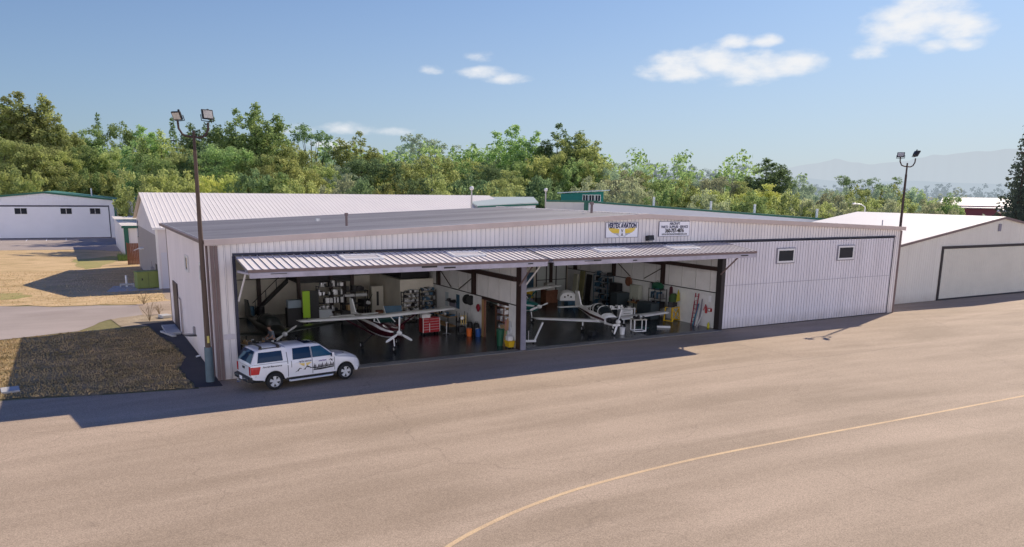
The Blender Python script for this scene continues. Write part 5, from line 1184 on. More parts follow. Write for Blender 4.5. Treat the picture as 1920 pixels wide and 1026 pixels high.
for (col, kind, row, reg), lst in seen.items():
    for i, (x, y, h, wd, px) in enumerate(lst):
        lab = f"{LOOK[col]} {SORT[kind]} {ROW[row]} {reg}"
        if len(lst) > 1: lab = f"{ORD[i]}-from-left {LOOK[col]} {SORT[kind]} {ROW[row]}, {reg}"
        vi = rt_.randrange(NV[kind]); me, tr, ht, w0 = VAR[kind][vi]
        wd = max(wd, h * {'cot': .38, 'rnd': .52, 'air': .50, 'con': .24, 'shr': .6}[kind])
        k = 1.12 if kind != 'shr' else 1.25
        sc = (wd * k / w0, wd * k / w0, h / ht)
        nm = {'cot': 'cottonwood_tree', 'rnd': 'broadleaf_tree', 'air': 'broadleaf_tree', 'con': 'conifer_tree', 'shr': 'shrub'}[kind]
        if kind == 'shr':
            o = bpy.data.objects.new(nm, crown_for(kind, vi, col)); COL.objects.link(o); o.location = (x, y, -.1)
            tag(o, lab, 'shrub', 'shrubs in front of the wood')
        else:
            o = thing(nm, lab, 'tree', (x, y, -.1), 0, 'trees of the wood')
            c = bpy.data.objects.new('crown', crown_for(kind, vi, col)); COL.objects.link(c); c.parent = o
            t = bpy.data.objects.new('trunk', tr); COL.objects.link(t); t.parent = o
        o.rotation_euler = (0, 0, rt_.uniform(0, 6.28)); o.scale = sc
# far-off wood that reads as one mass
def far_wood(name, label, pts, hs, col, seed, n, leaf=1.5, jit=25):
    rr = random.Random(seed); cl = []
    for k in range(n):
        t = rr.random() * (len(pts) - 1); i = min(int(t), len(pts) - 2); f = t - i
        x = pts[i][0] + (pts[i + 1][0] - pts[i][0]) * f; y = pts[i][1] + (pts[i + 1][1] - pts[i][1]) * f
        h = hs[0] + (hs[1] - hs[0]) * rr.random() ** 2
        x += rr.uniform(-jit, jit); y += rr.uniform(-jit, jit)
        for j in range(5): cl.append((x + rr.uniform(-4, 4), y + rr.uniform(-4, 4), h * (j + .5) / 5, rr.uniform(.16, .28) * h * (1.25 - j * .17), rr.uniform(.1, 1)))
    me = leaves_mesh(name, cl, seed, leaf, 5 * (1.5 / leaf) ** 1.3); me.materials.append(LEAF[col]); o = bpy.data.objects.new(name, me); COL.objects.link(o)
    return tag(o, label, 'wood', None, 'stuff')
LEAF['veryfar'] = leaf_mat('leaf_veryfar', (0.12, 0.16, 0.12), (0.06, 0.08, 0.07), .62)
LEAF['farmid'] = leaf_mat('leaf_farmid', (0.34, 0.38, 0.20), (0.16, 0.20, 0.11), .25)
far_wood('far_wood', 'hazy far-off wood along the horizon below the mountains', [(420, 760), (620, 600), (760, 470), (860, 330), (930, 150)], (9, 24), 'veryfar', 4, 520)
far_wood('thicket', 'low hedge-like brush around the far burgundy barn', [(185, 60), (205, 40), (225, 15), (245, -10)], (2.5, 5.0), 'farmid', 9, 110, .8, 10)
far_wood('thicket', 'hazy tree line behind the burgundy barn', [(240, 180), (262, 130), (285, 80), (300, 30)], (7, 12.5), 'farmid', 10, 120, 1.0, 14)
far_wood('thicket', 'dense undergrowth filling the wood behind the hangars', [(-80, 205), (-20, 195), (12, 186), (24, 140), (42, 116), (70, 94), (90, 80)], (5, 11), 'green', 5, 200, .75, 9)
far_wood('thicket', 'dense brushy woodland between the right hangar and the far wood', [(95, 105), (120, 92), (140, 75), (160, 56)], (4, 7.0), 'farmid', 6, 160, .8, 14)
far_wood('thicket', 'deep dark woodland behind the left tree line', [(-70, 195), (-30, 188), (10, 180), (50, 142), (80, 124), (120, 130), (170, 120)], (13, 21), 'green', 7, 260, .8, 9)
# ------------------------------------------------------------------ pickup truck with a canopy
def lerp_tab(tab, x):
    if x <= tab[0][0]: return tab[0][1]
    for (a, va), (b_, vb) in zip(tab[:-1], tab[1:]):
        if x <= b_: return va + (vb - va) * (x - a) / (b_ - a)
    return tab[-1][1]
def make_truck():
    T = thing('pickup_truck', 'white four-door pickup with a canopy and mountain decals parked at the open bay', 'pickup truck', (3.76, -1.93, 0), radians(8.8))
    ZS = 1.035
    car_white = mat('car_white', (0.90, 0.90, 0.91), .22, coat=.8)
    car_glass = mat('car_glass', (0.006, 0.03, 0.075), .05, spec=.5)
    arch_black = mat('arch_black', (0.01, 0.01, 0.011), .8)
    seam = mat('panel_seam', (0.05, 0.055, 0.06), .6)
    AX = (-1.85, 1.85); RW = .41; RA = .505
    ztab = [(-2.98, 1.24), (-2.93, 1.32), (-2.72, 1.80), (-2.62, 1.90), (-2.35, 1.965), (-1.6, 1.985), (-1.24, 1.965), (-1.18, 1.925), (-1.12, 1.95), (-.6, 1.965), (.3, 1.945), (.62, 1.87), (1.34, 1.33), (1.44, 1.275), (2.0, 1.235), (2.4, 1.16), (2.62, 1.05), (2.74, .88), (2.78, .72)]
    btab = [(-2.98, 1.22), (-2.9, 1.255), (1.3, 1.255), (1.5, 1.20), (2.1, 1.12), (2.5, 1.0), (2.7, .84), (2.78, .68)]
    wtab = [(-2.98, .90), (-2.9, .965), (-2.7, .99), (-2.0, 1.0), (2.0, .995), (2.35, .955), (2.6, .86), (2.72, .74), (2.78, .66)]
    ttab = [(-2.98, .88), (-2.9, .84), (-2.6, .77), (-2.3, .755), (-1.24, .755), (-1.1, .74), (.4, .71), (.7, .74), (1.3, .86), (1.5, .82), (2.3, .76), (2.6, .68), (2.78, .58)]
    def zb(x):
        z = lerp_tab([(-2.98, .62), (-2.8, .56), (-2.4, .50), (2.2, .48), (2.5, .46), (2.78, .50)], x)
        for a in AX:
            d = x - a
            if abs(d) < RA: z = max(z, RW + sqrt(RA * RA - d * d))
        return z
    def sect(x):
        w, t = lerp_tab(wtab, x), lerp_tab(ttab, x); zt, zbl = lerp_tab(ztab, x), lerp_tab(btab, x); z0 = zb(x)
        zbl = min(zbl, zt - .03); zm = max(.74 if x < 2.5 else .64, z0 + .03); zm = min(zm, zbl - .05)
        P = [(w * .93, z0), (w * .985, z0 + .015), (w, zm), (w * .992, max(zbl - .12, zm + .01)), (w * .965, zbl)]
        t = min(t, w * .95)
        P += [((w * .965 + t) / 2 + .012, (zbl + zt - .06) / 2), (t, zt - .055), (t - .07, zt - .012), (t * .5, zt + .012), (0, zt + .02)]
        return P
    def side_y(x, z):
        P = sect(x)
        for (a, b_) in zip(P[:-1], P[1:]):
            if a[1] <= z <= b_[1] and b_[1] > a[1]: return a[0] + (b_[0] - a[0]) * (z - a[1]) / (b_[1] - a[1])
        return P[2][0]
    xs = sorted(set([round(-2.98 + .06 * i, 3) for i in range(97)] + [2.78, 2.74, 2.62] + [round(a + RA * s, 3) for a in AX for s in (-1, -.97, -.9, .9, .97, 1)]))
    xs = [x for x in xs if x <= 2.78]
    b = B(); rings = []
    for x in xs:
        P = sect(x); ring = [(x, p[0], p[1] * ZS) for p in P] + [(x, -p[0], p[1] * ZS) for p in reversed(P[:-1])]
        rings.append(ring)
    b.loft(rings, cap=True, closed=False)
    b.build('body', car_white, T, smooth=True)
    b = B(); b.box2(-2.9, 2.66, -.80, .80, .40 * ZS, .62 * ZS)
    for a in AX: b.box2(a - .52, a + .52, -.90, .90, .50 * ZS, .99 * ZS)
    b.build('chassis', arch_black, T)
    def patch(poly, off, sgn=-1, n=1):
        # polygon in x,z laid on the body side, subdivided by z so it follows the tumblehome
        return [(x, sgn * (side_y(x, z) + off), z * ZS) for (x, z) in poly]
    def grid_patch(b, x0, x1, z0, z1, off, sgn, nx=8, nz=4, skew0=0, skew1=0):
        vs = []
        for j in range(nz + 1):
            for i in range(nx + 1):
                t = i / nx; s = j / nz; xa = x0 + skew0 * s; xb = x1 + skew1 * s
                x = xa + (xb - xa) * t; z = z0 + (z1 - z0) * s
                vs.append((x, sgn * (side_y(x, z) + off), z * ZS))
        fs = [(j * (nx + 1) + i, j * (nx + 1) + i + 1, (j + 1) * (nx + 1) + i + 1, (j + 1) * (nx + 1) + i) for j in range(nz) for i in range(nx)]
        b.add(vs, fs)
    for sg in (-1, 1):
        b = B(); grid_patch(b, -2.66, -1.40, 1.345, 1.80, .010, sg, 10, 4, .12, -.02); b.build('canopy_window', car_glass, T)
        b = B(); grid_patch(b, -.92, .04, 1.315, 1.83, .008, sg, 8, 4, .06, -.0); b.build('rear_door_window', car_glass, T)
        b = B(); grid_patch(b, .10, 1.20, 1.315, 1.81, .008, sg, 10, 4, .0, -.58); b.build('front_door_window', mat('car_glass_light', (0.02, 0.08, 0.12), .05, spec=1.0), T)
    # rear canopy glass, windscreen
    def cross(x0, x1, f0, f1, off, n=7, nx=3):
        vs = []
        for i in range(nx + 1):
            x = x0 + (x1 - x0) * i / nx; zt = lerp_tab(ztab, x); t = lerp_tab(ttab, x)
            for k in range(n + 1):
                f = -1 + 2 * k / n; vs.append((x, f * (t - (f0 + (f1 - f0) * i / nx)), (zt + .02 * (1 - f * f) + off) * ZS))
        return vs, [(i * (n + 1) + k, i * (n + 1) + k + 1, (i + 1) * (n + 1) + k + 1, (i + 1) * (n + 1) + k) for i in range(nx) for k in range(n)]
    b = B(); v, f = cross(-2.93, -2.67, .03, .07, .012); v = [(p[0] - .02, p[1], p[2]) for p in v]; b.add(v, f); b.build('rear_window', car_glass, T)
    b = B(); v, f = cross(.66, 1.31, .08, .10, .014, 9, 4); b.add(v, f); b.build('windscreen', car_glass, T)
    b = B(); v, f = cross(-.15, .5, .16, .16, .012, 5, 2); b.add(v, f); b.build('sunroof', car_glass, T)
    # seams, mouldings
    b = B()
    def vline(x, z0, z1, sg, w=.012):
        pts = []
        for k in range(7):
            z = z0 + (z1 - z0) * k / 6; pts.append((x, z))
        vs = []
        for (xx, z) in pts:
            y = sg * (side_y(xx, z) + .008); vs += [(xx - w, y, z * ZS), (xx + w, y, z * ZS)]
        b.add(vs, [(2 * k, 2 * k + 1, 2 * k + 3, 2 * k + 2) for k in range(6)])
    for sg in (-1, 1):
        vline(-1.18, .55, 1.92, sg, .016); vline(-1.0, .97, 1.28, sg); vline(.07, .55, 1.80, sg); vline(1.24, .58, 1.25, sg)
        vs = []
        for k in range(15):
            x = -2.9 + k * (1.70 / 14); vs += [(x, sg * (side_y(x, 1.275) + .004), 1.268 * ZS), (x, sg * (side_y(x, 1.285) + .004), 1.284 * ZS)]
        b.add(vs, [(2 * k, 2 * k + 1, 2 * k + 3, 2 * k + 2) for k in range(14)])
    b.build('door_seam', seam, T)
    for sg in (-1, 1):     # wheel arch lips
        for a in AX:
            b = B(); vs = []
            for k in range(15):
                t = pi * k / 14; x = a + RA * cos(t); z = RW + RA * sin(t); x2 = a + (RA + .06) * cos(t); z2 = RW + (RA + .06) * sin(t)
                yy = sg * (side_y(max(-2.9, min(2.6, x2)), max(z2, .6)) + .008); vs += [(x, yy - sg * .02, max(z, .48) * ZS), (x2, yy, max(z2, .48) * ZS)]
            b.add(vs, [(2 * k, 2 * k + 1, 2 * k + 3, 2 * k + 2) for k in range(14)]); b.build('wheel_arch', car_white, T)
    # door handles
    for sg in (-1, 1):
        for x in (-.80, .22):
            b = B(); y = side_y(x, 1.15); b.box((x + .1, sg * (y + .018), 1.15 * ZS), (.20, .035, .035)); b.build('door_handle', car_white, T, bevel=.008)
    # mirrors
    for sg in (-1, 1):
        b = B(); y = side_y(1.12, 1.33); b.box((1.12, sg * (y + .14), 1.36 * ZS), (.13, .22, .24)); mh_ = b.build('wing_mirror', dark if sg > 0 else car_white, T, bevel=.03)
        b = B(); b.quad((1.053, sg * (y + .05), 1.28 * ZS), (1.053, sg * (y + .23), 1.28 * ZS), (1.053, sg * (y + .23), 1.44 * ZS), (1.053, sg * (y + .05), 1.44 * ZS)); b.build('mirror_glass', car_glass, mh_)
        b = B(); b.tube((1.14, sg * (y - .01), 1.30 * ZS), (1.13, sg * (y + .08), 1.33 * ZS), .03, n=6); b.build('mirror_stalk', dark, mh_)
    # rear: tail lights, tailgate handle, bumper, plate, hitch
    for sg in (-1, 1):
        b = B(); grid_patch(b, -2.975, -2.62, .83, 1.18, .012, sg, 8, 3, .0, .10)
        ye = side_y(-2.97, 1.0)
        b.quad((-3.0, sg * (ye + .012), .80 * ZS), (-3.0, sg * (ye + .012), 1.20 * ZS), (-3.0, sg * (ye - .17), 1.20 * ZS), (-3.0, sg * (ye - .17), .80 * ZS))
        tl = b.build('tail_light', mat('tail_red', (0.55, 0.012, 0.02), .2, coat=.5), T)
        b = B(); vs = []
        for (x, z) in [(-2.985, .68), (-2.75, .70), (-2.72, .80), (-2.985, .77)]: vs.append((x, sg * (side_y(max(x, -2.97), z) + .015), z * ZS))
        b.quad(*vs); b.build('reverse_lens', mat('clear_lens', (0.7, 0.7, 0.72), .15), tl)
    b = B(); b.box2(-3.01, -2.985, -.14, .14, 1.02 * ZS, 1.12 * ZS); b.build('tailgate_handle', dark, T)
    b = B()
    b.loft([[(x, y, z) for (x, z) in ((-3.14, .50), (-3.14, .70), (-3.0, .74), (-2.88, .74), (-2.88, .50))] for y in (-.94, -.5, .5, .94)]); b.build('rear_bumper', dark, T, bevel=.02)
    b = B(); b.box2(-3.16, -3.142, -.90, -.30, .62, .68); b.box2(-3.16, -3.142, .30, .90, .62, .68); b.build('bumper_chrome', chrome, T)
    b = B(); b.box2(-3.158, -3.143, -.17, .17, .55, .71); b.build('number_plate', sign_white, T)
    b = B(); b.tube((-3.14, 0, .42), (-3.34, 0, .42), .03); b.tube((-3.30, 0, .42), (-3.30, 0, .50), .02); b.ball((-3.30, 0, .53), .035, 8, 6); b.build('tow_hitch', chrome, T)
    b = B(); b.loft([[(x, y, z) for (x, z) in ((2.40, .42), (2.40, .60), (2.80 - .32 * abs(y) ** 2.2, .62), (2.85 - .34 * abs(y) ** 2.2, .52), (2.80 - .34 * abs(y) ** 2.2, .42))] for y in (-.93, -.8, -.5, 0, .5, .8, .93)]); b.build('front_bumper', car_white, T, smooth=True)
    for sg in (-1, 1):
        b = B(); vs = [(x, sg * (side_y(x, z) + .01), z * ZS) for (x, z) in ((2.36, .84), (2.66, .80), (2.62, .96), (2.40, 1.02))]; b.quad(*vs); b.build('headlight', mat('clear_lens', (0.7, .7, .72), .15), T)
    b = B(); b.box2(2.70, 2.79, -.5, .5, .62 * ZS, .82 * ZS); b.build('grille', dark, T)
    b = B(); b.box2(1.95, 2.0, -.48, -.40, 1.245 * ZS, 1.275 * ZS) ; b.box2(1.40, 1.44, -.6, .6, 1.27 * ZS, 1.30 * ZS); b.build('wiper_cowl', dark, T)
    # side steps
    for sg in (-1, 1):
        b = B(); b.path([(-1.12, sg * .93, .36), (-1.05, sg * 1.0, .36), (1.08, sg * 1.0, .36), (1.15, sg * .93, .36)], .05, 8); b.build('side_step', rim_silver, T, smooth=True)
        b = B(); b.box2(-1.30, 1.30, sg * .90 - .03, sg * .90 + .03, .40, .55); b.build('rocker_panel', dark, T)
    # roof rack
    for x in (-2.4, -1.55):
        b = B(); b.box2(x - .035, x + .035, -.80, .80, 1.985 * ZS + .06, 1.985 * ZS + .10)
        for sg in (-1, 1): b.box2(x - .06, x + .06, sg * .72 - .05, sg * .72 + .05, 1.93 * ZS, 1.985 * ZS + .06)
        b.build('roof_bar', dark, T)
    for sg in (-1, 1):
        b = B(); b.box2(-2.5, -1.4, sg * .73 - .015, sg * .73 + .015, 1.945 * ZS, 1.98 * ZS); b.build('rack_track', dark, T)
    # wheels
    for a in AX:
        for sg in (-1, 1):
            wy = sg * .86
            b = B(); b.lathe([(.27, -.13), (.36, -.135), (.40, -.11), (.412, -.06), (.412, .06), (.40, .11), (.36, .135), (.27, .13)], (a, wy, .412), 28, 'y', cap=False); wl = b.build('wheel', black, T, smooth=True)
            b = B(); b.lathe([(.285, -.125), (.285, .10), (.262, .112), (.252, .05)] if sg > 0 else [(.252, -.05), (.262, -.112), (.285, -.10), (.285, .125)], (a, wy, .412), 28, 'y', cap=False); b.build('rim', rim_silver, wl, smooth=True)
            b = B()
            for k in range(5):
                t = 2 * pi * k / 5 + .3; t2 = pi / 5
                q = lambda r, e: (a + r * cos(t + e), wy + sg * .105, .412 + r * sin(t + e))
                p = lambda r, e: (a + r * cos(t + e), wy + sg * .05, .412 + r * sin(t + e))
                top = [q(.05, -.9), q(.265, -.30), q(.265, .30), q(.05, .9)]; bot = [p(.05, -.9), p(.265, -.34), p(.265, .34), p(.05, .9)]
                b.add(top + bot, [(0, 1, 2, 3), (7, 6, 5, 4), (0, 4, 5, 1), (1, 5, 6, 2), (2, 6, 7, 3), (3, 7, 4, 0)])
            b.lathe([(.075, -.115 if sg < 0 else .09), (.075, -.09 if sg < 0 else .115)], (a, wy, .412), 14, 'y'); b.build('spokes', rim_silver, wl)
            b = B(); b.lathe([(.26, .02), (.26, .035)] if sg > 0 else [(.26, -.035), (.26, -.02)], (a, wy, .412), 24, 'y'); b.build('brake_shadow_disc', dark, wl)
    # decals on both sides: drawn in x,z and laid on the body side
    def decal(name, polys, m, sg=-1, off=.006):
        b = B()
        for poly in polys: b.quad(*[(x, sg * (side_y(x, z) + off), z * ZS) for (x, z) in poly])
        return b.build(name, m, T, fixn=False)
    def text_decal(name, txt, size, cx, cz, wmax, m, bold=.0, shear=.0):
        vs, fs = text2d(txt, size, bold, 1.0, shear); w = max(v[0] for v in vs) - min(v[0] for v in vs); k = wmax / w
        b = B(); b.add([(cx + v[0] * k, -(side_y(cx + v[0] * k, cz + v[1]) + .006), (cz + v[1]) * ZS) for v in vs], fs); return b.build(name, m, T, fixn=False)
    text_decal('lettering', 'Aircraft Maintenance', .12, -1.95, 1.135, .95, sign_black, .003)
    text_decal('lettering', 'Repair \u00b7 Annuals \u00b7 Parts \u00b7 Sales', .075, -1.90, 1.02, .96, sign_navy, .001) if False else None
    text_decal('lettering', 'VERTEX AVIATION', .11, -.30, 1.175, .66, sign_navy, .004, .1)
    decal('wing_decal', [[(-.30 + s * xi, za), (-.30 + s * xo, zb2), (-.30 + s * (xo - .02), zb2 - .026), (-.30 + s * xi, za - .024)] for s in (-1, 1) for (xi, xo, za, zb2) in ((.04, .33, 1.095, 1.115), (.04, .28, 1.062, 1.082), (.045, .23, 1.03, 1.048), (.05, .17, 1.0, 1.015))], sign_yellow)
    decal('wing_decal', [[(-.30 + s * .05, .975), (-.30 + s * .14, .995), (-.30 + s * .12, .972), (-.30 + s * .04, .95)] for s in (-1, 1)], sign_silver)
    text_decal('lettering', 'AVIATION', .085, .60, 1.115, .42, mat('decal_violet', (0.16, 0.12, 0.32), .5), .006)
    decal('plane_decal', [[(0.950, 1.10), (1.170, 1.125), (1.170, 1.10), (0.950, 1.085)], [(1.050, 1.11), (1.000, 1.175), (1.030, 1.175), (1.110, 1.115)], [(1.050, 1.09), (1.110, 1.03), (1.140, 1.03), (1.110, 1.095)], [(0.950, 1.09), (0.935, 1.13), (0.955, 1.13), (0.980, 1.1)]], sign_black)
    mts = [[(-0.860, .70), (-0.700, .80), (-0.660, .78), (-0.740, .74)], [(-0.710, .80), (-0.600, .90), (-0.560, .86), (-0.640, .80), (-0.660, .72)], [(-0.600, .90), (-0.480, .86), (-0.540, .83)], [(-0.440, .76), (-0.200, .97), (-0.180, .90), (-0.280, .86), (-0.300, .78), (-0.360, .80)], [(-0.200, .97), (0.020, .85), (0.100, .87), (0.220, .78), (0.060, .82), (-0.040, .82), (-0.120, .88), (-0.170, .87)]]
    decal('mountain_decal', mts, sign_black)
    tr = [[(.08, .70), (.14, .755), (1.20, .80), (1.20, .74), (.46, .685)]]
    rr = random.Random(2)
    for k in range(15):
        x = .16 + k * .072; h = rr.uniform(.10, .26) if k % 3 else rr.uniform(.22, .30); z0 = .745 + (x - .1) * .05
        tr.append([(x - .012, z0), (x + .012, z0), (x + .012, z0 + .03), (x + .052, z0 + .03), (x + .018, z0 + h * .45), (x + .034, z0 + h * .45), (x, z0 + h), (x - .034, z0 + h * .45), (x - .018, z0 + h * .45), (x - .052, z0 + .03), (x - .012, z0 + .03)])
    decal('tree_decal', tr, sign_black)
    return T
make_truck()
# ------------------------------------------------------------------ light aircraft (nose towards -y, origin on the ground below the propeller hub)
def superring(y, w, z0, z1, n=20, e=2.6):
    cz, hz = (z0 + z1) / 2, (z1 - z0) / 2; out = []
    for k in range(n):
        t = 2 * pi * (k + .5) / n; c, s = cos(t), sin(t)
        out.append((w * math.copysign(abs(c) ** (2 / e), c), y, cz + hz * math.copysign(abs(s) ** (2 / e), s)))
    return out
def airfoil(x, ly, z, chord, th):
    P = [(0, 0), (.04, .42), (.15, .85), (.32, 1.0), (.6, .72), (1.0, .03), (1.0, -.03), (.55, -.30), (.25, -.42), (.06, -.32)]
    return [(x, ly + a * chord, z + b_ * th) for a, b_ in P]
def propeller(parent, hub, R_, n, ang, m, tipm=None):
    for k in range(n):
        a = ang + 2 * pi * k / n; b = B(); rings = []
        for (r, ch, tw, th) in ((.08, .07, 50, .05), (.25, .12, 38, .035), (.5, .155, 26, .026), (.75, .145, 18, .02), (.95, .11, 13, .014), (1.0, .05, 12, .01)):
            t = radians(tw); c = ch * R_ / .95; pts = []
            for (u, v) in ((-.5, 0), (-.2, 1), (.25, .8), (.5, 0), (.25, -.6), (-.2, -.6)):
                lx = u * c; ly = v * th
                px_, py_ = lx * cos(t) - ly * sin(t), lx * sin(t) + ly * cos(t)
                # radial along z, tangent along x before turning about y
                X, Z = px_, r * R_
                pts.append((hub[0] + X * cos(a) + Z * sin(a), hub[1] + py_, hub[2] - X * sin(a) + Z * cos(a)))
            rings.append(pts)
        b.loft(rings); b.build('propeller_blade', m, parent, smooth=True)
    b = B(); b.lathe([(.02, -.28), (.09, -.22), (.14, -.10), (.155, .04)], hub, 16, 'y'); b.build('spinner', white_gloss, parent, smooth=True)
def wheel_at(parent, x, y, r=.20, w=.15, name='wheel'):
    b = B(); b.lathe([(r * .5, -w / 2), (r * .9, -w / 2), (r, -w * .25), (r, w * .25), (r * .9, w / 2), (r * .5, w / 2)], (x, y, r + .012), 18, 'x'); o = b.build(name, black, parent, smooth=True)
    b = B(); b.lathe([(.02, -w / 2 - .005), (r * .52, -w / 2 - .002), (r * .52, w / 2 + .002), (.02, w / 2 + .005)], (x, y, r + .012), 14, 'x'); b.build('hub', white_paint, o)
    return o
def high_wing(label, loc, rz, c_top, c_stripe, c_low, c_band, prop_n=3, prop_ang=0, wz=1.98, tailz=2.45, open_parts=True):
    A = thing('light_aircraft', label, 'aircraft', loc, rz)
    st = [(.12, .24, 1.05, 1.42), (.3, .38, .88, 1.50), (.8, .47, .78, 1.55), (1.35, .53, .72, 1.62), (1.9, .55, .70, 1.72), (2.6, .55, .70, 1.80), (3.3, .52, .74, 1.80), (4.0, .42, .86, 1.72), (5.0, .28, 1.0, 1.62), (6.2, .14, 1.16, 1.52), (6.9, .06, 1.25, 1.48)]
    rings = [superring(*s) for s in st]; n = 20
    b = B(); vs = [p for r in rings for p in r]; b.v = [tuple(p) for p in vs]
    for i in range(len(rings) - 1):
        for k in range(n):
            b.f.append([i * n + k, i * n + (k + 1) % n, (i + 1) * n + (k + 1) % n, (i + 1) * n + k])
            t = 2 * pi * (k + 1) / n; s = sin(t)
            b.m.append(0 if s > .35 else (1 if s > .05 else (2 if s > -.38 else (3 if s > -.72 else 0))))
    b.f.append(list(range(n))[::-1]); b.m.append(2); b.f.append([(len(rings) - 1) * n + k for k in range(n)]); b.m.append(0)
    b.build('fuselage', [c_top, c_band, c_stripe, c_low], A, smooth=True)
    # cabin: pillars, glass
    b = B()
    cab = [[(-.50, 1.55, 1.66), (.50, 1.55, 1.66)], [(-.46, 2.05, wz - .02), (.46, 2.05, wz - .02)], [(-.46, 3.3, wz - .02), (.46, 3.3, wz - .02)], [(-.36, 4.1, 1.72), (.36, 4.1, 1.72)]]
    b.add([p for r in cab for p in r] + [(-.53, 2.0, 1.66), (-.53, 3.3, 1.72), (.53, 2.0, 1.66), (.53, 3.3, 1.72)],
          [(0, 1, 3, 2), (4, 5, 7, 6), (0, 2, 8), (8, 2, 4, 9), (9, 4, 6), (1, 10, 3), (10, 11, 5, 3), (11, 7, 5)])
    gl = b.build('cabin_glass', mat('cabin_glass', (0.01, 0.05, 0.045), .05, spec=.9), A)
    b = B()
    for sx in (-1, 1):
        b.tube((sx * .50, 1.55, 1.66), (sx * .46, 2.03, wz), .028, n=6); b.tube((sx * .54, 2.25, 1.66), (sx * .48, 2.35, wz), .04, n=6); b.tube((sx * .54, 3.25, 1.68), (sx * .48, 3.2, wz), .05, n=6)
        b.tube((sx * .50, 1.55, 1.67), (sx * .54, 2.3, 1.66), .028, n=6)
    b.build('cabin_frame', white_gloss, A)
    for sx in (-1, 1):
        b = B(); b.loft([airfoil(sx * x, 1.95 + o, wz + .02 + x * .02, c, t) for x, o, c, t in ((.0, 0, 1.42, .11), (2.2, 0, 1.42, .11), (4.9, .18, 1.0, .075), (5.1, .28, .78, .03))]); wgo = b.build('wing', white_gloss, A, smooth=True)
        b = B(); b.tube((sx * .52, 2.3, .82), (sx * 2.3, 2.35, wz + .0), .045, .04, 6); b.build('wing_strut', c_stripe, A)
        b = B(); b.path([(sx * .42, 2.75, .80), (sx * .85, 2.72, .45), (sx * 1.12, 2.7, .24)], .045, 6); b.build('landing_gear_leg', dark, A)
        wheel_at(A, sx * 1.2, 2.7)
        b = B(); b.loft([airfoil(sx * x, 6.15 + o, 1.42, c, .05) for x, o, c in ((.05, 0, .9), (1.55, .2, .6), (1.65, .3, .4))]); b.build('tailplane', white_gloss, A, smooth=True)
    b = B(); b.prism([(5.6, 1.55), (6.35, 1.66), (6.85, tailz), (7.25, tailz), (7.0, 1.30), (6.6, 1.30)], 'x', -.045, .045); b.build('tail_fin', white_gloss, A)
    b = B(); b.tube((0, .75, .9), (0, .62, .3), .04, n=8); b.build('landing_gear_leg', white_gloss, A); wheel_at(A, 0, .62, .17, .13)
    b = B(); b.box2(-.30, -.10, .085, .12, 1.15, 1.38); b.box2(.10, .30, .085, .12, 1.15, 1.38); b.build('cowl_inlet', dark, A)
    propeller(A, (0, -.04, 1.25), .98, prop_n, prop_ang, white_paint)
    return A
high_wing('maroon and white high-wing aircraft with a three-blade propeller in the left bay', (10.42, 2.05, .012), radians(5.0), maroon, maroon, white_gloss, white_gloss, 3, radians(2), 1.88)
high_wing('teal-topped white high-wing aircraft half hidden behind the middle column', (23.4, 7.7, .012), radians(16), teal, teal, white_gloss, white_gloss, 2, radians(80), 2.05)

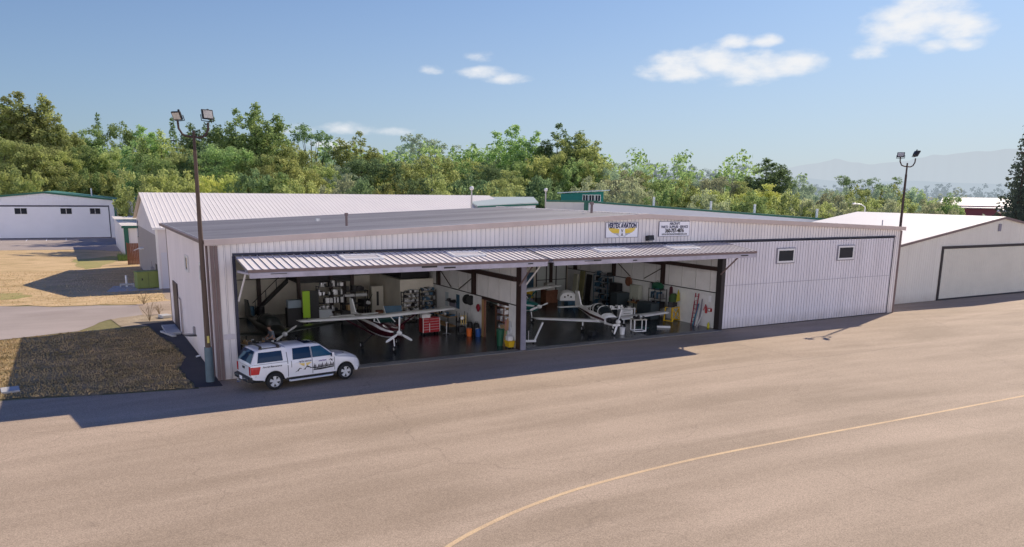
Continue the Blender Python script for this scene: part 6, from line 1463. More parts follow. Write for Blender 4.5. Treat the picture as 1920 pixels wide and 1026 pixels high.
def low_wing(label, loc, rz, body, stripe, prop_n, prop_ang, open_cowl=True, wing_m=None, hubz=.95, glassm=None):
    A = thing('light_aircraft', label, 'aircraft', loc, rz); wing_m = wing_m or body
    st = [(1.05, .50, .58, 1.22), (1.5, .56, .56, 1.32), (2.2, .58, .55, 1.36), (3.1, .56, .58, 1.38), (3.9, .44, .68, 1.34), (5.0, .28, .84, 1.26), (6.1, .15, .98, 1.20), (6.7, .06, 1.05, 1.17)]
    if not open_cowl: st = [(.12, .25, .72, 1.06), (.5, .42, .62, 1.16)] + st
    rings = [superring(*s) for s in st]; n = 20; b = B(); b.v = [tuple(p) for r in rings for p in r]
    for i in range(len(rings) - 1):
        for k in range(n):
            b.f.append([i * n + k, i * n + (k + 1) % n, (i + 1) * n + (k + 1) % n, (i + 1) * n + k]); s = sin(2 * pi * (k + 1) / n)
            b.m.append(1 if -.1 < s < .12 else 0)
    b.f.append(list(range(n))[::-1]); b.m.append(0); b.f.append([(len(rings) - 1) * n + k for k in range(n)]); b.m.append(0)
    b.build('fuselage', [body, stripe], A, smooth=True)
    gm = glassm or mat('canopy_glass', (0.02, 0.03, 0.035), .05, spec=.9)
    cr = [superring(1.5, .50, 1.0, 1.34, 20, 2.2), superring(2.0, .50, 1.0, 1.72, 20, 2.2), superring(2.6, .49, 1.0, 1.80, 20, 2.2), superring(3.2, .46, 1.0, 1.74, 20, 2.2), superring(4.0, .34, 1.0, 1.38, 20, 2.2)]
    b = B(); b.loft(cr); b.build('canopy', gm, A, smooth=True)
    for (y, w, z1) in ((2.02, .515, 1.735), (2.85, .49, 1.80), (3.35, .455, 1.70)):
        b = B(); b.loft([superring(y - .07, w, 1.0, z1 + .005, 20, 2.2), superring(y + .07, w, 1.0, z1 + .02, 20, 2.2)], cap=False)
        b.build('canopy_frame', body, A, smooth=True)
    for sx in (-1, 1):
        b = B(); b.loft([airfoil(sx * x, 1.65 + o, .62 + x * .085, c, t) for x, o, c, t in ((.3, 0, 1.65, .13), (1.2, .05, 1.5, .12), (4.9, .1, 1.15, .075), (5.15, .25, .8, .03))]); b.build('wing', wing_m, A, smooth=True)
        b = B(); b.tube((sx * 1.6, 2.1, .72), (sx * 1.6, 2.1, .25), .05); b.build('landing_gear_leg', body, A); wheel_at(A, sx * 1.6, 2.1)
        b = B(); b.loft([airfoil(sx * x, 5.75 + o, 1.12, c, .05) for x, o, c in ((.05, 0, .9), (1.6, .15, .65), (1.7, .25, .4))]); b.build('tailplane', body, A, smooth=True)
    b = B(); b.prism([(5.2, 1.22), (5.8, 1.34), (6.3, 2.25), (6.85, 2.25), (6.75, 1.1), (6.3, 1.08)], 'x', -.05, .05); b.build('tail_fin', body, A)
    b = B(); b.tube((0, .75, .7), (0, .60, .3), .045); b.build('landing_gear_leg', body, A); wheel_at(A, 0, .60, .19, .14)
    if open_cowl:
        b = B(); rr = random.Random(4)
        b.box((0, .55, .92), (.50, .75, .36)); b.tube((0, .05, hubz), (0, 1.1, hubz), .12)
        for sx in (-1, 1):
            for yy in (.35, .72): b.lathe([(.14, 0), (.16, .03), (.12, .05), (.16, .08), (.12, .10), (.16, .13), (.13, .18)], (sx * .27 if sx > 0 else -.45, yy, .95), 12, 'x')
        for k in range(14):
            p = (rr.uniform(-.4, .4), rr.uniform(.15, 1.0), rr.uniform(.7, 1.2)); q = (p[0] + rr.uniform(-.3, .3), p[1] + rr.uniform(-.3, .3), p[2] + rr.uniform(-.2, .2)); b.tube(p, q, .022, n=5)
        b.build('engine', mat('engine_dark', (0.05, 0.05, 0.055), .4, metal=.6, var=.5, vscale=12), A)
        b = B(); b.loft([superring(.15, .28, .60, .78), superring(1.05, .50, .58, .78)]); b.build('lower_cowl', body, A, smooth=True)
    propeller(A, (0, -.04, hubz), .88, prop_n, prop_ang, white_paint)
    return A
low_wing('white low-wing aircraft with its engine uncovered in the right bay', (25.75, 1.25, .012), radians(-9), white_gloss, maroon, 2, radians(17), True)
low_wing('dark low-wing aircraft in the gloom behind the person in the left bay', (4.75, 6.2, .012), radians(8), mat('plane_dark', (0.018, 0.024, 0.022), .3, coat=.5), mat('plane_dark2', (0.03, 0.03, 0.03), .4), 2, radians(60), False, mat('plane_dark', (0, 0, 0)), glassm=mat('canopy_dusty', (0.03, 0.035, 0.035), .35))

# ------------------------------------------------------------------ person
def skin_obj(name, nodes, edges, m, parent, root=0, sub=2):
    me = bpy.data.meshes.new(name); me.from_pydata([n[0] for n in nodes], edges, []); me.materials.append(m)
    o = bpy.data.objects.new(name, me); COL.objects.link(o); o.parent = parent
    sk = o.modifiers.new('skin', 'SKIN'); sk.use_smooth_shade = True
    for i, n in enumerate(nodes):
        v = me.skin_vertices[0].data[i]; r = n[1]; v.radius = (r, r) if not isinstance(r, tuple) else r; v.use_root = (i == root)
    ss = o.modifiers.new('subsurf', 'SUBSURF'); ss.levels = sub; ss.render_levels = sub
    return o
def make_person():
    P = thing('person', 'person in a grey t-shirt and dark trousers leaning over a bench of parts', 'person', (3.75, 4.75, .012), radians(195))
    skin = mat('skin', (0.52, 0.30, 0.22), .55); shirt = mat('shirt_grey', (0.22, 0.26, 0.31), .85); trou = mat('trousers_dark', (0.02, 0.022, 0.03), .85); hair = mat('hair_brown', (0.05, 0.03, 0.02), .8)
    # faces +x in local space, bends slightly forward
    N = [((0, 0, .95), .13), ((.02, 0, 1.12), .135), ((.07, 0, 1.32), .14), ((.11, 0, 1.46), .09), ((.15, 0, 1.53), .058), ((.20, 0, 1.60), .075), ((.22, 0, 1.69), .092), ((.21, 0, 1.76), .07)]
    E_ = [(i, i + 1) for i in range(7)]
    for s in (-1, 1):
        k = len(N); N += [((.10, s * .19, 1.42), .062), ((.14, s * .25, 1.18), .048), ((.36, s * .20, 1.05), .040), ((.43, s * .17, 1.02), .030), ((.49, s * .16, 1.00), (.022, .036))]
        E_ += [(2, k), (k, k + 1), (k + 1, k + 2), (k + 2, k + 3), (k + 3, k + 4)]
        h = k + 4
        for f, (dy, L) in enumerate(((-.028, .072), (-.010, .085), (.010, .080), (.028, .062))):
            q = len(N); N += [((.50 + L * .5, s * .16 + dy, .99), .0085), ((.495 + L, s * .16 + dy, .965), .007)]; E_ += [(h, q), (q, q + 1)]
        q = len(N); N += [((.47, s * .16 - s * .045, .985), .010), ((.505, s * .16 - s * .062, .97), .008)]; E_ += [(k + 3, q), (q, q + 1)]
        k = len(N); N += [((0, s * .10, .86), .10), ((.03, s * .12, .50), .066), ((-.02, s * .13, .12), .042), ((.02, s * .13, .05), .042), ((.16, s * .14, .035), .034)]
        E_ += [(0, k), (k, k + 1), (k + 1, k + 2), (k + 2, k + 3), (k + 3, k + 4)]
    skin_obj('body', N, E_, skin, P)
    T = [((0, 0, .90), .152), ((.02, 0, 1.12), .15), ((.07, 0, 1.32), .158), ((.11, 0, 1.45), .10)]; Et = [(0, 1), (1, 2), (2, 3)]
    for s in (-1, 1):
        k = len(T); T += [((.10, s * .19, 1.42), .075), ((.135, s * .245, 1.24), .064)]; Et += [(2, k), (k, k + 1)]
    skin_obj('shirt', T, Et, shirt, P)
    L = [((0, 0, .93), .150)]; El = []
    for s in (-1, 1):
        k = len(L); L += [((0, s * .10, .86), .115), ((.03, s * .12, .50), .08), ((-.02, s * .13, .10), .062)]; El += [(0, k), (k, k + 1), (k + 1, k + 2)]
    skin_obj('trousers', L, El, trou, P)
    b = B(); b.ball((.195, 0, 1.735), (.105, .098, .085), 14, 8); b.build('hair', hair, P, smooth=True)
    b = B(); b.ball((.315, 0, 1.655), (.022, .016, .022), 8, 6)
    for s in (-1, 1): b.ball((.21, s * .098, 1.66), (.02, .012, .03), 8, 6)
    b.build('nose_and_ears', skin, P, smooth=True)
    b = B()
    for s in (-1, 1): b.ball((.302, s * .035, 1.685), (.010, .014, .009), 8, 6)
    b.build('eyes', dark, P); b = B(); b.box((.303, 0, 1.612), (.012, .05, .010)); b.build('mouth', mat('lips', (0.35, 0.13, 0.11), .5), P)
    for s in (-1, 1):
        b = B(); b.ball((.08, s * .135, .05), (.15, .058, .055), 12, 6); b.build('shoe', black, P, smooth=True)
make_person()

# ------------------------------------------------------------------ workshop contents
RR = random.Random(77)
def junk_on(b, x0, x1, y0, y1, z, n, smin=.06, smax=.22, rr=RR):
    for k in range(n):
        w, d, h = rr.uniform(smin, smax), rr.uniform(smin, smax), rr.uniform(smin, smax)
        b.box((rr.uniform(x0 + w / 2, x1 - w / 2), rr.uniform(y0 + d / 2, y1 - d / 2), z + h / 2), (w, d, h), rr.uniform(-.3, .3))
def bench(label, loc, rz, w, d, h, top_m, leg_m, junk=8, jm=None, name='workbench', cat='workbench', shelf=True):
    r = thing(name, label, cat, loc, rz)
    b = B(); b.box2(-w / 2, w / 2, -d / 2, d / 2, h - .06, h); b.build('top', top_m, r, bevel=.01)
    for sx in (-1, 1):
        for sy in (-1, 1):
            b = B(); b.box2(sx * (w / 2 - .05) - .035, sx * (w / 2 - .05) + .035, sy * (d / 2 - .05) - .035, sy * (d / 2 - .05) + .035, 0, h - .06); b.build('leg', leg_m, r)
    if shelf:
        b = B(); b.box2(-w / 2 + .09, w / 2 - .09, -d / 2 + .03, d / 2 - .03, .22, .26); b.build('shelf', top_m, r)
    if junk:
        for i, m in enumerate(jm or (alu, dark, white_paint)):
            for q in range(junk // 3 + 1):
                b = B(); junk_on(b, -w / 2, w / 2, -d / 2, d / 2, h, 1); b.build('tool', m, r)
    return r
def rack(label, loc, rz, w, d, h, n, frame_m, fill, name='storage_rack', cat='storage rack', seed=1, dens=6):
    rr = random.Random(seed); r = thing(name, label, cat, loc, rz)
    for sx in (-1, 1):
        for sy in (-1, 1):
            b = B(); b.box2(sx * (w / 2) - .025, sx * (w / 2) + .025, sy * d / 2 - .025, sy * d / 2 + .025, 0, h); b.build('upright', frame_m, r)
    for k in range(n):
        z = .12 + (h - .2) * k / max(1, n - 1)
        b = B(); b.box2(-w / 2 + .03, w / 2 - .03, -d / 2, d / 2, z, z + .03); s = b.build('shelf', frame_m, r)
        if k == n - 1 and dens < 8: continue
        gap = (h - .2) / max(1, n - 1) - .06
        for m in fill:
            for q in range(max(1, dens // len(fill))):
                bw, bh = rr.uniform(.08, .22), rr.uniform(.3, .8) * gap
                b = B(); b.box((rr.uniform(-w / 2 + bw / 2, w / 2 - bw / 2), rr.uniform(-.08, .02) * d, z + .032 + bh / 2), (bw, d * .7, bh)); b.build('bin', m, s)
    return r
def cabinet(label, loc, rz, w, d, h, m, doors=2, name='cabinet', slit=False, hm=None):
    r = thing(name, label, 'cabinet', loc, rz)
    b = B(); b.box2(-w / 2, w / 2, -d / 2, d / 2, .05, h); b.build('body', m, r, bevel=.015)
    for k in range(doors):
        a = -w / 2 + w * k / doors + .02; c = -w / 2 + w * (k + 1) / doors - .02
        b = B(); b.box2(a, c, -d / 2 - .018, -d / 2 - .001, .10, h - .06); dd = b.build('door', m, r)
        if slit: b = B(); b.box2(-.09, .09, -d / 2 - .026, -d / 2 - .019, h * .35, h * .82); b.build('slot', dark, dd)
        else: b = B(); b.box2(c - .07, c - .04, -d / 2 - .045, -d / 2 - .019, h * .45, h * .58); b.build('handle', hm or chrome, dd)
    b = B(); b.box2(-w / 2 + .03, w / 2 - .03, -d / 2 + .03, d / 2 - .03, 0, .05); b.build('plinth', dark, r)
    return r
def box_thing(name, label, cat, loc, dims, m, rz=0, lid=None, group=None):
    r = thing(name, label, cat, loc, rz, group); w, d, h = dims
    b = B(); b.box2(-w / 2, w / 2, -d / 2, d / 2, 0, h * .9); b.build('body', m, r, bevel=min(.015, w * .05))
    b = B(); b.box2(-w / 2 - .01, w / 2 + .01, -d / 2 - .01, d / 2 + .01, h * .9, h); b.build('lid', lid or m, r, bevel=.006)
    return r
def bucket(name, label, cat, loc, r_, h, m, hm=None, open_=True):
    r = thing(name, label, cat, loc)
    b = B(); b.lathe([(r_ * .82, 0), (r_ * .98, h * .93), (r_ * 1.06, h * .94), (r_ * 1.06, h), (r_ * .96, h), (r_ * .78, .04)], (0, 0, 0), 20); b.build('body', m, r, smooth=True)
    b = B(); b.path([(r_ * 1.05 * cos(t), 0, h * .9 + r_ * .5 * sin(t)) for t in [pi * k / 8 for k in range(9)]], .008, 5); b.build('bail_handle', hm or alu, r)
    return r

# --- left bay
bench('low bench covered with bright metal parts in front of the person', (2.85, 4.55, .012), radians(6), 1.7, .8, .86, alu, dark, 24, (alu, white_paint, dark, wood))
r = thing('upright_panel', 'lime green upright panel standing beside a dark board', 'panel', (8.02, 13.6, .012), radians(-12))
b = B(); b.box2(-.25, .25, -.06, .06, .62, 2.5); b.build('panel', lime, r, bevel=.02)
b = B(); b.box2(-.25, .25, -.25, .25, 0, .06); b.box2(-.04, .04, -.04, .04, .06, .62); b.build('stand', dark, r)
b = B(); b.box((8.62, 13.75, 1.25), (.62, .10, 2.45), radians(-14)); tag(b.build('dark_board', dark), 'tall black board right of the lime green panel', 'board')
box_thing('crate', 'pale blue-grey crate on a dark stand left of the lime green panel', 'crate', (7.35, 14.4, 1.28), (.95, .5, .55), mat('crate_blue', (0.34, 0.42, 0.50), .6))
b = B(); b.box2(6.8, 7.85, 14.1, 14.7, .012, 1.27); tag(b.build('equipment_stand', dark, bevel=.02), 'dark stand holding the pale blue-grey crate', 'stand')
rack('dark shelf full of small white and grey bins under the mezzanine', (10.2, 15.2, .012), 0, 1.9, .55, 2.6, 5, dark, (white_paint, alu, dark), seed=5, dens=16)
box_thing('cardboard_box', 'large white box standing on the floor beside the dark shelf', 'box', (9.45, 14.2, .10), (.95, .5, .95), mat('box_white', (0.60, 0.64, 0.68), .7), radians(-6))
mz = thing('mezzanine', 'dark mezzanine with a diagonal stair against the back wall of the left bay', 'mezzanine', (10.0, 17.6, 0))
b = B(); b.box2(-1.9, 2.3, -1.4, 2.1, 2.75, 2.95); b.box2(-1.8, 2.2, -1.2, 2.0, 2.95, 4.6); b.build('deck', dark, mz)
for (px_, py_) in ((-1.8, -1.3), (2.2, -1.3), (.6, -1.3)):
    b = B(); b.box2(px_ - .12, px_ + .12, py_ - .12, py_ + .12, .012, 5.6); b.build('steel_post', steel_brown, mz)
b = B(); b.add([(-4.6, 1.4, .3), (-1.9, 1.4, 2.75), (-1.9, 2.0, 2.75), (-4.6, 2.0, .3), (-4.6, 1.4, .05), (-1.9, 1.4, 2.5), (-1.9, 2.0, 2.5), (-4.6, 2.0, .05)], [(0, 1, 2, 3), (7, 6, 5, 4), (0, 4, 5, 1), (1, 5, 6, 2), (2, 6, 7, 3), (3, 7, 4, 0)]); b.build('stair', dark, mz)
b = B(); b.tube((-4.6, 1.35, 1.1), (-1.9, 1.35, 3.6), .03, n=6)
for k in range(4): b.tube((-4.4 + k * .8, 1.35, .5 + k * .73), (-4.4 + k * .8, 1.35, 1.28 + k * .73), .025, n=6)
b.build('hand_rail', dark, mz)
er = thing('wing_rack', 'rack carrying a long white wing section under dark covers', 'rack', (12.1, 15.6, .012))
b = B(); b.box2(-1.0, 1.0, -.3, .3, 1.1, 1.16); b.box2(-1.0, 1.0, -.3, .3, 2.05, 2.10)
for sx in (-.95, 0, .95): b.box2(sx - .03, sx + .03, -.3, -.24, 0, 2.1); b.box2(sx - .03, sx + .03, .24, .3, 0, 2.1)
b.build('frame', dark, er)
b = B(); b.loft([airfoil(x, -.3, 1.72, .6, .16) for x in (-.95, .95)]); b.build('wing_section', white_paint, er, smooth=True)
b = B(); junk_on(b, -.9, .9, -.3, .3, 2.1, 9, .15, .4); b.build('covered_parts', dark, er)
pe = thing('propeller_stand', 'dark propeller with a white spinner on an engine stand in the back', 'propeller', (13.0, 15.0, .012), radians(20))
b = B(); b.box2(-.3, .3, .15, .9, .9, 1.45); b.build('engine', mat('engine_dark', (0, 0, 0)), pe, bevel=.05)
b = B()
for sx in (-.3, .3): b.tube((sx, .3, .9), (sx * 1.6, .2, 0), .03, n=6); b.tube((sx, .8, .9), (sx * 1.6, .95, 0), .03, n=6)
b.build('stand', steel_brown, pe); propeller(pe, (0, .05, 1.2), .75, 2, radians(35), dark)
cabinet('tall white cabinet with a dark vertical slot at the back wall', (15.2, 17.2, .012), 0, 1.0, .6, 2.35, mat('cabinet_cream', (0.62, 0.58, 0.49), .6), 1, slit=True) if False else None
cabinet('tall cream cabinet with a dark vertical slot left of the office box', (14.05, 16.2, .012), 0, .95, .55, 2.3, mat('cabinet_cream', (0.62, 0.58, 0.49), .6), 1, slit=True)
rack('wire rack stacked with white trays in front of the office box', (15.35, 12.55, .012), 0, 1.2, .5, 2.2, 7, dark, (white_paint, dark, alu), seed=8, dens=14)
rack('second rack with grey and blue bins next to the divider wall', (16.72, 12.5, .012), 0, 1.1, .5, 2.3, 7, dark, (dark, alu, steel_blue), seed=9, dens=14)
bench('long cluttered bench along the divider wall in the left bay', (16.6, 9.6, .012), radians(90), 3.4, .75, .95, wood, dark, 24, (dark, alu, steel_blue))
fl = thing('loose_tailplane', 'loose blue-grey tailplane leaning upright behind the maroon aircraft', 'aircraft part', (12.75, 9.0, .012), radians(-10))
b = B(); b.loft([airfoil(x, 0, 0, 1, .05) for x in (0, 1)]) if False else b.prism([(-.45, .9), (.6, .9), (.5, 1.8), (-.7, 1.8)], 'y', -.03, .03); b.build('panel', steel_blue, fl)
b = B(); b.tube((-.72, -.05, 1.82), (-.40, -.05, .3), .03, n=6); b.tube((-.40, -.05, .3), (-.2, .4, 0), .03, n=6); b.tube((.5, .0, .9), (.5, .3, 0), .03, n=6); b.tube((.5, 0, .9), (.45, -.3, 0), .03, n=6); b.build('frame', white_paint, fl)
tc_ = thing('tool_chest', 'bright red rolling tool chest with a white tray on top', 'tool chest', (14.6, 7.3, .012), radians(4))
b = B(); b.box2(-.62, .62, -.3, .3, .16, 1.12); b.build('body', red_paint, tc_, bevel=.012)
for k in range(5):
    for (a, c) in ((-.60, -.16), (-.12, .60)):
        b = B(); z = .22 + k * .175; b.box2(a, c, -.318, -.301, z, z + .15); dr = b.build('drawer', red_paint, tc_)
        b = B(); b.box2(a + .02, c - .02, -.332, -.319, z + .125, z + .142); b.build('handle', alu, dr)
for (xa, xb, za, zc) in ((-.64, -.60, .16, 1.12), (.60, .64, .16, 1.12), (-.16, -.12, .2, .78)):
    b = B(); b.box2(xa, xb, -.33, -.301, za, zc); b.build('edge_trim', white_paint, tc_)
for sx in (-.5, .5):
    for sy in (-.2, .2): b = B(); b.lathe([(.05, -.025), (.075, -.02), (.075, .02), (.05, .025)], (sx, sy, .075), 12, 'x'); b.tube((sx, sy, .1), (sx, sy, .17), .02, n=6); b.build('caster', black, tc_)
box_thing('tray', 'white tray sitting on the red tool chest', 'tray', (14.3, 7.3, 1.135), (.62, .42, .26), white_paint)
js = thing('jack_stand', 'bare metal jack stand on the floor right of the red chest', 'jack', (15.5, 6.5, .012))
b = B(); b.tube((0, 0, .03), (0, 0, .62), .035); b.tube((0, 0, .62), (0, 0, .80), .02)
for k in range(3): b.tube((0, 0, .12), (.32 * cos(k * 2.1), .32 * sin(k * 2.1), .02), .022, n=6)
b.build('stand', alu, js); b = B(); b.box((0, 0, .82), (.16, .06, .05)); b.build('saddle', alu, js)
gr_ = thing('grinder_stand', 'dark parts trolley hung with yellow straps under the hose reel', 'trolley', (16.55, 6.3, .012), radians(80))
b = B(); b.box2(-.35, .35, -.3, .3, .15, .2); b.box2(-.35, .35, -.3, .3, .8, .84)
for sx in (-.33, .33):
    for sy in (-.28, .28): b.tube((sx, sy, .03), (sx, sy, 1.5), .02, n=6)
b.build('frame', dark, gr_); b = B(); junk_on(b, -.33, .33, -.28, .28, .84, 8, .1, .3); junk_on(b, -.33, .33, -.28, .28, .2, 8, .1, .35); b.build('parts', dark, gr_)
b = B()
for k in range(3): b.box2(-.37, -.355, -.2 + k * .16, -.13 + k * .16, .7, 1.35)
b.build('straps', mat('strap_yellow', (0.5, 0.36, 0.12), .7), gr_); b = B(); b.lathe([(.11, 0), (.11, .02)], (-.40, .1, 1.15), 16, 'x'); b.build('dial', white_paint, gr_)
hr = thing('hose_reel', 'dark drum-like hose reel high on the left bay divider wall', 'hose reel', (17.25, 6.7, 2.25), 0)
b = B(); b.lathe([(.30, -.32), (.34, -.30), (.34, -.27), (.20, -.25), (.20, .25), (.34, .27), (.34, .30), (.30, .32)], (0, 0, 0), 20, 'y'); b.build('drum', black, hr); b = B(); b.tube((.17, 0, 0), (0, 0, 0), .05); b.tube((0, -.1, -.3), (-.05, -.1, -1.0), .03, n=6); b.build('bracket', alu, hr)
rb = thing('red_jacket', 'crumpled red jacket hanging on the divider wall by the doorway', 'jacket', (17.28, 5.25, 1.95))
b = B(); rings = []
for k, (z, w, dd) in enumerate(((.20, .06, .04), (.12, .17, .09), (-.05, .22, .11), (-.16, .16, .09), (-.30, .10, .05))):
    rings.append([(dd * cos(t) * (1 + .2 * sin(3 * t + k)) - .05, w * sin(t) * (1 + .12 * sin(5 * t + k)), z) for t in [2 * pi * j / 14 for j in range(14)]])
b.loft(rings); b.build('cloth', mat('cloth_red', (0.25, 0.015, 0.03), .85), rb, smooth=True)
for i, (y, z0, z1, m, lab) in enumerate(((8.75, 1.35, 2.35, steel_blue, 'tall blue poster on the left bay divider wall'), (10.6, 1.3, 2.3, mat('poster_grey', (0.45, 0.52, 0.56), .6), 'pale grey poster deep in the left bay on the divider wall'))):
    b = B(); b.box2(17.395, 17.415, y - .25, y + .25, z0, z1); tag(b.build('poster', m), lab, 'poster')
ws = thing('wall_shelf', 'small wall shelf with an air compressor gauge board in the left bay', 'shelf', (17.3, 9.6, 1.75))
b = B(); b.box2(-.18, .1, -.7, .7, 0, .03); b.build('board', dark, ws); b = B(); junk_on(b, -.18, .1, -.65, .65, .032, 8, .08, .2); b.build('tools', dark, ws); b = B(); b.box2(.02, .1, -.6, .4, -.35, -.05); b.build('gauge_board', steel_grey, ws)
for i, (x, y, lab) in enumerate(((16.95, 5.75, 'black bag on the wall side above the orange bucket'), (17.15, 5.2, 'black bag nearer the doorway above the blue bin'))):
    r = thing('black_bag', lab, 'bag', (x, y + .15, .012), 0); b = B()
    b.loft([[(w * cos(t), .20 * sin(t), z) for t in [2 * pi * j / 12 for j in range(12)]] for z, w in ((0, .16), (.3, .20), (.75, .19), (.86, .10))]); b.build('body', black, r, smooth=True)
    b = B(); b.path([(-.1, 0, .84), (-.06, 0, .98), (.06, 0, .98), (.1, 0, .84)], .012, 5); b.build('handle', black, r)
bucket('bucket', 'orange bucket on the floor left of the doorway', 'bucket', (16.62, 5.35, .012), .20, .52, orange)
bucket('bin', 'blue bin on the floor right beside the doorway jamb', 'bin', (17.1, 4.98, .012), .19, .52, blue, white_paint)
# doorway in the divider wall, and the store room seen through it
dj = thing('door_frame', 'raw wooden door frame in the divider wall of the left bay', 'door frame', (17.41, 3.2, .012))
b = B(); b.box2(-.06, .06, 1.52, 1.78, 0, 2.5); b.build('jamb', wood, dj); b = B(); b.box2(-.05, .05, 1.36, 1.51, 0, 2.5); b.build('jamb', brown_wood, dj); b = B(); b.box2(-.06, .06, -1.8, 1.78, 2.50, 2.66); b.build('lintel', steel_brown, dj)
b = B(); b.box((19.05, 4.45, 1.75), (.06, 1.5, 1.5)); tag(b.build('plywood_sheet', wood), 'raw plywood sheet behind the wooden shelf seen through the doorway', 'plywood')
b = B(); b.box2(19.3, 19.38, 2.9, 5.6, .012, 2.2); tag(b.build('dark_screen', dark), 'dark screen wall standing behind the doorway in the divider', 'screen')
rack('wooden shelf with white paper stacks seen through the doorway', (18.5, 4.1, .012), radians(90), 1.1, .5, 2.1, 5, brown_wood, (white_paint, alu, steel_grey), seed=12, dens=9)
box_thing('cardboard_box', 'brown cardboard box standing on end inside the doorway', 'box', (18.1, 3.15, .012), (.42, .42, 1.0), cardboard, radians(10))
box_thing('cardboard_box', 'small white carton on the floor just inside the doorway', 'box', (18.3, 2.55, .012), (.4, .4, .4), white_paint, radians(15))
bucket('bin', 'dark green lidded bin by the brooms near the middle column', 'bin', (17.0, 1.7, .012), .26, 1.05, green_plastic)
mb = thing('mop_bucket', 'yellow mop bucket with wringer at the foot of the middle column', 'mop bucket', (17.12, .72, .012), radians(90))
b = B(); b.loft([[(sx * w, sy * d, z) for sx, sy in ((-1, -1), (1, -1), (1, 1), (-1, 1))] for z, w, d in ((.08, .24, .17), (.45, .30, .22), (.48, .31, .23))]); b.build('body', yellow, mb, bevel=.02)
b = B(); b.box2(-.12, .22, -.16, .16, .48, .74); b.tube((.2, 0, .7), (.1, 0, 1.05), .02, n=6); b.build('wringer', white_paint, mb)
for sx in (-.2, .2):
    for sy in (-.14, .14): b = B(); b.lathe([(.02, -.02), (.05, -.018), (.05, .018), (.02, .02)], (sx, sy, .05), 10, 'x'); b.build('caster', black, mb)
for i, (y, lean, hm, mm, lab, L) in enumerate(((1.25, .16, wood, mat('mop_straw', (0.46, 0.27, 0.14), .9), 'straw broom leaning on the wall beside the middle column', 1.75), (1.45, .10, wood, mat('mop_pink', (0.45, 0.22, 0.20), .9), 'dusty pink mop leaning beside the straw broom', 1.65), (1.62, .2, lime, mat('broom_green', (0.10, 0.55, 0.12), .8), 'bright green push broom leaning behind the other brooms', 1.45), (1.05, .08, blue, mat('mop_grey', (0.50, 0.52, 0.55), .9), 'grey mop with a blue handle nearest the middle column', 1.6))):
    r = thing('broom', lab, 'broom', (17.02 + .04 * i, y, .012), 0, 'brooms and mops by the column'); b = B(); b.tube((0, 0, .0), (lean + .12, .05, L), .016, n=6); b.build('handle', hm, r)
    b = B(); top = (lean + .12, .05, L)
    b.loft([[(top[0] + w * .5 * cos(t), top[1] + w * sin(t), top[2] + z) for t in [2 * pi * j / 10 for j in range(10)]] for z, w in ((.02, .05), (-.15, .11), (-.55, .13), (-.75, .06))]); b.build('head', mm, r, smooth=True)
b = B(); b.box((17.3, 1.15, .65), (.05, .5, 1.2), ry=radians(6)); tag(b.build('white_board', white_paint), 'narrow white board leaning behind the brooms', 'board')

# --- right bay
tb = thing('tow_bar', 'white L-shaped tow dolly right of the middle column', 'tow dolly', (18.9, 1.65, .012), radians(-18))
b = B(); b.box2(-.55, .55, -.28, -.18, .10, .24); b.box2(-.55, -.45, -.18, .45, .10, .24); b.build('base', white_paint, tb, bevel=.01)
b = B(); b.box((.72, -.1, .72), (.10, .14, 1.35), ry=radians(24)); b.build('handle', white_paint, tb, bevel=.01)
b = B(); b.tube((-.2, .2, .1), (-.2, .2, .75), .022, n=6); b.tube((.15, .2, .1), (.15, .2, .75), .022, n=6); b.build('prong', white_paint, tb)
for sx in (-.45, .45): b = B(); b.lathe([(.03, -.04), (.1, -.035), (.1, .035), (.03, .04)], (sx, .1, .1), 12, 'x'); b.build('wheel', black, tb)
bn_ = thing('engine_cowling', 'white engine cowling with round holes on a low stand at the back', 'cowling', (28.3, 11.4, .012), radians(-25))
b = B(); b.loft([[(w * c, y, 1.0 + h * s) for c, s in [(cos(t) * 1.0, max(0, sin(t)) ** .6) for t in [pi * j / 12 for j in range(13)]]] for y, w, h in ((-.5, .62, .62), (-.3, .70, .72), (.5, .74, .76))], cap=True); b.build('shell', white_paint, bn_, smooth=True)
b = B()
for (x, z) in ((-.25, 1.3), (.25, 1.3), (0, 1.42)): b.lathe([(.07, -.52), (.07, -.508)], (x, 0, z), 12, 'y')
b.build('inlet_hole', dark, bn_); b = B()
for sx in (-.6, .6):
    for sy in (-.4, .4): b.tube((sx, sy, 0), (sx, sy, 1.0), .03, n=6)
b.box2(-.65, .65, -.45, .45, .95, 1.0); b.build('stand', steel_blue, bn_)
bp = thing('rear_sliding_door', 'tall pale panelled sliding door in the back wall of the right bay', 'door', (32.0, 19.74, .012))
b = B(); b.box2(-1.6, 1.6, -.05, .0, 0, 4.6); b.build('panel', mat('panel_pale', (0.55, 0.58, 0.56), .6), bp)
b = B()
for x in (-1.6, -.55, .5, 1.6): b.box2(x - .05, x + .05, -.08, -.051, 0, 4.6)
for z in (1.6, 3.1): b.box2(-1.6, 1.6, -.078, -.052, z - .03, z + .03)
b.build('frame', trim_dark, bp)
b = B(); b.box2(28.9 + .3, 30.15, 19.73, 19.79, .012, 2.35); tag(b.build('back_door', steel_blue), 'grey-blue door in the back wall beside the middle column', 'door')
for i, (x, y, h, m, lab) in enumerate(((33.1, 17.4, 2.3, mat('board_cream', (0.55, 0.55, 0.42), .7), 'cream board leaning upright at the back of the right bay'), (33.3, 16.7, 2.6, mat('board_olive', (0.26, 0.25, 0.12), .7), 'olive board leaning right of the cream board'), (33.4, 15.8, 2.4, dark, 'black board leaning near the blue shelving'))):
    b = B(); b.box((x, y, .012 + h / 2), (.12, .65, h), ry=radians(5)); tag(b.build('leaning_board', m), lab, 'board')
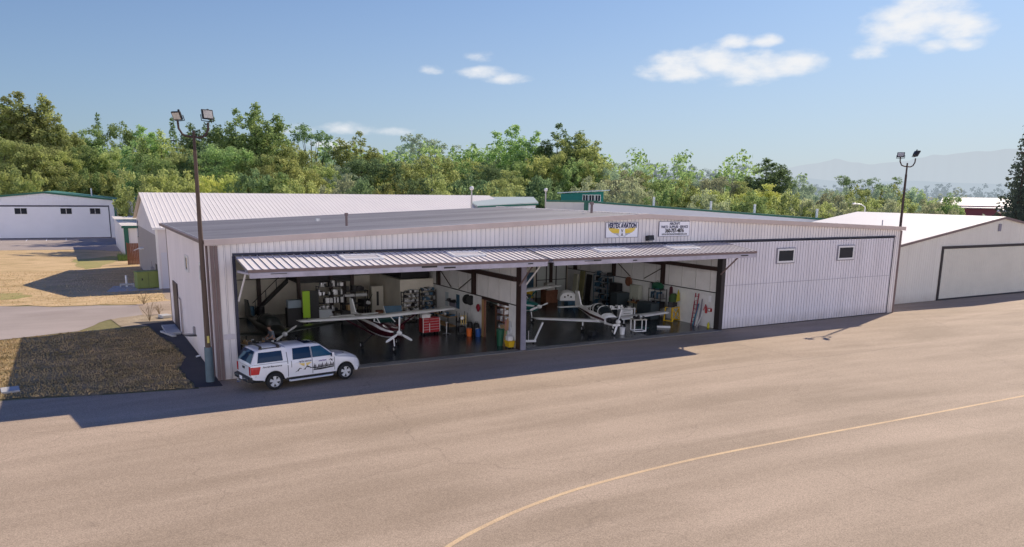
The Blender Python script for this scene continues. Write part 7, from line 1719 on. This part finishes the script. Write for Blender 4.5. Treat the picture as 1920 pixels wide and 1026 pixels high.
box_thing('drum_cabinet', 'low dark blue cabinet with a brown top behind the white cowling', 'cabinet', (31.0, 14.8, .012), (1.1, .6, 1.0), steel_blue, 0, brown_wood)
rack('blue steel shelving with dark bins on the right bay divider wall', (33.3, 13.4, .012), radians(-90), 2.0, .6, 2.6, 6, steel_blue, (dark, steel_blue, alu), seed=21, dens=14)
cabinet('dark tall cabinet between the blue shelving and the hose drum', (33.35, 11.7, .012), radians(-90), 1.1, .5, 2.1, dark, 2)
cabinet('pale double-door cabinet on the divider wall under the hose drum', (33.4, 9.1, .012), radians(-90), 1.1, .4, 2.2, mat('cab_pale', (0.48, 0.50, 0.42), .6), 2, hm=dark)
box_thing('crate', 'large dark blue-grey crate in front of the pale cabinet', 'crate', (32.5, 10.0, .012), (1.2, .9, 1.55), mat('crate_slate', (0.035, 0.05, 0.06), .6))
bench('white steel tool bench with drawers between the two wings', (29.6, 6.1, .012), radians(-10), 2.2, .75, 1.0, white_paint, white_paint, 24, (dark, alu, white_paint), 'tool_bench', 'tool bench')
r = thing('drawer_unit', 'white drawer unit under the right half of the tool bench', 'drawers', (30.0, 6.0, .30), radians(-10)); b = B(); b.box2(-.5, .5, -.3, .3, 0, .6); b.build('body', white_paint, r)
for k in range(3):
    b = B(); b.box2(-.47, .47, -.318, -.302, .03 + k * .19, .19 + k * .19); d_ = b.build('drawer', white_paint, r); b = B(); b.box2(-.3, .3, -.335, -.319, .12 + k * .19, .15 + k * .19); b.build('handle', dark, d_)
pc = thing('parts_cart', 'small white open-frame cart with parts on its tray', 'cart', (27.75, 1.55, .012), radians(-14))
b = B()
for sx in (-.42, .42):
    for sy in (-.32, .32): b.box2(sx - .03, sx + .03, sy - .03, sy + .03, .12, .92)
b.box2(-.45, .45, -.35, -.29, .12, .18); b.box2(-.45, .45, .29, .35, .12, .18); b.box2(-.45, -.39, -.29, .29, .12, .18); b.box2(.39, .45, -.29, .29, .12, .18); b.build('frame', white_paint, pc)
b = B(); b.box2(-.47, .47, -.37, .37, .92, .98); b.build('tray', mat('tray_tan', (0.50, 0.47, 0.40), .6), pc); b = B(); junk_on(b, -.42, .42, -.32, .32, .98, 9, .06, .2); b.build('tools', dark, pc)
for sx in (-.38, .38):
    for sy in (-.3, .3): b = B(); b.lathe([(.02, -.02), (.06, -.018), (.06, .018), (.02, .02)], (sx, sy, .06), 10, 'x'); b.build('caster', black, pc)
bucket('bucket', 'white bucket on the floor under the propeller of the white aircraft', 'bucket', (26.35, 1.5, .012), .19, .48, white_paint)
b = B(); b.box((30.7, 2.35, .08), (.95, .22, .13), radians(-38)); tag(b.build('fairing_box', white_paint, bevel=.02), 'long white fairing lying on the floor under the right wing', 'fairing')
b = B(); b.lathe([(.55, 0), (.55, .008)], (29.2, 3.0, .012), 20); o = b.build('floor_mat', mat('mat_teal', (0.01, 0.12, 0.11), .5)); tag(o, 'round teal mat on the floor left of the white fairing', 'mat')
yh = thing('engine_hoist', 'bright yellow engine hoist frame by the right bay wall', 'hoist', (33.15, 4.35, .012), radians(20))
b = B()
for sx in (-.55, .55):
    b.tube((sx, -.4, .08), (sx, .4, .08), .05); b.tube((sx, -.35, .08), (sx * .9, -.3, 1.05), .045); b.tube((sx, .35, .08), (sx * .9, .3, 1.05), .045)
b.tube((-.5, -.3, 1.05), (.5, -.3, 1.05), .05); b.tube((-.5, .3, 1.05), (.5, .3, 1.05), .05); b.tube((-.55, -.38, .1), (.5, -.3, 1.0), .04); b.tube((.55, -.38, .1), (-.5, -.3, 1.0), .04); b.build('frame', yellow, yh)
b = B(); junk_on(b, -.5, .5, -.3, .3, 1.1, 7, .15, .4); b.build('load', dark, yh)
r = thing('green_pack', 'dark green engine pack with a yellow hood on the yellow hoist', 'engine', (33.2, 4.35, 1.50), radians(20)); b = B()
b.loft([[(w * cos(t) * (1 + .15 * sin(4 * t + z * 9)), w * .7 * sin(t), z) for t in [2 * pi * j / 12 for j in range(12)]] for z, w in ((0, .42), (.3, .45), (.6, .25))]); b.build('body', mat('pack_green', (0.03, 0.07, 0.02), .8), r, smooth=True)
b = B(); b.prism([(-.1, 0), (.45, .05), (.38, .6), (.18, .95), (.0, .55)], 'y', -.32, -.30); b.build('hood', mat('hood_yellow', (0.45, 0.40, 0.03), .7), r)
rack('dark utility shelf with a green bag on its top', (33.3, 6.3, .012), radians(-90), 1.4, .6, 2.25, 4, dark, (dark, alu, steel_blue), seed=31, dens=12)
r = thing('green_bag', 'rumpled green bag on top of the dark utility shelf', 'bag', (33.25, 6.3, 2.30)); b = B(); b.loft([[(w * .5 * cos(t), w * sin(t) * (1 + .1 * sin(5 * t)), z) for t in [2 * pi * j / 14 for j in range(14)]] for z, w in ((0, .55), (.2, .65), (.4, .4), (.46, .12))]); b.build('body', green_plastic, r, smooth=True)
b = B(); b.path([(-.1, -.15, .42), (0, -.1, .56), (.05, .1, .56), (0, .16, .42)], .012, 5); b.build('handle', dark, r)
cabinet('dark slate chest with pale labels in front of the utility shelf', (32.35, 6.2, .012), radians(-90), 1.7, .8, 1.25, mat('crate_slate', (0, 0, 0)), 2)
hd = thing('hose_drum', 'round dark hose drum hanging on the right bay wall', 'hose reel', (33.66, 10.4, 2.35)); b = B(); b.lathe([(.22, -.12), (.36, -.11), (.38, -.08), (.38, .05), (.30, .08)], (0, 0, 0), 20, 'x'); b.build('drum', brown_wood, hd); b = B(); b.tube((.0, 0, 0), (.16, 0, 0), .05); b.build('bracket', dark, hd)
ck = thing('creeper_board', 'long dark red creeper board hanging on the right bay wall', 'creeper board', (33.74, 5.25, 1.95)); b = B(); b.prism([(-.16, -.45), (.16, -.45), (.18, 0), (.13, .5), (0, .58), (-.13, .5), (-.18, 0)], 'x', -.05, .02); b.build('board', mat('board_red', (0.09, 0.02, 0.03), .6), ck)
b = B(); b.tube((-.02, -.1, -.45), (-.02, -.1, -.95), .015, n=5); b.tube((-.02, .1, -.45), (-.02, .1, -.95), .015, n=5); b.build('leg', alu, ck)
for i, (y, L, w, m, lean, lab, m2) in enumerate(((2.35, 2.35, .30, mat('ski_red', (0.32, 0.03, 0.06), .5), .30, 'tall dark red step ladder leaning on the right bay wall', white_paint), (2.15, 1.65, .12, mat('ski_blue', (0.05, 0.20, 0.32), .5), .45, 'short blue plank leaning left of the red ladder', None), (1.95, 1.5, .10, white_paint, .40, 'short white plank leaning in front of the red ladder', None), (1.8, 2.0, .10, steel_grey, .22, 'grey plank leaning right of the red ladder', None))):
    r = thing('leaning_ladder' if m2 else 'leaning_plank', lab, 'ladder' if m2 else 'plank', (33.78 - lean - .06, y, .012)); ang = math.asin(lean / L); b = B()
    if m2:
        for sy in (-.16, .16): b.box((lean / 2, sy, L / 2 * cos(ang)), (.06, .05, L), ry=ang)
        b.build('rails', m, r); b = B()
        for k in range(7): z = .25 + k * .31; b.box((lean * z / L, 0, z), (.10, .28, .03))
        b.build('rungs', m, r); b = B(); b.box((lean * .82, 0, L * .8), (.09, .26, .28), ry=ang); b.build('top_plate', m2, r)
    else:
        b.box((lean / 2, 0, L / 2 * cos(ang)), (.04, w, L), ry=ang); b.build('plank', m, r, bevel=.01)
ph = thing('push_pole', 'thin pale pole with a red grip leaning near the fire extinguisher', 'pole', (33.0, 1.45, .012)); b = B(); b.tube((0, 0, 0), (.72, -.1, 1.75), .025, n=6); b.build('shaft', white_paint, ph); b = B(); b.tube((.5, -.07, 1.22), (.68, -.094, 1.65), .035, n=6); b.build('grip', red_paint, ph)
for i, (y, z, lab) in enumerate(((1.35, 1.0, 'red fire extinguisher on the right bay wall, the left one'), (.98, 1.12, 'red and white first aid box on the right bay wall, right of the extinguisher'))):
    if i == 0:
        r = thing('fire_extinguisher', lab, 'fire extinguisher', (33.72, y, z)); b = B(); b.lathe([(.02, 0), (.08, .02), (.085, .40), (.05, .47), (.025, .50)], (0, 0, 0), 14); b.build('cylinder', red_paint, r, smooth=True); b = B(); b.box((-.02, 0, .53), (.12, .04, .05)); b.tube((0, .04, .5), (-.03, .10, .15), .012, n=5); b.build('valve', dark, r)
    else:
        r = thing('first_aid_box', lab, 'box', (33.76, y, z)); b = B(); b.box2(-.09, .05, -.14, .14, .05, .30); b.build('case', red_paint, r, bevel=.01); b = B(); b.box2(-.095, -.091, -.09, .09, .10, .26); b.build('label', white_paint, r)
b = B(); b.box2(33.80, 33.815, 1.0, 1.25, 1.85, 2.3); tag(b.build('wall_notice', sign_white), 'small white notice on the wall above the fire extinguisher', 'notice')
b = B(); b.lathe([(.09, 0), (.10, .30), (.04, .36), (.04, .42)], (33.55, .85, .012), 12); tag(b.build('yellow_bottle', mat('bottle_yellow', (0.55, 0.5, 0.03), .5), smooth=True), 'small yellow bottle on the floor at the foot of the right bay wall', 'bottle')

# --- more clutter standing around both bays, each item a thing of its own
def oil_drum(label, loc, m):
    r = thing('oil_drum', label, 'drum', loc); b = B(); b.lathe([(.28, 0), (.29, .02), (.285, .28), (.295, .30), (.285, .32), (.285, .58), (.295, .60), (.285, .62), (.29, .86), (.28, .88)], (0, 0, 0), 20); b.build('body', m, r, smooth=True)
    b = B(); b.lathe([(.04, .88), (.04, .91)], (.16, 0, 0), 10); b.build('bung', dark, r); return r
def stool(label, loc, m):
    r = thing('shop_stool', label, 'stool', loc); b = B(); b.lathe([(.16, .58), (.18, .60), (.18, .64), (.15, .66)], (0, 0, 0), 16); b.build('seat', m, r, smooth=True)
    for k in range(4): b = B(); a = pi / 4 + k * pi / 2; b.tube((.08 * cos(a), .08 * sin(a), .58), (.24 * cos(a), .24 * sin(a), 0), .014, n=6); b.build('leg', alu, r)
    return r
def compressor(label, loc, rz, m):
    r = thing('air_compressor', label, 'compressor', loc, rz); b = B(); b.lathe([(.02, -.6), (.2, -.55), (.26, -.45), (.26, .45), (.2, .55), (.02, .6)], (0, 0, .42), 18, 'x'); b.build('tank', m, r, smooth=True)
    b = B(); b.box((.15, 0, .84), (.38, .3, .3)); b.lathe([(.16, -.04), (.2, -.03), (.2, .03), (.16, .04)], (-.25, -.12, .84), 16, 'y'); b.build('motor', dark, r)
    for sx in (-.4, .4): b = B(); b.box((sx, 0, .1), (.06, .4, .2)); b.build('foot', dark, r)
    return r
oil_drum('dark blue oil drum at the back wall below the mezzanine stair', (5.2, 18.8, .012), steel_blue); oil_drum('black oil drum beside the dark blue one at the back wall', (5.9, 18.6, .012), dark)
oil_drum('rusty brown oil drum in front of the office box', (13.2, 13.2, .012), brown_wood)
stool('stool with a red seat near the long bench in the left bay', (15.4, 9.8, .012), red_paint); stool('stool with a black seat behind the maroon aircraft', (13.3, 10.6, .012), black)
compressor('dark red air compressor left of the red tool chest', (12.6, 8.2, .012), radians(20), mat('comp_red', (0.12, .015, .02), .5)); compressor('grey air compressor at the back of the right bay', (27.0, 15.6, .012), radians(-10), steel_grey)
cabinet('low black tool cabinet under the wing rack at the back of the left bay', (11.0, 13.4, .012), 0, 1.1, .5, 1.0, dark, 2); cabinet('tall slate locker in the far left back corner of the left bay', (2.0, 19.3, .012), 0, 1.2, .5, 2.0, mat('crate_slate', (0, 0, 0)), 2)
box_thing('crate', 'plywood crate in front of the tall slate locker', 'crate', (2.9, 18.2, .012), (1.0, .8, .9), wood); box_thing('crate', 'dark crate stacked on the plywood crate', 'crate', (2.9, 18.2, .915), (.8, .6, .55), dark)
box_thing('cardboard_box', 'cardboard box on the floor by the rusty brown drum', 'box', (12.4, 12.6, .012), (.6, .5, .5), cardboard, .3); box_thing('cardboard_box', 'cardboard box on top of the low black tool cabinet', 'box', (11.1, 13.4, 1.015), (.5, .4, .35), cardboard, .1)
box_thing('tool_case', 'black tool case on the floor in front of the right low-wing aircraft', 'case', (24.3, 2.1, .012), (.55, .35, .3), dark, .4)
box_thing('crate', 'slatted brown crate at the back between the cowling and the blue shelving', 'crate', (30.0, 16.8, .012), (1.2, .9, 1.1), brown_wood); box_thing('crate', 'pale crate stacked on the slatted brown crate', 'crate', (30.0, 16.8, 1.115), (.8, .6, .6), concrete)
oil_drum('teal oil drum by the back door of the right bay', (28.3, 18.9, .012), teal); oil_drum('yellow oil drum next to the teal one in the right bay', (29.0, 18.5, .012), yellow)
bench('dark bench strewn with parts along the right bay divider wall', (32.9, 8.2, .012), radians(90), 1.8, .7, .95, wood, dark, 18, (dark, alu, brown_wood)); stool('stool with a blue seat near the white tool bench', (28.6, 7.4, .012), blue)
rack('black rack of dark parts against the back wall of the right bay', (26.2, 18.9, .012), 0, 2.0, .6, 2.4, 5, dark, (dark, steel_blue, cardboard), seed=51, dens=15); rack('black rack of mixed boxes against the left wall of the left bay', (.75, 13.0, .012), radians(90), 2.2, .6, 2.3, 5, dark, (dark, cardboard, alu), seed=52, dens=15)
bench('dark bench along the left wall of the left bay', (.85, 8.6, .012), radians(90), 3.0, .7, .92, wood, dark, 24, (dark, alu, cardboard))
for i, (x, y, z, lab) in enumerate(((19.6, 19.72, 2.2, 'dark tyre hanging on the back wall behind the teal aircraft'), (20.6, 19.72, 2.2, 'dark tyre hanging right of the other on the back wall'))):
    b = B(); b.lathe([(.16, -.06), (.30, -.07), (.32, 0), (.30, .05), (.16, .05)], (x, y - .1, z), 20, 'y', cap=False); tag(b.build('spare_tyre', black, smooth=True), lab, 'tyre')
# ------------------------------------------------------------------ render settings
S.render.engine = 'CYCLES'
S.view_settings.view_transform = 'Standard'; S.view_settings.look = 'None'; S.view_settings.exposure = 0; S.view_settings.gamma = 1
S.cycles.max_bounces = 8; S.cycles.diffuse_bounces = 5; S.cycles.glossy_bounces = 3
S.cycles.use_denoising = True
